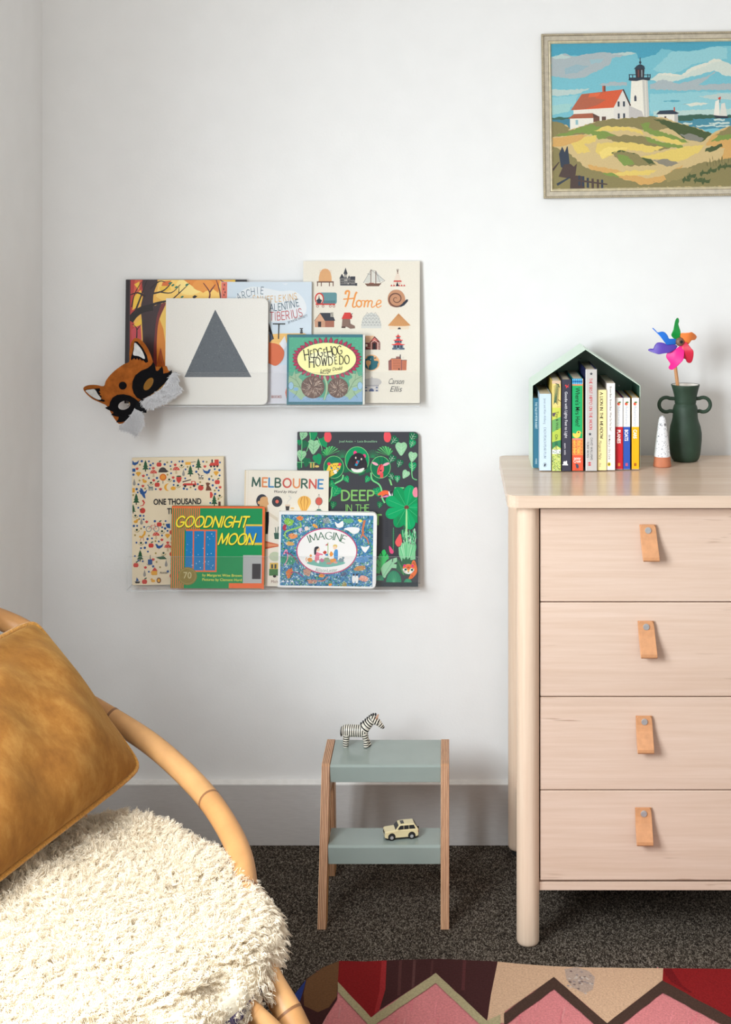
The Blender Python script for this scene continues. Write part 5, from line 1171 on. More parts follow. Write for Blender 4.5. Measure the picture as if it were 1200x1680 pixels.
for (x0, x1, col, nm, lab, foot) in ((1010.6, 1022.4, C(196, 40, 50), 'PLANES', 'small book with a white top and red lower spine', C(226, 150, 70)), (1023.4, 1034.4, C(52, 88, 178), 'BOATS', 'small book with a white top and blue lower spine', C(214, 90, 100)), (1037.2, 1049, C(246, 180, 30), 'CARS', 'small book with a white top and yellow lower spine', C(150, 60, 40))):
    a = spine_book('story_book', x0, x1, 653, 770.4, 0, .135, (tuple(c*.7 for c in col[:3])+(1,), C(238, 234, 230)), lab)
    m_ = (x0+x1)/2
    a.rect(x0, 700.6, x1, 770, col); a.ell(m_-.6, 663, 2.5, 2.5, C(214, 60, 50)); a.ell(m_+.6, 660.2, 2.4, 1.2, C(70, 120, 60)); a.ell(m_+.4, 663.4, 1.3, 1.4, C(226, 140, 90))
    a.text("Richard Scarry's", m_-.2, 683, 3.6, C(150, 172, 200), width=31, rot=90); a.text(nm, m_-.6, 704+len(nm)*2.1, 5.4, C(244, 240, 236), width=len(nm)*3.7, rot=90, bold=.03)
    a.rect(m_-2, 760, m_-.2, 765, foot); a.rect(m_+.3, 760, m_+1.6, 765, foot); a.done()

# ------------------------------------------------------------------ vase, pinwheel, cone ornament
def vase():
    c = Vector((0.5376, -0.0985, DZ+0.0004)); k = 3.2155/F
    root = empty('two_handled_vase', c); tag(root, 'dark green clay vase with two ring handles and a flared neck', 'vase')
    zz = lambda py: (758-py)*k*1.0
    prof = [(18.5, 758.0), (20.6, 756.6), (22.4, 754), (24.2, 748), (25.2, 738), (25.9, 724), (25.9, 712), (24.6, 702), (22.2, 694), (20.8, 688), (20.4, 680), (20.4, 673), (19.2, 668.2), (17.8, 665.8), (17.0, 664.6), (17.6, 663.4), (18.0, 659), (18.6, 652), (20.4, 644), (22.0, 638), (23.1, 634), (23.0, 633.2), (22.2, 633), (21.4, 633.6)]
    mb = MB(); mb.lathe([(r*k, zz(y)) for r, y in prof], 56)
    inn = [(21.4, 633.6), (19.5, 640), (17.4, 650), (16.2, 660), (15.8, 666), (18, 676), (20, 700), (22, 720), (20, 750)]
    mb.f.pop(); mb.m.pop(); mb.s.pop(); mb.c.pop()   # mouth stays open
    mb.lathe([(r*k, zz(y)) for r, y in inn], 56, mat=1)
    del mb.f[-2]; del mb.m[-2]; del mb.s[-2]; del mb.c[-2]
    for v in range(len(mb.v)):
        x, y, z = mb.v[v]; an = atan2(y, x); s_ = 1+.018*sin(an*2+z*40)+.012*sin(an*3-z*70); mb.v[v] = (x*s_, y*s_, z)
    mb.build('body', [M['glaze_green'], M['vase_inside']], root)
    for sg, cx in ((-1, -31.5), (1, 29.3)):
        pts = []
        for q in range(25):
            t = radians(-128+256*q/24); pts.append(((cx-sg*1.0+sg*(11.6*cos(t)-.5))*k, 0.0, zz(666.4)+11.6*k*sin(t)))
        pts = [((cx*k+sg*(11.6*cos(radians(-118+236*q/24)))*k), 0.0, zz(666.3)+11.8*k*sin(radians(-118+236*q/24))) for q in range(25)]
        pts = [(sg*17.0*k, 0.0, zz(677.4))]+pts+[(sg*15.6*k, 0.0, zz(656.8))]
        mb = MB(); mb.tube(pts, 3.0*k, 14); mb.build('handle', M['glaze_green'], root)
    return c
vase()
def pinwheel():
    foot = Vector((0.5385, -0.094, DZ+0.03)); ct = at(1104, 566, -0.112)
    root = empty('pinwheel', foot); tag(root, 'rainbow coloured pinwheel on a wooden stick standing in the green vase', 'pinwheel')
    d = (ct-foot); up = d.normalized()
    mb = MB(); mb.tube([(0, 0, 0), tuple(d*1.02)], .0040, 14); mb.build('stick', M['dowel'], root)
    yh = -0.142; k = (yh-CY)/F
    hub = at(1116, 560.5, yh)
    mb = MB(); mb.lathe([(.0003, -.006), (.006, -.0052), (.0098, -.002), (.0104, .001), (.0090, .005), (.0055, .0078), (.0002, .0082)], 28)
    hb = mb.build('hub', M['hub'], root, loc=hub-foot, rot=(radians(90), 0, radians(14)))
    mb = MB(); mb.tube([(0, 0, .0078), (0, 0, .0098)], .0034, 16); mb.build('pin', M['black_gloss'], hb)
    mb = MB(); pa = hub+Vector((0, .004, 0))-foot; mb.tube([tuple(pa), tuple(d*0.995)], .0018, 10); mb.build('axle', M['steel'], root)
    # blades: outline in pixels of a close view (9.23x at 1050, 510); each is a bent plastic sheet
    B = [
     ('green', C(16, 152, 66), [(588, 440), (520, 420), (470, 362), (496, 290), (524, 185), (548, 128), (578, 108), (598, 124), (598, 165), (584, 200), (600, 260), (616, 320), (610, 372), (606, 420)], (535, 240), (598, 380), C(14, 128, 56)),
     ('orange', C(240, 134, 66), [(606, 440), (608, 372), (622, 334), (680, 326), (740, 322), (772, 314), (800, 328), (850, 366), (872, 400), (850, 436), (816, 444), (786, 446), (760, 480), (738, 506), (690, 480)], (744, 330), (678, 440), C(230, 104, 56)),
     ('red', C(206, 34, 66), [(640, 520), (690, 462), (726, 500), (770, 560), (802, 600), (806, 680), (796, 760), (772, 792), (740, 790), (714, 770), (700, 738), (676, 724), (640, 716), (630, 600)], (690, 540), (800, 600), C(216, 48, 74)),
     ('pink', C(240, 22, 140), [(576, 552), (640, 520), (672, 552), (664, 660), (648, 736), (590, 806), (520, 880), (482, 894), (450, 880), (446, 850), (466, 806), (440, 760), (406, 706), (412, 654), (440, 630), (520, 590)], (590, 560), (648, 640), C(226, 20, 128)),
     ('purple', C(84, 56, 168), [(566, 552), (500, 600), (440, 628), (360, 638), (280, 652), (200, 630), (140, 608), (136, 588), (164, 574), (208, 570), (226, 530), (256, 490), (300, 476), (370, 486), (420, 512), (500, 506), (560, 520)], (480, 520), (400, 600), C(78, 40, 146)),
     ('blue', C(20, 112, 214), [(560, 500), (470, 508), (410, 512), (374, 476), (300, 380), (236, 310), (196, 268), (210, 262), (244, 294), (272, 324), (330, 312), (376, 322), (414, 362), (440, 416), (480, 420), (560, 424)], (330, 404), (430, 410), C(10, 124, 226)),
    ]
    for nm, col, pts, f0, f1, col2 in B:
        P = [((1050+x/9.23), (510+y/9.23)) for x, y in smooth2(pts, True, 3)]
        # sheet: dense points inside the outline, pushed out of the plane around the fold line
        poly = [Vector(((x-VX)*k-(hub.x), CZ-(y-VY)*k-hub.z)) for x, y in P]
        mbp = sheet(poly, lambda u, v: 0.0, .0022)
        cen = Vector((0, 0)); tip = max(poly, key=lambda q: q.length); ax = tip.normalized(); L_ = tip.length
        verts, tris = mbp
        def dep(u, v):
            along = (u*ax.x+v*ax.y)/L_; side = (u*-ax.y+v*ax.x)/L_
            return 0.004+0.034*max(0, side+.02)*along-0.022*max(0, -side-.02)+0.008*sin(pi*min(1, max(0, along)))-0.003*along
        th = 0.0005; V = []; Fc = []
        hd = lambda u, v: -dep(u, v)+.006
        n = len(verts)
        for u, v in verts: V.append((u, hd(u, v)-th, v))
        for u, v in verts: V.append((u, hd(u, v)+th, v))
        Fc = [t for t in tris]+[tuple(q+n for q in t[::-1]) for t in tris]
        ed = {}
        for t in tris:
            for q in range(3):
                e = (t[q], t[(q+1) % 3]); ed[e] = 1
        for (p_, q_) in list(ed):
            if (q_, p_) not in ed: Fc.append((q_, p_, p_+n, q_+n))
        fl = [Vector(((1050+x/9.23-VX)*k-hub.x, CZ-(510+y/9.23-VY)*k-hub.z)) for x, y in (f0, f1)]
        dv = fl[1]-fl[0]; cols = []
        for f in Fc:
            c_ = sum((Vector((V[q][0], V[q][2])) for q in f), Vector((0, 0)))/len(f)
            cols.append(col)
        mb = MB(); mb.add(V, Fc, cols, smooth=True)
        o = mb.build('blade', M['plastic'], root, loc=hub-foot); o['label'] = nm+' pinwheel blade'
def inside(p, poly):
    c = False; n = len(poly)
    for i in range(n):
        a, b_ = poly[i], poly[i-1]
        if (a[1] > p[1]) != (b_[1] > p[1]) and p[0] < (b_[0]-a[0])*(p[1]-a[1])/(b_[1]-a[1])+a[0]: c = not c
    return c
def sheet(poly, fn, step, holes=()):
    """triangulated flat outline with interior points every `step`"""
    V = []; E = []
    for ring_ in [poly]+list(holes):
        n0 = len(V); q = []
        for i in range(len(ring_)):
            a, b_ = Vector(ring_[i]), Vector(ring_[(i+1) % len(ring_)]); m = max(1, int((b_-a).length/step))
            for j in range(m): q.append(a+(b_-a)*j/m)
        V += q; E += [(n0+i, n0+(i+1) % len(q)) for i in range(len(q))]
    xs = [p[0] for p in poly]; ys = [p[1] for p in poly]
    x = min(xs)
    bd = list(V)
    while x < max(xs):
        y = min(ys)
        while y < max(ys):
            p = Vector((x+step*.13, y+step*.07))
            if inside(p, poly) and not any(inside(p, h) for h in holes) and min((p-q).length for q in bd) > step*.45: V.append(p)
            y += step
        x += step
    ov, oe, of, *_ = delaunay_2d_cdt([Vector(p) for p in V], E, [], 0, 1e-7)
    tris = []
    for f in of:
        c = sum((ov[i] for i in f), Vector((0, 0)))/len(f)
        if inside(c, poly) and not any(inside(c, h) for h in holes): tris.append(tuple(f))
    return [tuple(p) for p in ov], tris
pinwheel()
def cone():
    c = at(1089.3, 768, -0.19); c = Vector((c.x, -0.170, DZ+0.0004)); k = 3.144/F
    root = empty('ceramic_cone', c); tag(root, 'small white speckled ceramic cone with two drawn eyes on a terracotta foot', 'ornament')
    mb = MB(); mb.lathe([(13.6*k, 0), (14.6*k, .7*k), (14.6*k, 2*k), (12.9*k, 16.5*k)], 40); mb.build('foot', M['terracotta'], root)
    mb = MB(); pr = [(12.6, 16.0), (13.3, 16.6), (13.2, 18), (11.4, 34), (9.6, 50), (8.0, 62), (6.9, 70), (5.9, 76), (4.4, 80), (2.4, 82.4), (.3, 83)]
    mb.lathe([(r*k, z*k) for r, z in pr], 40); bd = mb.build('body', M['speckle'], root)
    for sx in (-3.2, 3.9):
        e = MB(); e.tube([(1.7*k*cos(2*pi*q/14), 0, 2.1*k*sin(2*pi*q/14)) for q in range(14)], .32*k, 6, closed=True); e.ball((0, 0, 0), (.8*k, .4*k, 1.0*k), 10, 6)
        rad_ = 7.0; e.build('eye', M['black_gloss'], bd, loc=(sx*k, -sqrt(rad_**2-sx**2)*k, 69*k), rot=(radians(-8), 0, radians(sx*7)))
cone()
# ------------------------------------------------------------------ fox mask hung on the end of the upper ledge
def fox_mask():
    s = 6.667; ox, oy = 125, 550; yb = -0.092; k = (yb-CY)/F
    cx, cy = 735, 690   # centre of the mask in the close view
    o = at(ox+cx/s, oy+cy/s, yb); root = empty('fox_mask', o, (0, 0, 0)); tag(root, 'orange felt fox mask with grey fur cheeks hanging from the upper ledge', 'mask')
    T_ = lambda x, y: ((x-cx)/s*k, -(y-cy)/s*k)
    ca, sa = cos(radians(38)), sin(radians(38))
    def dome(u, v):   # the mask bows around its own upright axis
        q = (u*ca+v*sa)/0.085
        return 0.020*(1-q*q)
    def plate(name, pts, col, w0, th, m, holes=(), step=.0045, parent=None):
        poly = [T_(*p) for p in pts]; hl = [[T_(*p) for p in h] for h in holes]
        vs, tr = sheet(poly, None, step, hl); n = len(vs)
        V = [(u, -(dome(u, v)+w0+th), v) for u, v in vs]+[(u, -(dome(u, v)+w0), v) for u, v in vs]
        Fc = list(tr)+[tuple(q+n for q in t[::-1]) for t in tr]; ed = set()
        for t in tr:
            for q in range(3): ed.add((t[q], t[(q+1) % 3]))
        for p_, q_ in ed:
            if (q_, p_) not in ed: Fc.append((q_, p_, p_+n, q_+n))
        mb = MB(); mb.add(V, Fc, col, smooth=False); ob = mb.build(name, m, parent or root); return ob, vs, tr
    eye1 = [(760+x*.9, y) for x, y in []]
    def ellp(x, y, rx, ry, rot, n=22):
        c_, s_ = cos(radians(rot)), sin(radians(rot)); return [(x+rx*cos(t)*c_-ry*sin(t)*s_, y+rx*cos(t)*s_+ry*sin(t)*c_) for t in [2*pi*i/n for i in range(n)]]
    e1 = ellp(812, 522, 82, 44, -58); e2 = ellp(546, 754, 78, 52, -22)
    OG = C(176, 98, 38); BK = C(20, 19, 22)
    face = [(75, 585), (95, 560), (150, 542), (230, 538), (318, 548), (345, 490), (395, 425), (460, 365), (545, 305), (602, 278), (600, 180), (615, 80), (640, 35), (665, 28), (715, 50), (775, 120), (820, 210), (846, 280), (880, 340), (930, 350), (985, 335), (1010, 385), (1040, 400), (1020, 450), (900, 590), (790, 670), (740, 690), (660, 790), (560, 930), (490, 965), (455, 950), (400, 870), (345, 770), (270, 735), (180, 700), (120, 655), (85, 615)]
    plate('felt_face', smooth2(face, True, 3), OG, 0.0, .0022, M['plush'], (e1, e2))
    for (bl, wh) in (([(650, 62), (680, 65), (735, 130), (785, 220), (800, 285), (775, 295), (750, 265), (735, 270), (712, 245), (702, 265), (684, 240), (672, 260), (655, 240), (622, 264), (620, 240), (640, 150)], [(654, 76), (700, 115), (740, 175), (766, 252), (700, 220), (644, 206), (650, 140)]),
                     ([(95, 600), (130, 588), (200, 580), (272, 572), (275, 600), (258, 612), (280, 630), (262, 645), (290, 660), (280, 690), (325, 705), (318, 722), (260, 715), (180, 680), (115, 625)], [(104, 604), (160, 590), (215, 586), (250, 640), (286, 692), (240, 698), (170, 665), (125, 630)])):
        wh = smooth2(wh, True, 3)
        eb, _, _ = plate('ear_lining', bl, BK, .0023, .0012, M['felt'])
        plate('ear_patch', wh, C(224, 224, 222), .0036, .0010, M['felt'], parent=eb)
    p1 = [(852, 286), (872, 320), (884, 380), (905, 385), (945, 335), (958, 375), (962, 415), (1005, 408), (1046, 382), (1050, 412), (1000, 500), (910, 590), (830, 645), (735, 690), (690, 668), (655, 620), (638, 560), (642, 490), (672, 425), (730, 378), (800, 350), (835, 320)]
    p2 = [(322, 790), (375, 765), (388, 720), (420, 670), (470, 640), (540, 632), (610, 645), (670, 680), (712, 716), (668, 770), (625, 850), (560, 930), (500, 945), (442, 948), (470, 915), (478, 885), (440, 880), (386, 866), (418, 845), (415, 830), (350, 808)]
    plate('eye_patch', p1, BK, .0023, .0014, M['felt'], (ellp(812, 522, 76, 40, -58),)); plate('eye_patch', p2, BK, .0023, .0014, M['felt'], (ellp(546, 754, 72, 47, -22),))
    plate('forehead_spot', ellp(535, 538, 43, 43, 0), BK, .0023, .0014, M['felt'])
    plate('nose', [(664, 770), (700, 715), (745, 682), (780, 682), (797, 720), (795, 830), (760, 828), (700, 800), (675, 790)], C(26, 27, 30), .0042, .0030, M['felt'])
    for pts in ([(735, 692), (850, 640), (950, 570), (1010, 490), (1052, 410), (1085, 400), (1115, 420), (1110, 450), (1130, 485), (1128, 540), (1160, 580), (1130, 615), (1080, 650), (1010, 700), (920, 740), (860, 762), (800, 772)],
                [(668, 780), (745, 828), (760, 880), (755, 940), (720, 1000), (690, 1030), (665, 1085), (640, 1045), (590, 1030), (550, 1010), (480, 1005), (480, 985), (560, 930), (625, 850)]):
        ob, vs, tr = plate('fur_cheek', pts, C(150, 150, 156), .0030, .0024, M['felt'])
        P = []; rr_ = []
        for t in tr:
            for q in range(7):
                a_, b_ = R.random(), R.random()
                if a_+b_ > 1: a_, b_ = 1-a_, 1-b_
                u = vs[t[0]][0]+(vs[t[1]][0]-vs[t[0]][0])*a_+(vs[t[2]][0]-vs[t[0]][0])*b_; v = vs[t[0]][1]+(vs[t[1]][1]-vs[t[0]][1])*a_+(vs[t[2]][1]-vs[t[0]][1])*b_
                d = Vector((.35+R.gauss(0, .5), -.55, -1.0+R.gauss(0, .5))).normalized()*R.uniform(.006, .012)
                b0 = Vector((u, -(dome(u, v)+.0054), v))
                P.append([b0, b0+d*.4+Vector((0, -.0014, 0)), b0+d*.8+Vector((0, -.0010, 0)), b0+d])
        hair('fur', P, .00075, .00022, M['grey_hair'], ob)
def hair(name, strands, r0, r1, m, parent):
    K = len(strands[0]); N = len(strands)
    hc = bpy.data.hair_curves.new(name); hc.add_curves([K]*N)
    hc.points.foreach_set('position', [c for s_ in strands for p in s_ for c in p])
    hc.points.foreach_set('radius', [r0+(r1-r0)*(i/(K-1))**1.5 for s_ in strands for i in range(K)])
    hc.materials.append(m)
    o = bpy.data.objects.new(name, hc); COL.objects.link(o); o.parent = parent; o['kind'] = 'stuff'
    return o
fox_mask()

# ------------------------------------------------------------------ framed lighthouse painting
def painting():
    y = -0.0125; k = (y-CY)/F; roll = radians(.85)
    p0 = at(892.5, 326, y); W = 0.520; H = (326-56)*k
    root = empty('framed_painting', (p0.x, 0, p0.z), (0, -roll, 0)); tag(root, 'framed painting of a white lighthouse and red roofed house on dunes', 'painting')
    # moulding profile: (distance from the outer edge, height from the wall)
    prof = [(0, .002), (0, .0155), (.0015, .018), (.0045, .018), (.0055, .0155), (.0085, .0145), (.0155, .0125), (.0165, .0115), (.0195, .0125), (.021, .0105), (.0225, .0075), (.0225, .002)]
    mb = MB(); V = []; n = len(prof)
    for (cx_, cz_, sx, sz) in ((0, 0, 1, 1), (W, 0, -1, 1), (W, H, -1, -1), (0, H, 1, -1)):
        for d, h in prof: V.append((cx_+sx*d, -h, cz_+sz*d))
    Fc = []; cc = []
    gold, pale, dark, cream = C(176, 162, 132), C(206, 196, 176), C(120, 104, 80), C(226, 214, 180)
    sc = [gold, gold, gold, dark, pale, pale, dark, cream, cream, cream, cream]
    for q in range(4):
        for i in range(n-1): Fc.append((q*n+i, q*n+i+1, ((q+1) % 4)*n+i+1, ((q+1) % 4)*n+i)); cc.append(sc[i])
    mb.add(V, Fc, cc)
    # twisted-rope beads on the outer rim and fine beads at the sight edge
    def beads(inset, h, step, r, col, sl):
        for (a_, b_) in (((inset, inset), (W-inset, inset)), ((W-inset, inset), (W-inset, H-inset)), ((W-inset, H-inset), (inset, H-inset)), ((inset, H-inset), (inset, inset))):
            L_ = hypot(b_[0]-a_[0], b_[1]-a_[1]); m = int(L_/step); dx, dz = (b_[0]-a_[0])/L_, (b_[1]-a_[1])/L_
            for j in range(m):
                x = a_[0]+dx*(j+.5)*step; z = a_[1]+dz*(j+.5)*step
                e = Vector((dx-dz*sl, 0, dz+dx*sl)).normalized()*r*1.5
                q = Vector((-dz, 0, dx)).normalized()*r*.6
                c_ = Vector((x, -h, z)); up = Vector((0, -r*.7, 0))
                mb.add([tuple(c_-e), tuple(c_+q), tuple(c_+e), tuple(c_-q), tuple(c_+up)], [(0, 4, 1), (1, 4, 2), (2, 4, 3), (3, 4, 0)], col)
    beads(.003, .0178, .0042, .0021, C(214, 204, 184), .9); beads(.0178, .0122, .0024, .0008, C(236, 226, 196), 0)
    mb.build('frame', M['gilt'], root, weld=False)
    mb = MB(); mb.box(.015, W-.015, -.006, -.002, .015, H-.015, C(90, 80, 66)); ox_, oz_ = .0225, .0225
    # picture area in the close view: x 92..., y 122-1015 (3.75x at 880, 40)
    IH = H-.045; sc_ = IH/(1015-122)
    ca_, sa_ = cos(roll), sin(roll)
    def fn(px, py, w):
        X = (px-880)*3.75; Y = (py-40)*3.75
        # straighten the hung tilt of the photograph
        dx, dy = X-98, Y-1015; X2 = dx*ca_-dy*sa_*1; Y2 = dx*sa_+dy*ca_
        return (ox_+X2*sc_, -.0062-w, oz_-Y2*sc_)
    a = Art(mb, fn); a.crop(3.75, 880, 40)
    XR_ = 98+(W-.045)/sc_
    def fn2(px, py, w): return (ox_+((px-880)*3.75-95)*sc_, -.0062-w, oz_+(1015-(py-40)*3.75)*sc_)
    a.fn = fn2; a.clip = (95, 122, 95+(W-.045)/sc_, 1015)
    XE = 95+(W-.045)/sc_; sky1, sky2, sky3, cl1, cl2, cl3 = C(74, 160, 186), C(120, 190, 204), C(146, 202, 210), C(170, 182, 186), C(186, 206, 202), C(220, 222, 208)
    a.rect(95, 122, XE, 1015, sky2); a.rect(95, 122, XE, 150, sky1); a.rect(95, 880, XE, 1015, C(138, 128, 84)); a.wob = 4.0; a.poly([(95, 122), (XE, 122), (XE, 150), (1160, 140), (1060, 160), (1000, 175), (860, 180), (780, 160), (740, 200), (630, 220), (620, 185), (520, 190), (450, 185), (380, 180), (300, 200), (220, 195), (170, 180), (95, 200)], sky1)
    a.poly([(95, 205), (180, 180), (230, 200), (300, 190), (400, 178), (500, 185), (600, 182), (560, 200), (470, 215), (460, 250), (420, 270), (360, 300), (300, 330), (210, 340), (95, 320)], cl1)
    a.poly([(100, 200), (160, 185), (220, 205), (180, 215), (120, 215)], cl2); a.poly([(180, 270), (260, 250), (330, 260), (260, 300), (180, 310)], C(150, 180, 190)); a.poly([(470, 190), (590, 178), (620, 186), (560, 200)], cl2); a.poly([(330, 220), (420, 215), (400, 240), (340, 250)], C(156, 190, 198))
    a.poly([(95, 400), (200, 405), (330, 400), (260, 430), (130, 445), (95, 440)], cl2); a.poly([(95, 450), (260, 440), (230, 510), (95, 540)], sky3); a.poly([(95, 500), (220, 490), (200, 540), (95, 560)], C(160, 206, 204))
    a.poly([(720, 290), (840, 180), (1000, 176), (1120, 150), (1180, 160), (1180, 230), (1080, 240), (960, 260), (900, 300), (800, 320)], sky3)
    a.poly([(700, 350), (760, 310), (860, 318), (915, 322), (950, 285), (1010, 260), (1060, 255), (1100, 225), (1140, 232), (1200, 265), (XE, 240), (XE, 380), (1160, 330), (1100, 300), (1060, 310), (990, 330), (900, 350), (800, 380)], C(206, 216, 206))
    a.poly([(740, 325), (800, 310), (900, 325), (940, 290), (1000, 265), (1060, 252), (1100, 226), (1150, 240), (1100, 250), (1040, 275), (960, 300), (920, 330), (860, 332), (780, 325)], cl3)
    a.poly([(700, 380), (780, 350), (880, 380), (960, 360), (1040, 340), (1110, 305), (1060, 350), (1000, 390), (XE, 370), (XE, 420), (900, 420), (700, 410)], cl1); a.poly([(380, 375), (470, 360), (560, 365), (560, 385), (450, 388)], cl1)
    a.poly([(700, 440), (1000, 430), (XE, 440), (XE, 560), (700, 560)], sky3); a.poly([(1000, 460), (1150, 440), (XE, 450), (XE, 480), (1100, 480)], cl2); a.poly([(780, 485), (850, 478), (890, 485), (840, 492)], C(90, 166, 186)); a.poly([(900, 505), (1000, 495), (1070, 505), (960, 520)], cl3); a.poly([(720, 545), (XE, 535), (XE, 575), (720, 575)], C(186, 212, 206))
    a.poly([(95, 575), (210, 572), (210, 590), (95, 600)], C(60, 100, 84)); a.rect(95, 588, 210, 650, C(66, 128, 150)); a.rect(860, 575, XE, 660, C(74, 140, 160)); a.poly([(860, 578), (1000, 568), (1095, 575), (XE, 578), (XE, 590), (860, 600)], C(58, 96, 80))
    for q in ([(870, 600), (960, 595), (970, 604), (880, 608)], ): a.poly(q, C(58, 96, 80))
    for x, y, L_ in ((1090, 605, 70), (1060, 625, 130), (980, 640, 120), (1100, 645, 90), (900, 625, 60)): a.poly([(x, y-4), (x+L_, y-6), (x+L_, y+5), (x+8, y+6)], C(196, 214, 208))
    a.wob = 0.0
    # lighthouse
    DKb, WHi = C(44, 58, 72), C(238, 234, 220)
    a.poly([(588, 350), (688, 350), (696, 590), (572, 590)], WHi); a.poly([(655, 350), (688, 350), (696, 590), (664, 590)], C(200, 198, 190)); a.poly([(670, 350), (676, 350), (682, 590), (674, 590)], C(222, 218, 206))
    a.poly([(604, 482), (604, 455), (611, 443), (618, 455), (618, 482)], C(60, 66, 80)); a.poly([(570, 352), (574, 336), (706, 336), (702, 354), (690, 356), (660, 350), (620, 358), (584, 356)], DKb)
    for x in (576, 596, 690, 704): a.rect(x-3, 316, x+3, 340, DKb)
    a.line([(572, 318), (706, 322)], 5, DKb); a.poly([(612, 282), (670, 282), (666, 338), (616, 338)], C(52, 46, 54)); a.rect(628, 290, 636, 334, C(120, 70, 66)); a.rect(650, 290, 656, 334, C(150, 170, 176)); a.poly([(604, 284), (622, 264), (638, 256), (650, 256), (668, 266), (674, 284)], DKb); a.line([(644, 214), (644, 260)], 5, DKb); a.ell(644, 244, 7, 9, DKb)
    # house
    a.poly([(228, 530), (476, 520), (476, 600), (300, 620), (228, 580)], C(234, 230, 218)); a.poly([(476, 520), (536, 412), (580, 510), (570, 590), (476, 592)], C(226, 222, 214)); a.poly([(570, 508), (650, 545), (664, 588), (570, 588)], C(196, 192, 188))
    a.poly([(212, 532), (280, 434), (536, 408), (476, 520)], C(214, 94, 58)); a.poly([(212, 532), (280, 434), (420, 420), (360, 460), (430, 470), (380, 500), (300, 525)], C(178, 98, 72)); a.poly([(330, 430), (400, 425), (380, 450), (320, 455)], C(222, 106, 66)); a.line([(536, 408), (580, 510)], 9, C(70, 50, 50)); a.rect(408, 384, 428, 420, C(120, 72, 60)); a.rect(408, 384, 416, 420, C(206, 96, 66))
    for x, y in ((507, 498), (540, 498), (507, 572), (540, 572)): a.rect(x-6, y-16, x+6, y+16, C(56, 64, 78))
    a.poly([(206, 584), (350, 580), (350, 620), (206, 655)], C(236, 232, 220)); a.poly([(350, 580), (388, 572), (388, 605), (350, 615)], C(112, 76, 62)); a.poly([(194, 584), (230, 556), (345, 552), (388, 574), (350, 582)], C(168, 96, 70)); a.poly([(345, 552), (388, 574), (352, 582)], C(96, 66, 58)); a.rect(240, 592, 256, 622, C(150, 190, 196)); a.rect(402, 574, 428, 600, C(96, 72, 66))
    a.poly([(748, 565), (870, 560), (870, 625), (748, 610)], C(234, 230, 218)); a.poly([(850, 562), (872, 560), (872, 626), (850, 620)], C(190, 188, 184)); a.poly([(736, 565), (760, 543), (840, 540), (880, 560), (860, 566)], C(48, 60, 76)); a.rect(846, 522, 854, 546, C(196, 80, 60)); a.rect(788, 578, 800, 600, C(84, 60, 58))
    a.poly([(1090, 572), (1185, 585), (1175, 596), (1105, 594)], C(48, 52, 64)); a.poly([(1092, 575), (1104, 490), (1125, 480), (1130, 580)], C(236, 232, 220)); a.poly([(1130, 580), (1140, 505), (1162, 500), (1176, 582)], C(222, 220, 210)); a.line([(1132, 465), (1132, 500)], 3, C(80, 60, 50)); a.poly([(1120, 470), (1138, 460), (1136, 480), (1124, 480)], C(206, 72, 56))
    # dunes
    a.wob = 5.0
    OLg, GRd, SND, YEL, TN, DKG = C(138, 128, 84), C(126, 150, 74), C(208, 184, 132), C(226, 200, 108), C(212, 166, 98), C(72, 88, 52)
    a.poly([(95, 610), (180, 620), (206, 652), (330, 615), (440, 590), (560, 586), (640, 590), (700, 575), (780, 585), (880, 620), (980, 650), (1080, 690), (1170, 650), (XE, 620), (XE, 1015), (95, 1015)], SND)
    a.poly([(95, 600), (150, 608), (206, 640), (190, 660), (95, 690)], OLg); a.poly([(206, 655), (330, 615), (440, 592), (560, 586), (700, 575), (800, 600), (820, 650), (700, 670), (600, 640), (500, 640), (400, 650), (300, 680), (150, 690), (95, 700), (95, 680)], OLg)
    a.poly([(110, 690), (206, 658), (330, 620), (400, 640), (360, 660), (440, 670), (490, 690), (460, 710), (380, 716), (360, 690), (280, 670), (180, 690)], GRd); a.poly([(640, 620), (700, 615), (690, 650), (760, 670), (850, 700), (940, 740), (860, 740), (740, 700), (660, 670)], GRd)
    a.poly([(720, 592), (770, 600), (880, 625), (980, 650), (1080, 690), (1010, 740), (920, 720), (870, 690), (800, 640)], DKG); a.poly([(880, 690), (960, 690), (1030, 720), (1000, 740), (920, 720)], C(132, 132, 122))
    a.poly([(350, 660), (420, 635), (560, 640), (640, 660), (660, 690), (560, 660), (450, 665)], YEL); a.poly([(420, 700), (560, 690), (660, 700), (720, 740), (840, 770), (760, 790), (600, 770), (480, 730)], OLg); a.poly([(660, 695), (760, 735), (900, 760), (900, 775), (800, 770), (680, 730)], GRd); a.poly([(700, 700), (780, 700), (920, 745), (880, 756), (760, 730)], YEL)
    a.poly([(210, 740), (290, 700), (370, 690), (360, 730), (290, 740), (330, 790), (250, 800)], YEL); a.poly([(370, 740), (480, 730), (600, 740), (780, 770), (700, 800), (560, 780), (420, 830), (360, 790)], YEL); a.poly([(380, 790), (440, 760), (560, 770), (470, 800), (400, 835)], C(236, 212, 122)); a.poly([(620, 830), (760, 800), (900, 770), (1030, 755), (1000, 800), (900, 850), (820, 870), (740, 840)], YEL)
    a.poly([(95, 700), (220, 690), (320, 680), (260, 720), (180, 750), (95, 755)], TN); a.poly([(1080, 700), (1180, 650), (XE, 640), (XE, 820), (1120, 860), (1160, 780), (1040, 760)], TN); a.poly([(1070, 740), (1130, 690), (XE, 660), (XE, 700), (1150, 730)], GRd); a.poly([(1100, 700), (1180, 650), (XE, 625), (XE, 660), (1150, 700)], OLg); a.poly([(1040, 780), (1140, 750), (1145, 770), (1080, 800), (1035, 800)], DKG)
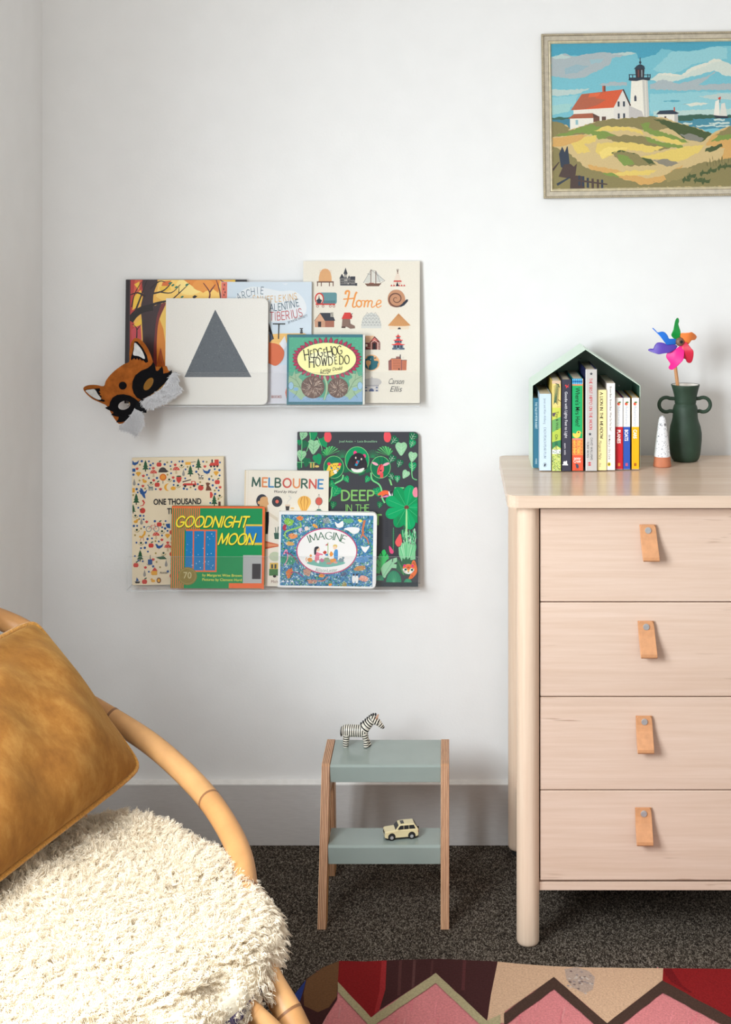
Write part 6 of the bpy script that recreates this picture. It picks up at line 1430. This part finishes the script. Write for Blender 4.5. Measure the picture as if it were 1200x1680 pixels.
    a.poly([(310, 870), (480, 900), (560, 930), (680, 960), (780, 940), (900, 880), (860, 960), (720, 1000), (500, 960), (330, 920)], TN); a.poly([(430, 930), (560, 910), (740, 910), (680, 940), (520, 940)], YEL)
    a.poly([(460, 800), (530, 790), (600, 800), (680, 850), (740, 880), (640, 880), (560, 880), (500, 840)], OLg); a.poly([(490, 810), (560, 820), (600, 870), (540, 880), (500, 840)], GRd); a.poly([(640, 830), (700, 840), (730, 870), (690, 870)], DKG); a.poly([(710, 850), (790, 840), (880, 870), (800, 890)], C(140, 134, 118)); a.line([(460, 800), (520, 785), (600, 806)], 7, DKG)
    a.poly([(95, 750), (200, 800), (300, 890), (440, 930), (560, 970), (760, 985), (860, 930), (1000, 870), (XE, 820), (XE, 1015), (95, 1015)], OLg); a.poly([(560, 960), (700, 975), (760, 985), (640, 1000)], TN); a.poly([(780, 940), (860, 900), (960, 900), (900, 960), (800, 985)], C(154, 140, 92)); a.poly([(400, 925), (460, 920), (520, 950), (440, 940)], GRd)
    for x0_, y0_ in ((890, 970), (920, 950), (960, 975), (1010, 980), (1000, 930), (1050, 915), (1110, 895), (1145, 890)): a.poly([(x0_, y0_), (x0_+20, y0_-22), (x0_+26, y0_-6), (x0_+60, y0_-14), (x0_+50, y0_+12), (x0_+20, y0_+8), (x0_+10, y0_+24)], DKG)
    for k_ in range(9): a.line([(1050+k_*18, 890), (1040+k_*20, 850-(k_ % 3)*12)], 3, C(110, 104, 66), 1)
    a.wob = 0.0
    # old fence
    FB, FBl = C(78, 62, 58), C(52, 62, 78)
    a.poly([(135, 800), (155, 755), (165, 775), (170, 790), (185, 755), (190, 755), (200, 860), (160, 890), (145, 880)], FBl); a.poly([(165, 865), (205, 862), (225, 880), (245, 860), (235, 930), (210, 955), (130, 940)], FB); a.line([(95, 900), (135, 850)], 14, FB, 6); a.line([(120, 990), (200, 945)], 16, FBl, 8); a.poly([(205, 930), (285, 940), (290, 1015), (200, 1015)], FB)
    for x, h_ in ((258, 935), (282, 940), (310, 950), (340, 955), (372, 960), (398, 962)): a.rect(x-7, h_, x+7, h_+62, FBl if x % 4 else FB)
    a.line([(250, 965), (430, 992)], 12, FB, 8)
    mb.build('canvas', M['paint_art'], root)
painting()

# ------------------------------------------------------------------ step stool
def step_stool():
    X0, X1, t = -0.267, 0.003, 0.0175
    ox, oy = -0.132, -0.26
    root = empty('step_stool', (ox, oy, 0)); tag(root, 'small two step stool with sage green treads between plywood sides', 'step stool')
    out = [(-0.403, 0), (-0.360, 0), (-0.283, 0.225), (-0.276, 0.232), (-0.214, 0.232), (-0.208, 0.225), (-0.170, 0), (-0.124, 0), (-0.160, 0.296), (-0.164, 0.3005), (-0.302, 0.3005), (-0.307, 0.296)]
    for x in (X0, X1-t):
        mb = MB(); mb.prism([(u-oy, v) for u, v in out][::1], lambda u, v, w: (w, u, v), 0, t, mat=0, side_mat=1)
        mb.build('side_frame', [M['ply_face'], M['ply_edge']], root, loc=(x-ox, 0, 0), weld=True)
    def tread(name, yf, yk, z, lip):
        mb = MB(); w0, w1 = X0+t+0.0004-ox, X1-t-0.0004-ox; th = .006
        o = [(yf, z-lip), (yf+th, z-lip), (yf+th, z-th), (yk, z-th), (yk, z), (yf+.004, z), (yf, z-.004)]
        mb.prism([(u-oy, v) for u, v in o], lambda u, v, w: (w, u, v), w0, w1); mb.build(name, M['sage'], root, bevel=0.001, weld=True)
    tread('top_tread', -0.309, -0.164, 0.2995, 0.036); tread('lower_tread', -0.358, -0.272, 0.1515, 0.0385)
step_stool()

# ------------------------------------------------------------------ toy zebra
def zebra():
    u = 1.111e-4; y = -0.203; base = at(545+275/12, 1160+770/12, y); base.z = 0.3003
    root = empty('toy_zebra', (at(545+480/12, 1224, y).x, y, base.z), (0, 0, radians(-4))); tag(root, 'small black and white striped toy zebra standing on the stool', 'toy')
    P = lambda x, z, yy=0: Vector(((x-480)*u, yy*u, (770-z)*u))
    bones = [  # from, to, r0, r1, stripes per bone, phase
        (P(285, 470), P(600, 470), 118, 116, 7.4, 0), (P(600, 470), P(655, 400), 112, 100, 1.6, .3), (P(655, 400), P(790, 245), 98, 80, 4.2, .5),
        (P(800, 240), P(905, 290), 80, 66, 2.4, .2), (P(905, 290), P(985, 370), 64, 44, 2.6, .1)]
    for s_ in (-1, 1):
        bones += [(P(285, 540, 44*s_), P(272, 748, 46*s_), 66, 50, 4.6, .2), (P(640, 520, 44*s_), P(672, 640, 46*s_), 64, 50, 2.6, .3), (P(672, 640, 46*s_), P(688-(10 if s_ < 0 else -34), 748, 46*s_), 50, 48, 2.4, .9)]
    mb = MB()
    for a_, b_, r0, r1, n, ph in bones:
        L_ = (b_-a_).length; pts = [a_+(b_-a_)*i/6 for i in range(7)]
        mb.tube(pts, [(r0+(r1-r0)*i/6)*u for i in range(7)], 16); mb.ball(a_, r0*u, 16, 10); mb.ball(b_, r1*u, 16, 10)
    for s_ in (-1, 1):
        for x in (272, 688-(10 if s_ < 0 else -34)): mb.tube([P(x, 740, 46*s_), P(x, 770, 46*s_)], 50*u, 16)
    for a_, b_, r0 in ((P(600, 330), P(805, 170), 22), (P(805, 170), P(850, 150), 24)): mb.tube([a_, (a_+b_)/2+Vector((0, 0, .0006)), b_], [.0014, .002, .002], 10)
    o = mb.build('body', M['zebra'], None, weld=True)
    md = o.modifiers.new('r', 'REMESH'); md.mode = 'VOXEL'; md.voxel_size = 0.0009
    md = o.modifiers.new('s', 'SMOOTH'); md.iterations = 5; md.factor = .5
    dg = bpy.context.evaluated_depsgraph_get(); me = bpy.data.meshes.new_from_object(o.evaluated_get(dg)); o.modifiers.clear(); o.data = me
    me.polygons.foreach_set('use_smooth', [True]*len(me.polygons))
    if not me.materials: me.materials.append(M['zebra'])
    at_ = me.attributes.new('stripe', 'FLOAT', 'POINT'); val = []
    for v in me.vertices:
        best = None
        for a_, b_, r0, r1, n, ph in bones:
            d = b_-a_; t = (v.co-a_).dot(d)/d.length_squared; tc = max(0, min(1, t)); q = (v.co-(a_+d*tc)).length/((r0+(r1-r0)*tc)*u)
            if best is None or q < best[0]: best = (q, t*n+ph)
        val.append(best[1])
    at_.data.foreach_set('value', val)
    o.parent = root; o.location = (0, 0, 0)
    mb = MB(); mb.ball(P(1000, 385), (.0042, .0038, .0036), 14, 10); mb.build('muzzle', M['black_gloss'], root)
    mb = MB(); mb.tube([P(240, 395), P(205, 410), P(190, 470), P(182, 540), P(178, 590)], [.0022, .0032, .0034, .0026, .0008], 12); mb.build('tail', M['black_gloss'], root)
    mn = MB()
    crest = [(570, 318), (612, 282), (655, 244), (695, 208), (735, 176), (772, 148), (812, 130), (856, 128)]
    for i, (x, z) in enumerate(crest):
        c_ = P(x, z); mn.ball(c_+Vector((.0004, 0, -.0012)), (.0022, .0026, .0036), 10, 8, col=WHITE)
    mn.build('mane', M['black_gloss'], root)
    for s_ in (-1, 1):
        mb = MB(); mb.tube([P(870, 215, 34*s_), P(900, 175, 44*s_), P(915, 150, 46*s_)], [.0018, .0022, .0006], 10); mb.build('ear', M['zebra_ear'], root)
        mb = MB(); mb.ball(P(915, 262, 52*s_), .0014, 10, 8); mb.build('eye', M['black_gloss'], root)
M['zebra_ear'] = plain('zebra_ear_paint', C(206, 160, 130), 0.4, nscale=200, namt=.05)
zebra()

# ------------------------------------------------------------------ toy car
def toy_car():
    an = radians(11.5)
    c = (at(643.3, 1380, -0.335)+at(676, 1377, -0.327))/2
    root_p = Vector((c.x-.0155*sin(an)*1.0, c.y+.0155*cos(an), 0.1517)); root = empty('toy_car', root_p, (0, 0, an)); tag(root, 'small cream toy off-road car parked on the lower step', 'toy')
    Wd = .0300; hw = Wd/2
    def loft(mb, secs, col=WHITE, mat=0):
        """secs: (x, [(y, z)...]) closed rings"""
        V = []; Fc = []; m = len(secs[0][1])
        for x, rg in secs: V += [(x, y, z) for y, z in rg]
        for i in range(len(secs)-1):
            for k in range(m): Fc.append((i*m+k, i*m+(k+1) % m, (i+1)*m+(k+1) % m, (i+1)*m+k))
        Fc += [tuple(range(m))[::-1], tuple(range((len(secs)-1)*m, len(secs)*m))]
        mb.add(V, Fc, col, mat, False)
    def ring_(w, zb, zt, r=.0015): return [(-w, zb), (w, zb), (w, zt-r), (w-r, zt), (-w+r, zt), (-w, zt-r)]
    body = MB()
    loft(body, [(-.0358, ring_(hw*.80, .0075, .0135)), (-.0352, ring_(hw*.92, .0058, .0168)), (-.0335, ring_(hw*.98, .0050, .0186)), (-.030, ring_(hw, .0050, .0192)), (-.0135, ring_(hw, .0050, .0202)), (.010, ring_(hw, .0050, .0204)), (.030, ring_(hw, .0050, .0204)), (.0345, ring_(hw*.98, .0055, .0200)), (.0358, ring_(hw*.9, .0065, .0185))])
    loft(body, [(-.0130, [(-hw*.96, .0198), (hw*.96, .0198), (hw*.95, .0204), (hw*.9, .0205), (-hw*.9, .0205), (-hw*.95, .0204)]),
                (-.0050, [(-hw*.94, .0198), (hw*.94, .0198), (hw*.80, .0294), (hw*.70, .0303), (-hw*.70, .0303), (-hw*.80, .0294)]),
                (.008, [(-hw*.95, .0198), (hw*.95, .0198), (hw*.82, .0302), (hw*.74, .0312), (-hw*.74, .0312), (-hw*.82, .0302)]),
                (.0270, [(-hw*.95, .0198), (hw*.95, .0198), (hw*.82, .0300), (hw*.74, .0310), (-hw*.74, .0310), (-hw*.82, .0300)]),
                (.0345, [(-hw*.92, .0198), (hw*.92, .0198), (hw*.90, .0206), (hw*.85, .0208), (-hw*.85, .0208), (-hw*.90, .0206)])])
    bo = body.build('body', M['car_cream'], root, bevel=.0006)
    def side_y(z): return hw*.955-(z-.0198)/(.0302-.0198)*hw*.135
    for sg in (-1, 1):
        g = MB()
        for x0, x1 in ((-.0075, .0040), (.0050, .0150), (.0160, .0272)):
            lo, hi = .0212, .0284
            q = [(x0-(.0 if x0 > -.007 else .0015), lo), (x1+(.0022 if x1 > .02 else 0), lo), (x1-(.0012 if x1 > .02 else 0), hi), (x0+(.0048 if x0 < 0 else 0), hi)]
            V = [(x, sg*(side_y(z)+.0004), z) for x, z in q]+[(x, sg*(side_y(z)-.0008), z) for x, z in q]
            g.add(V, [(0, 1, 2, 3), (7, 6, 5, 4), (0, 4, 5, 1), (1, 5, 6, 2), (2, 6, 7, 3), (3, 7, 4, 0)])
        g.build('side_window', M['car_glass'], root)
    def slab(name, pts, m, th=.0006):
        n_ = (Vector(pts[1])-Vector(pts[0])).cross(Vector(pts[3])-Vector(pts[0])).normalized()*th
        g = MB(); V = [tuple(Vector(p)+n_) for p in pts]+[tuple(Vector(p)-n_) for p in pts]; g.add(V, [(0, 1, 2, 3), (7, 6, 5, 4), (0, 4, 5, 1), (1, 5, 6, 2), (2, 6, 7, 3), (3, 7, 4, 0)]); return g.build(name, m, root)
    slab('windscreen', [(-.0126, hw*.84, .0212), (-.0126, -hw*.84, .0212), (-.0062, -hw*.70, .0290), (-.0062, hw*.70, .0290)], M['car_glass'])
    slab('rear_window', [(.0338, -hw*.80, .0216), (.0338, hw*.80, .0216), (.0288, hw*.70, .0290), (.0288, -hw*.70, .0290)], M['car_glass'])
    slab('sunroof', [(-.0010, -hw*.5, .0309), (.0060, -hw*.5, .0313), (.0060, hw*.42, .0313), (-.0010, hw*.42, .0309)], M['car_glass'])
    g = MB(); g.box(-.0345, .0355, -hw*.985, hw*.985, .0034, .0062); g.build('sill', M['tyre'], root)
    g = MB(); g.box(-.0364, -.0352, -hw*.42, hw*.42, .0118, .0160); g.build('grille', M['tyre'], root)
    for sg in (-1, 1):
        g = MB(); g.box(-.0360, -.0338, sg*hw*.72-.0024, sg*hw*.72+.0024, .0128, .0160); g.build('headlight', M['steel'], root)
        g = MB(); g.box(.0340, .0362, sg*hw*.84-.0016, sg*hw*.84+.0016, .0128, .0172); g.build('tail_light', M['red_lens'], root)
        for x in (-.0212, .0212):
            wm = MB(); pts = [(0, sg*-.0026, 0), (0, sg*-.0022, 0), (0, sg*.0018, 0), (0, sg*.0024, 0)]
            wm.tube(pts, [.0056, .0062, .0062, .0054], 28); w_ = wm.build('wheel', M['tyre'], root, loc=(x, sg*(hw-.0012), .0062))
            wm = MB(); wm.tube([(0, sg*.0020, 0), (0, sg*.0027, 0)], [.0038, .0034], 20); wm.build('hubcap', M['steel'], w_)
            am = MB(); am.tube([(x, sg*(hw-.004), .0075), (x, sg*(hw+.00035), .0075)], .0078, 28); am.build('wheel_arch', M['tyre'], root)
    g = MB(); g.tube([(.0352, 0, .0165), (.0385, 0, .0165)], .0026, 18); g.build('spare_wheel', M['tyre'], root)
    for sg in (-1, 1):
        g = MB(); g.box(-.0090, -.0068, sg*(hw+.0014)-.0014, sg*(hw+.0014)+.0014, .0204, .0222); g.build('wing_mirror', M['car_cream'], root)
toy_car()
# ------------------------------------------------------------------ woven rug
def rug():
    mb = MB(); z1 = 0.007
    root_p = floor_pt(900, 1680); root_p.z = 0
    fn = lambda px, py, w: tuple(floor_pt(px, py, z1+w))
    top = [(557, 1576.5), (600, 1577.5), (622, 1577), (650, 1575), (720, 1573), (770, 1575.5), (817, 1577.5), (850, 1581), (905, 1585), (960, 1587), (1030, 1588), (1090, 1588.5), (1200, 1589.5), (1330, 1591)]
    left = [(557, 1576.5), (530, 1587), (503, 1606), (492, 1630), (484, 1660), (470, 1710), (450, 1790), (432, 1880), (420, 1990)]
    right = [(1330, 1591), (1450, 1760), (1560, 1990)]
    outline = left[::-1]+top[1:]+right[1:]
    pts = [floor_pt(x, y, z1) for x, y in outline]
    n = len(pts); V = [(p.x, p.y, 0.0005) for p in pts]+[(p.x, p.y, z1) for p in pts]
    DB, RDr, TNr, PKr, SGr, BWr, OB, BLr = C(66, 36, 36), C(134, 28, 30), C(206, 170, 140), C(212, 130, 132), C(172, 160, 124), C(74, 54, 46), C(112, 78, 50), C(44, 62, 130)
    mb.add(V, [tuple(range(n, 2*n))], PKr); mb.add(V, [(i, (i+1) % n, n+(i+1) % n, n+i) for i in range(n)], C(96, 66, 56))
    a = Art(mb, fn); a.STEP = 1e-5; a.crop(1, 0, 0)
    A3 = lambda l: [(460+x/3, 1540+y/3) for x, y in l]; B3 = lambda l: [(800+x/3, 1540+y/3) for x, y in l]
    # paler streaks in the pink weave
    for i in range(90):
        x = R.uniform(490, 1250); y = R.uniform(1585, 1690); a.line([(x, y), (x-R.uniform(2, 8), y+R.uniform(12, 30))], R.uniform(1, 3), R.choice((C(226, 140, 145), C(216, 122, 130), C(214, 142, 142))))
    # dark ground, colour fields
    a.poly(A3([(115, 1350), (-60, 1350), (30, 360), (72, 270), (129, 198), (210, 141), (290, 109), (286, 210), (280, 300), (235, 370), (195, 440)]), DB)
    a.poly(A3([(129, 200), (210, 142), (290, 110), (286, 205), (278, 285), (240, 338), (185, 362), (118, 330), (115, 270)]), OB)
    a.poly(A3([(127, 203), (118, 240), (100, 300), (78, 356), (62, 400), (40, 560), (0, 560), (30, 400), (72, 272)]), BLr)
    a.poly(A3([(290, 109), (420, 112), (524, 107), (518, 250), (490, 350), (447, 388), (284, 212)]), RDr)
    a.poly(A3([(500, 108), (524, 107), (518, 250), (490, 350), (462, 372), (488, 260)]), C(158, 44, 46))
    a.poly(A3([(524, 107), (570, 105), (780, 99), (930, 106), (1071, 112), (1050, 280), (1018, 404), (766, 168), (488, 352), (518, 250)]), DB)
    for x0, x1, c in ((585, 600, C(84, 50, 48)), (655, 668, C(90, 58, 56)), (900, 916, C(86, 46, 46)), (745, 756, C(80, 48, 46))): a.poly(A3([(x0, 108), (x1, 108), (x1-12, 235), (x0-12, 235)]) if x0 < 760 and x0 > 740 and False else A3([(x0, 106), (x1, 106), (x1-8, 180+(abs(x0-766)*.55)), (x0-8, 180+(abs(x0-766)*.55))]), c)
    a.poly([(817, 1577.5), (850, 1581), (905, 1585), (960, 1587), (1030, 1588), (1089, 1588.5)]+B3([(885, 190), (862, 205), (590, 416), (328, 188), (85, 360), (85, 415), (-2, 412), (17, 280)]), TNr)
    a.poly(B3([(866, 146), (900, 160), (1420, 160), (1560, 640), (1200, 400), (862, 220)]), RDr)
    a.poly(B3([(380, 150), (440, 140), (500, 160), (530, 190), (520, 250), (480, 270), (420, 240), (390, 200)]), C(178, 156, 142))
    for i in range(34):
        x, y = R.gauss(460, 34), R.gauss(200, 26); a.poly(B3([(x-9, y), (x, y-4), (x+9, y+2), (x, y+5)]), R.choice((C(150, 136, 134), C(196, 180, 168), C(120, 100, 96))))
    a.poly([(1089, 1588.5), (1200, 1589.5), (1330, 1591), (1420, 1720)]+B3([(1560, 600), (1200, 384), (1000, 268), (905, 212), (880, 180)]), RDr)
    a.poly(B3([(866, 146), (905, 146), (960, 230), (1010, 262), (1000, 268), (905, 212), (880, 180)]), C(112, 22, 26))
    a.wob = 0.6
    def band(pl, wd, c): a.poly(A3(pl)+[(x, y+wd) for x, y in A3(pl)[::-1]], c)
    band([(284, 212), (447, 388), (766, 168), (1018, 404), (1085, 372)], 16.5, SGr)
    bb = B3([(82, 368), (328, 188), (590, 416), (862, 206), (1200, 388), (1500, 560)])
    a.poly(bb+[(x, y+20) for x, y in bb[::-1]], BWr)
    # next row of the pattern, towards the viewer
    for k in range(6):
        x = 470+k*170; a.poly([(x, 1800), (x+85, 1740), (x+170, 1800), (x+170, 1840), (x+85, 1780), (x, 1840)], (BWr, SGr)[k % 2]); a.poly([(x, 1842), (x+85, 1782), (x+170, 1842), (x+85, 1980)], (RDr, TNr, DB)[k % 3])
    a.wob = 0.0
    o = mb.build('rug', M['weave']); tag(o, 'flat woven rug with zigzag bands of pink, red, brown and tan', 'rug')
rug()

# ------------------------------------------------------------------ cane chair, cushion, sheepskin
def smooth_path(P, n=8):
    out = []; P = [Vector(p) for p in P]
    for i in range(len(P)-1):
        p0 = P[max(0, i-1)]; p1 = P[i]; p2 = P[i+1]; p3 = P[min(len(P)-1, i+2)]
        for k in range(n):
            t = k/n; out.append(.5*((2*p1)+(p2-p0)*t+(2*p0-5*p1+4*p2-p3)*t*t+(3*p1-p0-3*p2+p3)*t**3))
    out.append(P[-1]); return out
def W_(px, py, d): return Vector(((px-VX)*d/F, d+CY, CZ-(py-VY)*d/F))
OUT = [(-.60, -.845), (-.45, -.905), (-.34, -1.04), (-.275, -1.16), (-.262, -1.29), (-.292, -1.41), (-.365, -1.50), (-.47, -1.545), (-.60, -1.53), (-.715, -1.45), (-.775, -1.30), (-.775, -1.10), (-.73, -.90)]
def closed_path(P, n=8):
    m = len(P); out = []
    for i in range(m):
        p0, p1, p2, p3 = (Vector(P[(i+j) % m]) for j in (-1, 0, 1, 2))
        for k in range(n):
            t = k/n; out.append(.5*((2*p1)+(p2-p0)*t+(2*p0-5*p1+4*p2-p3)*t*t+(3*p1-p0-3*p2+p3)*t**3))
    return out
CCX, CCY = -0.53, -1.22
def chair():
    root = empty('cane_armchair', (CCX, CCY, 0)); tag(root, 'bent cane armchair with hooped arms beside the left wall', 'chair')
    L = lambda p: Vector(p)-Vector((CCX, CCY, 0))
    CA, CB, ND = C(198, 148, 96), C(188, 136, 84), C(132, 90, 58)
    def pole(name, pts, r, nodes=4, n=24, closed=False):
        P = [L(p) for p in (pts if closed else smooth_path(pts, n))]; m = len(P)
        rad = []; cols = []
        for i in range(m):
            q = (i*nodes/m) % 1.0; e = min(q, 1-q)*m/nodes
            rad.append(r*(1.035 if e < .9 else 1.0)); cols.append(ND if e < .06*0+.5/n*1.0 and m > 20 else (CA if (i*nodes//m) % 2 else CB))
        mb = MB(); mb.tube(P, rad, 20, col=cols, closed=closed); return mb.build(name, M['rattan'], root)
    arm = [(-.79, -.715, .655), (-.715, -.725, .605), W_(165, 1168, 2.60), W_(250, 1222, 2.53), W_(322, 1288, 2.44), W_(367, 1347, 2.35), W_(396, 1410, 2.26), W_(408, 1495, 2.14), W_(434, 1590, 2.03), W_(482, 1678, 1.97), W_(530, 1800, 1.94), (-.10, -1.40, .012)]
    pole('arm_hoop', arm, .0192, 5)
    pole('arm_hoop', [(-.905, -1.16, .70), (-.88, -1.33, .60), (-.83, -1.47, .52), (-.77, -1.58, .46), (-.71, -1.64, .38), (-.665, -1.69, .25), (-.62, -1.75, .012)],   .0192, 4)
    back = [(-.665, -.72, .012), (-.668, -.735, .22), (-.672, -.75, .42), (-.69, -.765, .58), W_(70, 1062, 2.545), W_(0, 1016, 2.55), (-.885, -.85, .785), (-.915, -1.0, .82), (-.918, -1.2, .815), (-.905, -1.38, .76), (-.86, -1.50, .62), (-.81, -1.55, .42), (-.80, -1.57, .012)]
    pole('back_hoop', back, .0185, 7)
    for f in (.25, .5, .75):
        p0 = Vector((-.735-.06*f, -.86-.55*f*.9, .40)); p1 = Vector((-.905, -.86-.5*f, .79)); pole('back_slat', [p0, (p0+p1)/2+Vector((-.015, 0, 0)), p1], .011, 4)
    ring_pts = [Vector((CCX+(p.x-CCX)*.93, CCY+(p.y-CCY)*.93, .356)) for p in closed_path([Vector((x, y, 0)) for x, y in OUT])]
    pole('seat_ring', ring_pts, .019, 12, closed=True)
    ring2 = [Vector((CCX+(p.x-CCX)*.80, CCY+(p.y-CCY)*.80, .20)) for p in closed_path([Vector((x, y, 0)) for x, y in OUT])]
    pole('lower_ring', ring2, .014, 12, closed=True)
    for t in (.02, .12, .3, .45, .6, .75, .9):
        i = int(t*len(ring2)); pole('strut', [ring_pts[i]+Vector((0, 0, -.01)), ring2[i]], .011, 3)
    pole('stretcher', [W_(382, 1630, 1.95), W_(440, 1682, 1.93), W_(500, 1740, 1.93)], .0125, 3)
    # blue woven seat pad
    mb = MB(); P = closed_path([Vector((x, y, 0)) for x, y in OUT]); m = len(P); V = []; Fc = []
    prof = [(.90, .374), (.975, .378), (1.0, .389), (.985, .402), (.92, .408)]
    for s_, z in prof: V += [L((CCX+(p.x-CCX)*s_*(1.045 if 34 <= i <= 53 else 1), CCY+(p.y-CCY)*s_*(1.045 if 34 <= i <= 53 else 1), z)) for i, p in enumerate(P)]
    for i in range(len(prof)-1):
        for k in range(m): Fc.append((i*m+k, i*m+(k+1) % m, (i+1)*m+(k+1) % m, (i+1)*m+k))
    Fc += [tuple(range(m))[::-1], tuple(range((len(prof)-1)*m, len(prof)*m))]
    mb.add(V, Fc, smooth=True); o = mb.build('seat_pad', M['blue_weave'], root); o['label'] = 'blue woven seat pad'
chair()

PIL = dict(P0=Vector((-.529, -.862, .512)), e1=Vector((-.411, -.904, -.114)).normalized(), a=.46, b=.318, t=.155)
def cushion():
    e1 = PIL['e1']; e2 = Vector((-.651, .172, .741)); e2 = (e2-e1*e2.dot(e1)).normalized(); n = e2.cross(e1).normalized()
    if n.x < 0: n = -n
    P0, a, b_, t = PIL['P0'], PIL['a'], PIL['b'], PIL['t']
    root = empty('cushion', P0+e1*a/2); tag(root, 'mustard velvet cushion with piped edges leaning in the cane chair', 'cushion')
    N = 40
    def edge(u, v):  # outline pinched between the corners, u, v in -1..1
        x = u*(1-.012*(1-v*v))*(1-.028*v**6*u*u); y = v*(1-.012*(1-u*u))*(1-.035*u**6*v*v); r = .0
        return x, y
    def pt(u, v, s_):
        x, y = edge(u, v); h = ((1-abs(u)**2.6)*(1-abs(v)**2.6))**.55
        w_ = .006*sin(7*u+3*v)*h+.004*sin(13*u-6*v+1)*h
        if v > .3: w_ -= .018*math.exp(-((v-.72+.12*u)/.10)**2)*max(0, min(1, (u+1.05)*.8 if u < 0 else 1))*(1 if u < .2 else .4)
        return e1*(x*a/2)+e2*((y+1)*b_/2)+n*(s_*(t/2*h)+s_*w_*(1 if s_ > 0 else .3))
    V = []; Fc = []
    q = lambda i: sin(pi/2*(2*i/N-1))
    for s_ in (1, -1):
        for i in range(N+1):
            for j in range(N+1): V.append(pt(q(i), q(j), s_))
    M1 = (N+1)**2
    for i in range(N):
        for j in range(N):
            f = (i*(N+1)+j, (i+1)*(N+1)+j, (i+1)*(N+1)+j+1, i*(N+1)+j+1); Fc.append(f[::-1]); Fc.append(tuple(M1+k for k in f))
    mb = MB(); mb.add(V, Fc, smooth=True); mb.build('cover', M['velvet'], root, weld=True)
    rim = []
    for k in range(40): rim.append((-1+2*k/40, -1))
    for k in range(40): rim.append((1, -1+2*k/40))
    for k in range(40): rim.append((1-2*k/40, 1))
    for k in range(40): rim.append((-1, 1-2*k/40))
    pts = [pt(u*(1.0), v, 1)+(e1*u*.003+e2*v*.003) for u, v in rim]
    # soften the four corners
    for _ in range(3): pts = [(pts[i-1]+pts[i]*2+pts[(i+1) % len(pts)])/4 for i in range(len(pts))]
    mb = MB(); mb.tube(pts, .0048, 10, closed=True); mb.build('piping', M['velvet_pipe'], root)
cushion()

def sheepskin():
    root = empty('sheepskin_throw', (CCX, CCY, .40)); tag(root, 'fluffy cream sheepskin spread over the seat of the cane chair', 'throw')
    P = closed_path([Vector((x, y, 0)) for x, y in OUT]); m = len(P)
    rings = [(0.0, .438), (.2, .438), (.4, .4375), (.6, .436), (.75, .434), (.86, .431), (.94, .426), (1.0, .417), (1.03, .405), (1.035, .396)]
    bumpz = lambda x, y: .006*sin(x*23+1)*sin(y*19)+.004*sin(x*41+y*37)
    V = []; Fc = []
    for s_, z in rings[1:]:
        for p in P:
            x = CCX+(p.x-CCX)*s_; y = CCY+(p.y-CCY)*s_; V.append((x-CCX, y-CCY, z-.40+bumpz(x, y)*(1 if s_ < .95 else .3)))
    V.append((0, 0, .038)); c0 = len(V)-1; nr = len(rings)-1
    for k in range(m): Fc.append((c0, k, (k+1) % m))
    for i in range(nr-1):
        for k in range(m): Fc.append((i*m+k, (i+1)*m+k, (i+1)*m+(k+1) % m, i*m+(k+1) % m))
    nb = len(V); V += [(v[0]*.97, v[1]*.97, v[2]-.010) for v in V[(nr-1)*m:nr*m]]+[(0, 0, .012)]
    # underside stays just above the pad
    for k in range(m): Fc.append(((nr-1)*m+k, nb+k, nb+(k+1) % m, (nr-1)*m+(k+1) % m))
    mb = MB(); mb.add(V, Fc, smooth=True); mb.build('hide', M['hide'], root, weld=False)
    # curly locks
    rs = random.Random(3); strands = []
    segs = 8
    locks = 11000
    for i in range(locks):
        k = rs.randrange(m); f = sqrt(rs.random())*1.04
        p = P[k].lerp(P[(k+1) % m], rs.random())
        if f > 1.035: f = 1.035
        z = None
        for (s0, z0), (s1, z1) in zip(rings, rings[1:]):
            if s0 <= f <= s1: z = z0+(z1-z0)*(f-s0)/(s1-s0); sl = (z1-z0)/((s1-s0)*.3); break
        x = CCX+(p.x-CCX)*f; y = CCY+(p.y-CCY)*f; z += bumpz(x, y)
        od = Vector((p.x-CCX, p.y-CCY, 0)).normalized()
        N = (Vector((0, 0, 1))-od*sl).normalized()
        lean = Vector((rs.gauss(0, .6)+.5*sin(x*31+y*17), rs.gauss(0, .6)+.5*cos(y*29-x*13), 0))+od*(.15+.35*max(0, f-.8)/.2)+Vector((.25, -.35, 0))*(.6 if f < .9 else .1)
        L_ = rs.uniform(.016, .028)*(1.0 if f < .9 else .95)*(.45 if f > .88 and 36 <= k <= 51 else 1)
        tip = (N*.9+lean*.75).normalized()*L_
        if f > .90: tip.z -= L_*.75*(f-.90)/.135
        t1 = tip.cross(Vector((0, 0, 1))).normalized() if tip.cross(Vector((0, 0, 1))).length > 1e-6 else Vector((1, 0, 0)); t2 = tip.cross(t1).normalized()
        ph = rs.uniform(0, 6.28); fr = rs.uniform(1.0, 2.0)*2*pi; am = rs.uniform(.0012, .0034)
        base = Vector((x-CCX, y-CCY, z-.40))
        for s_ in range(10):
            o = (t1*rs.gauss(0, 1)+t2*rs.gauss(0, 1)); o2 = o*rs.uniform(.0018, .0032); spread = rs.uniform(.35, .75); ll = rs.uniform(.75, 1.1); jp = rs.gauss(0, .25); st = []
            for q in range(segs):
                u = q/(segs-1)
                cw = am*(u**.8); pp = base+Vector((o2.x, o2.y, 0))*1.3+tip*(u*ll)-Vector((o2.x, o2.y, 0))*u*(1-spread)+(t1*cos(ph+fr*u+jp)+t2*sin(ph+fr*u+jp))*cw+Vector((0, 0, -.006*u*u))
                st.append(pp)
            strands.append(st)
    hair('wool', strands, .00042, .00022, M['wool'], root)
sheepskin()
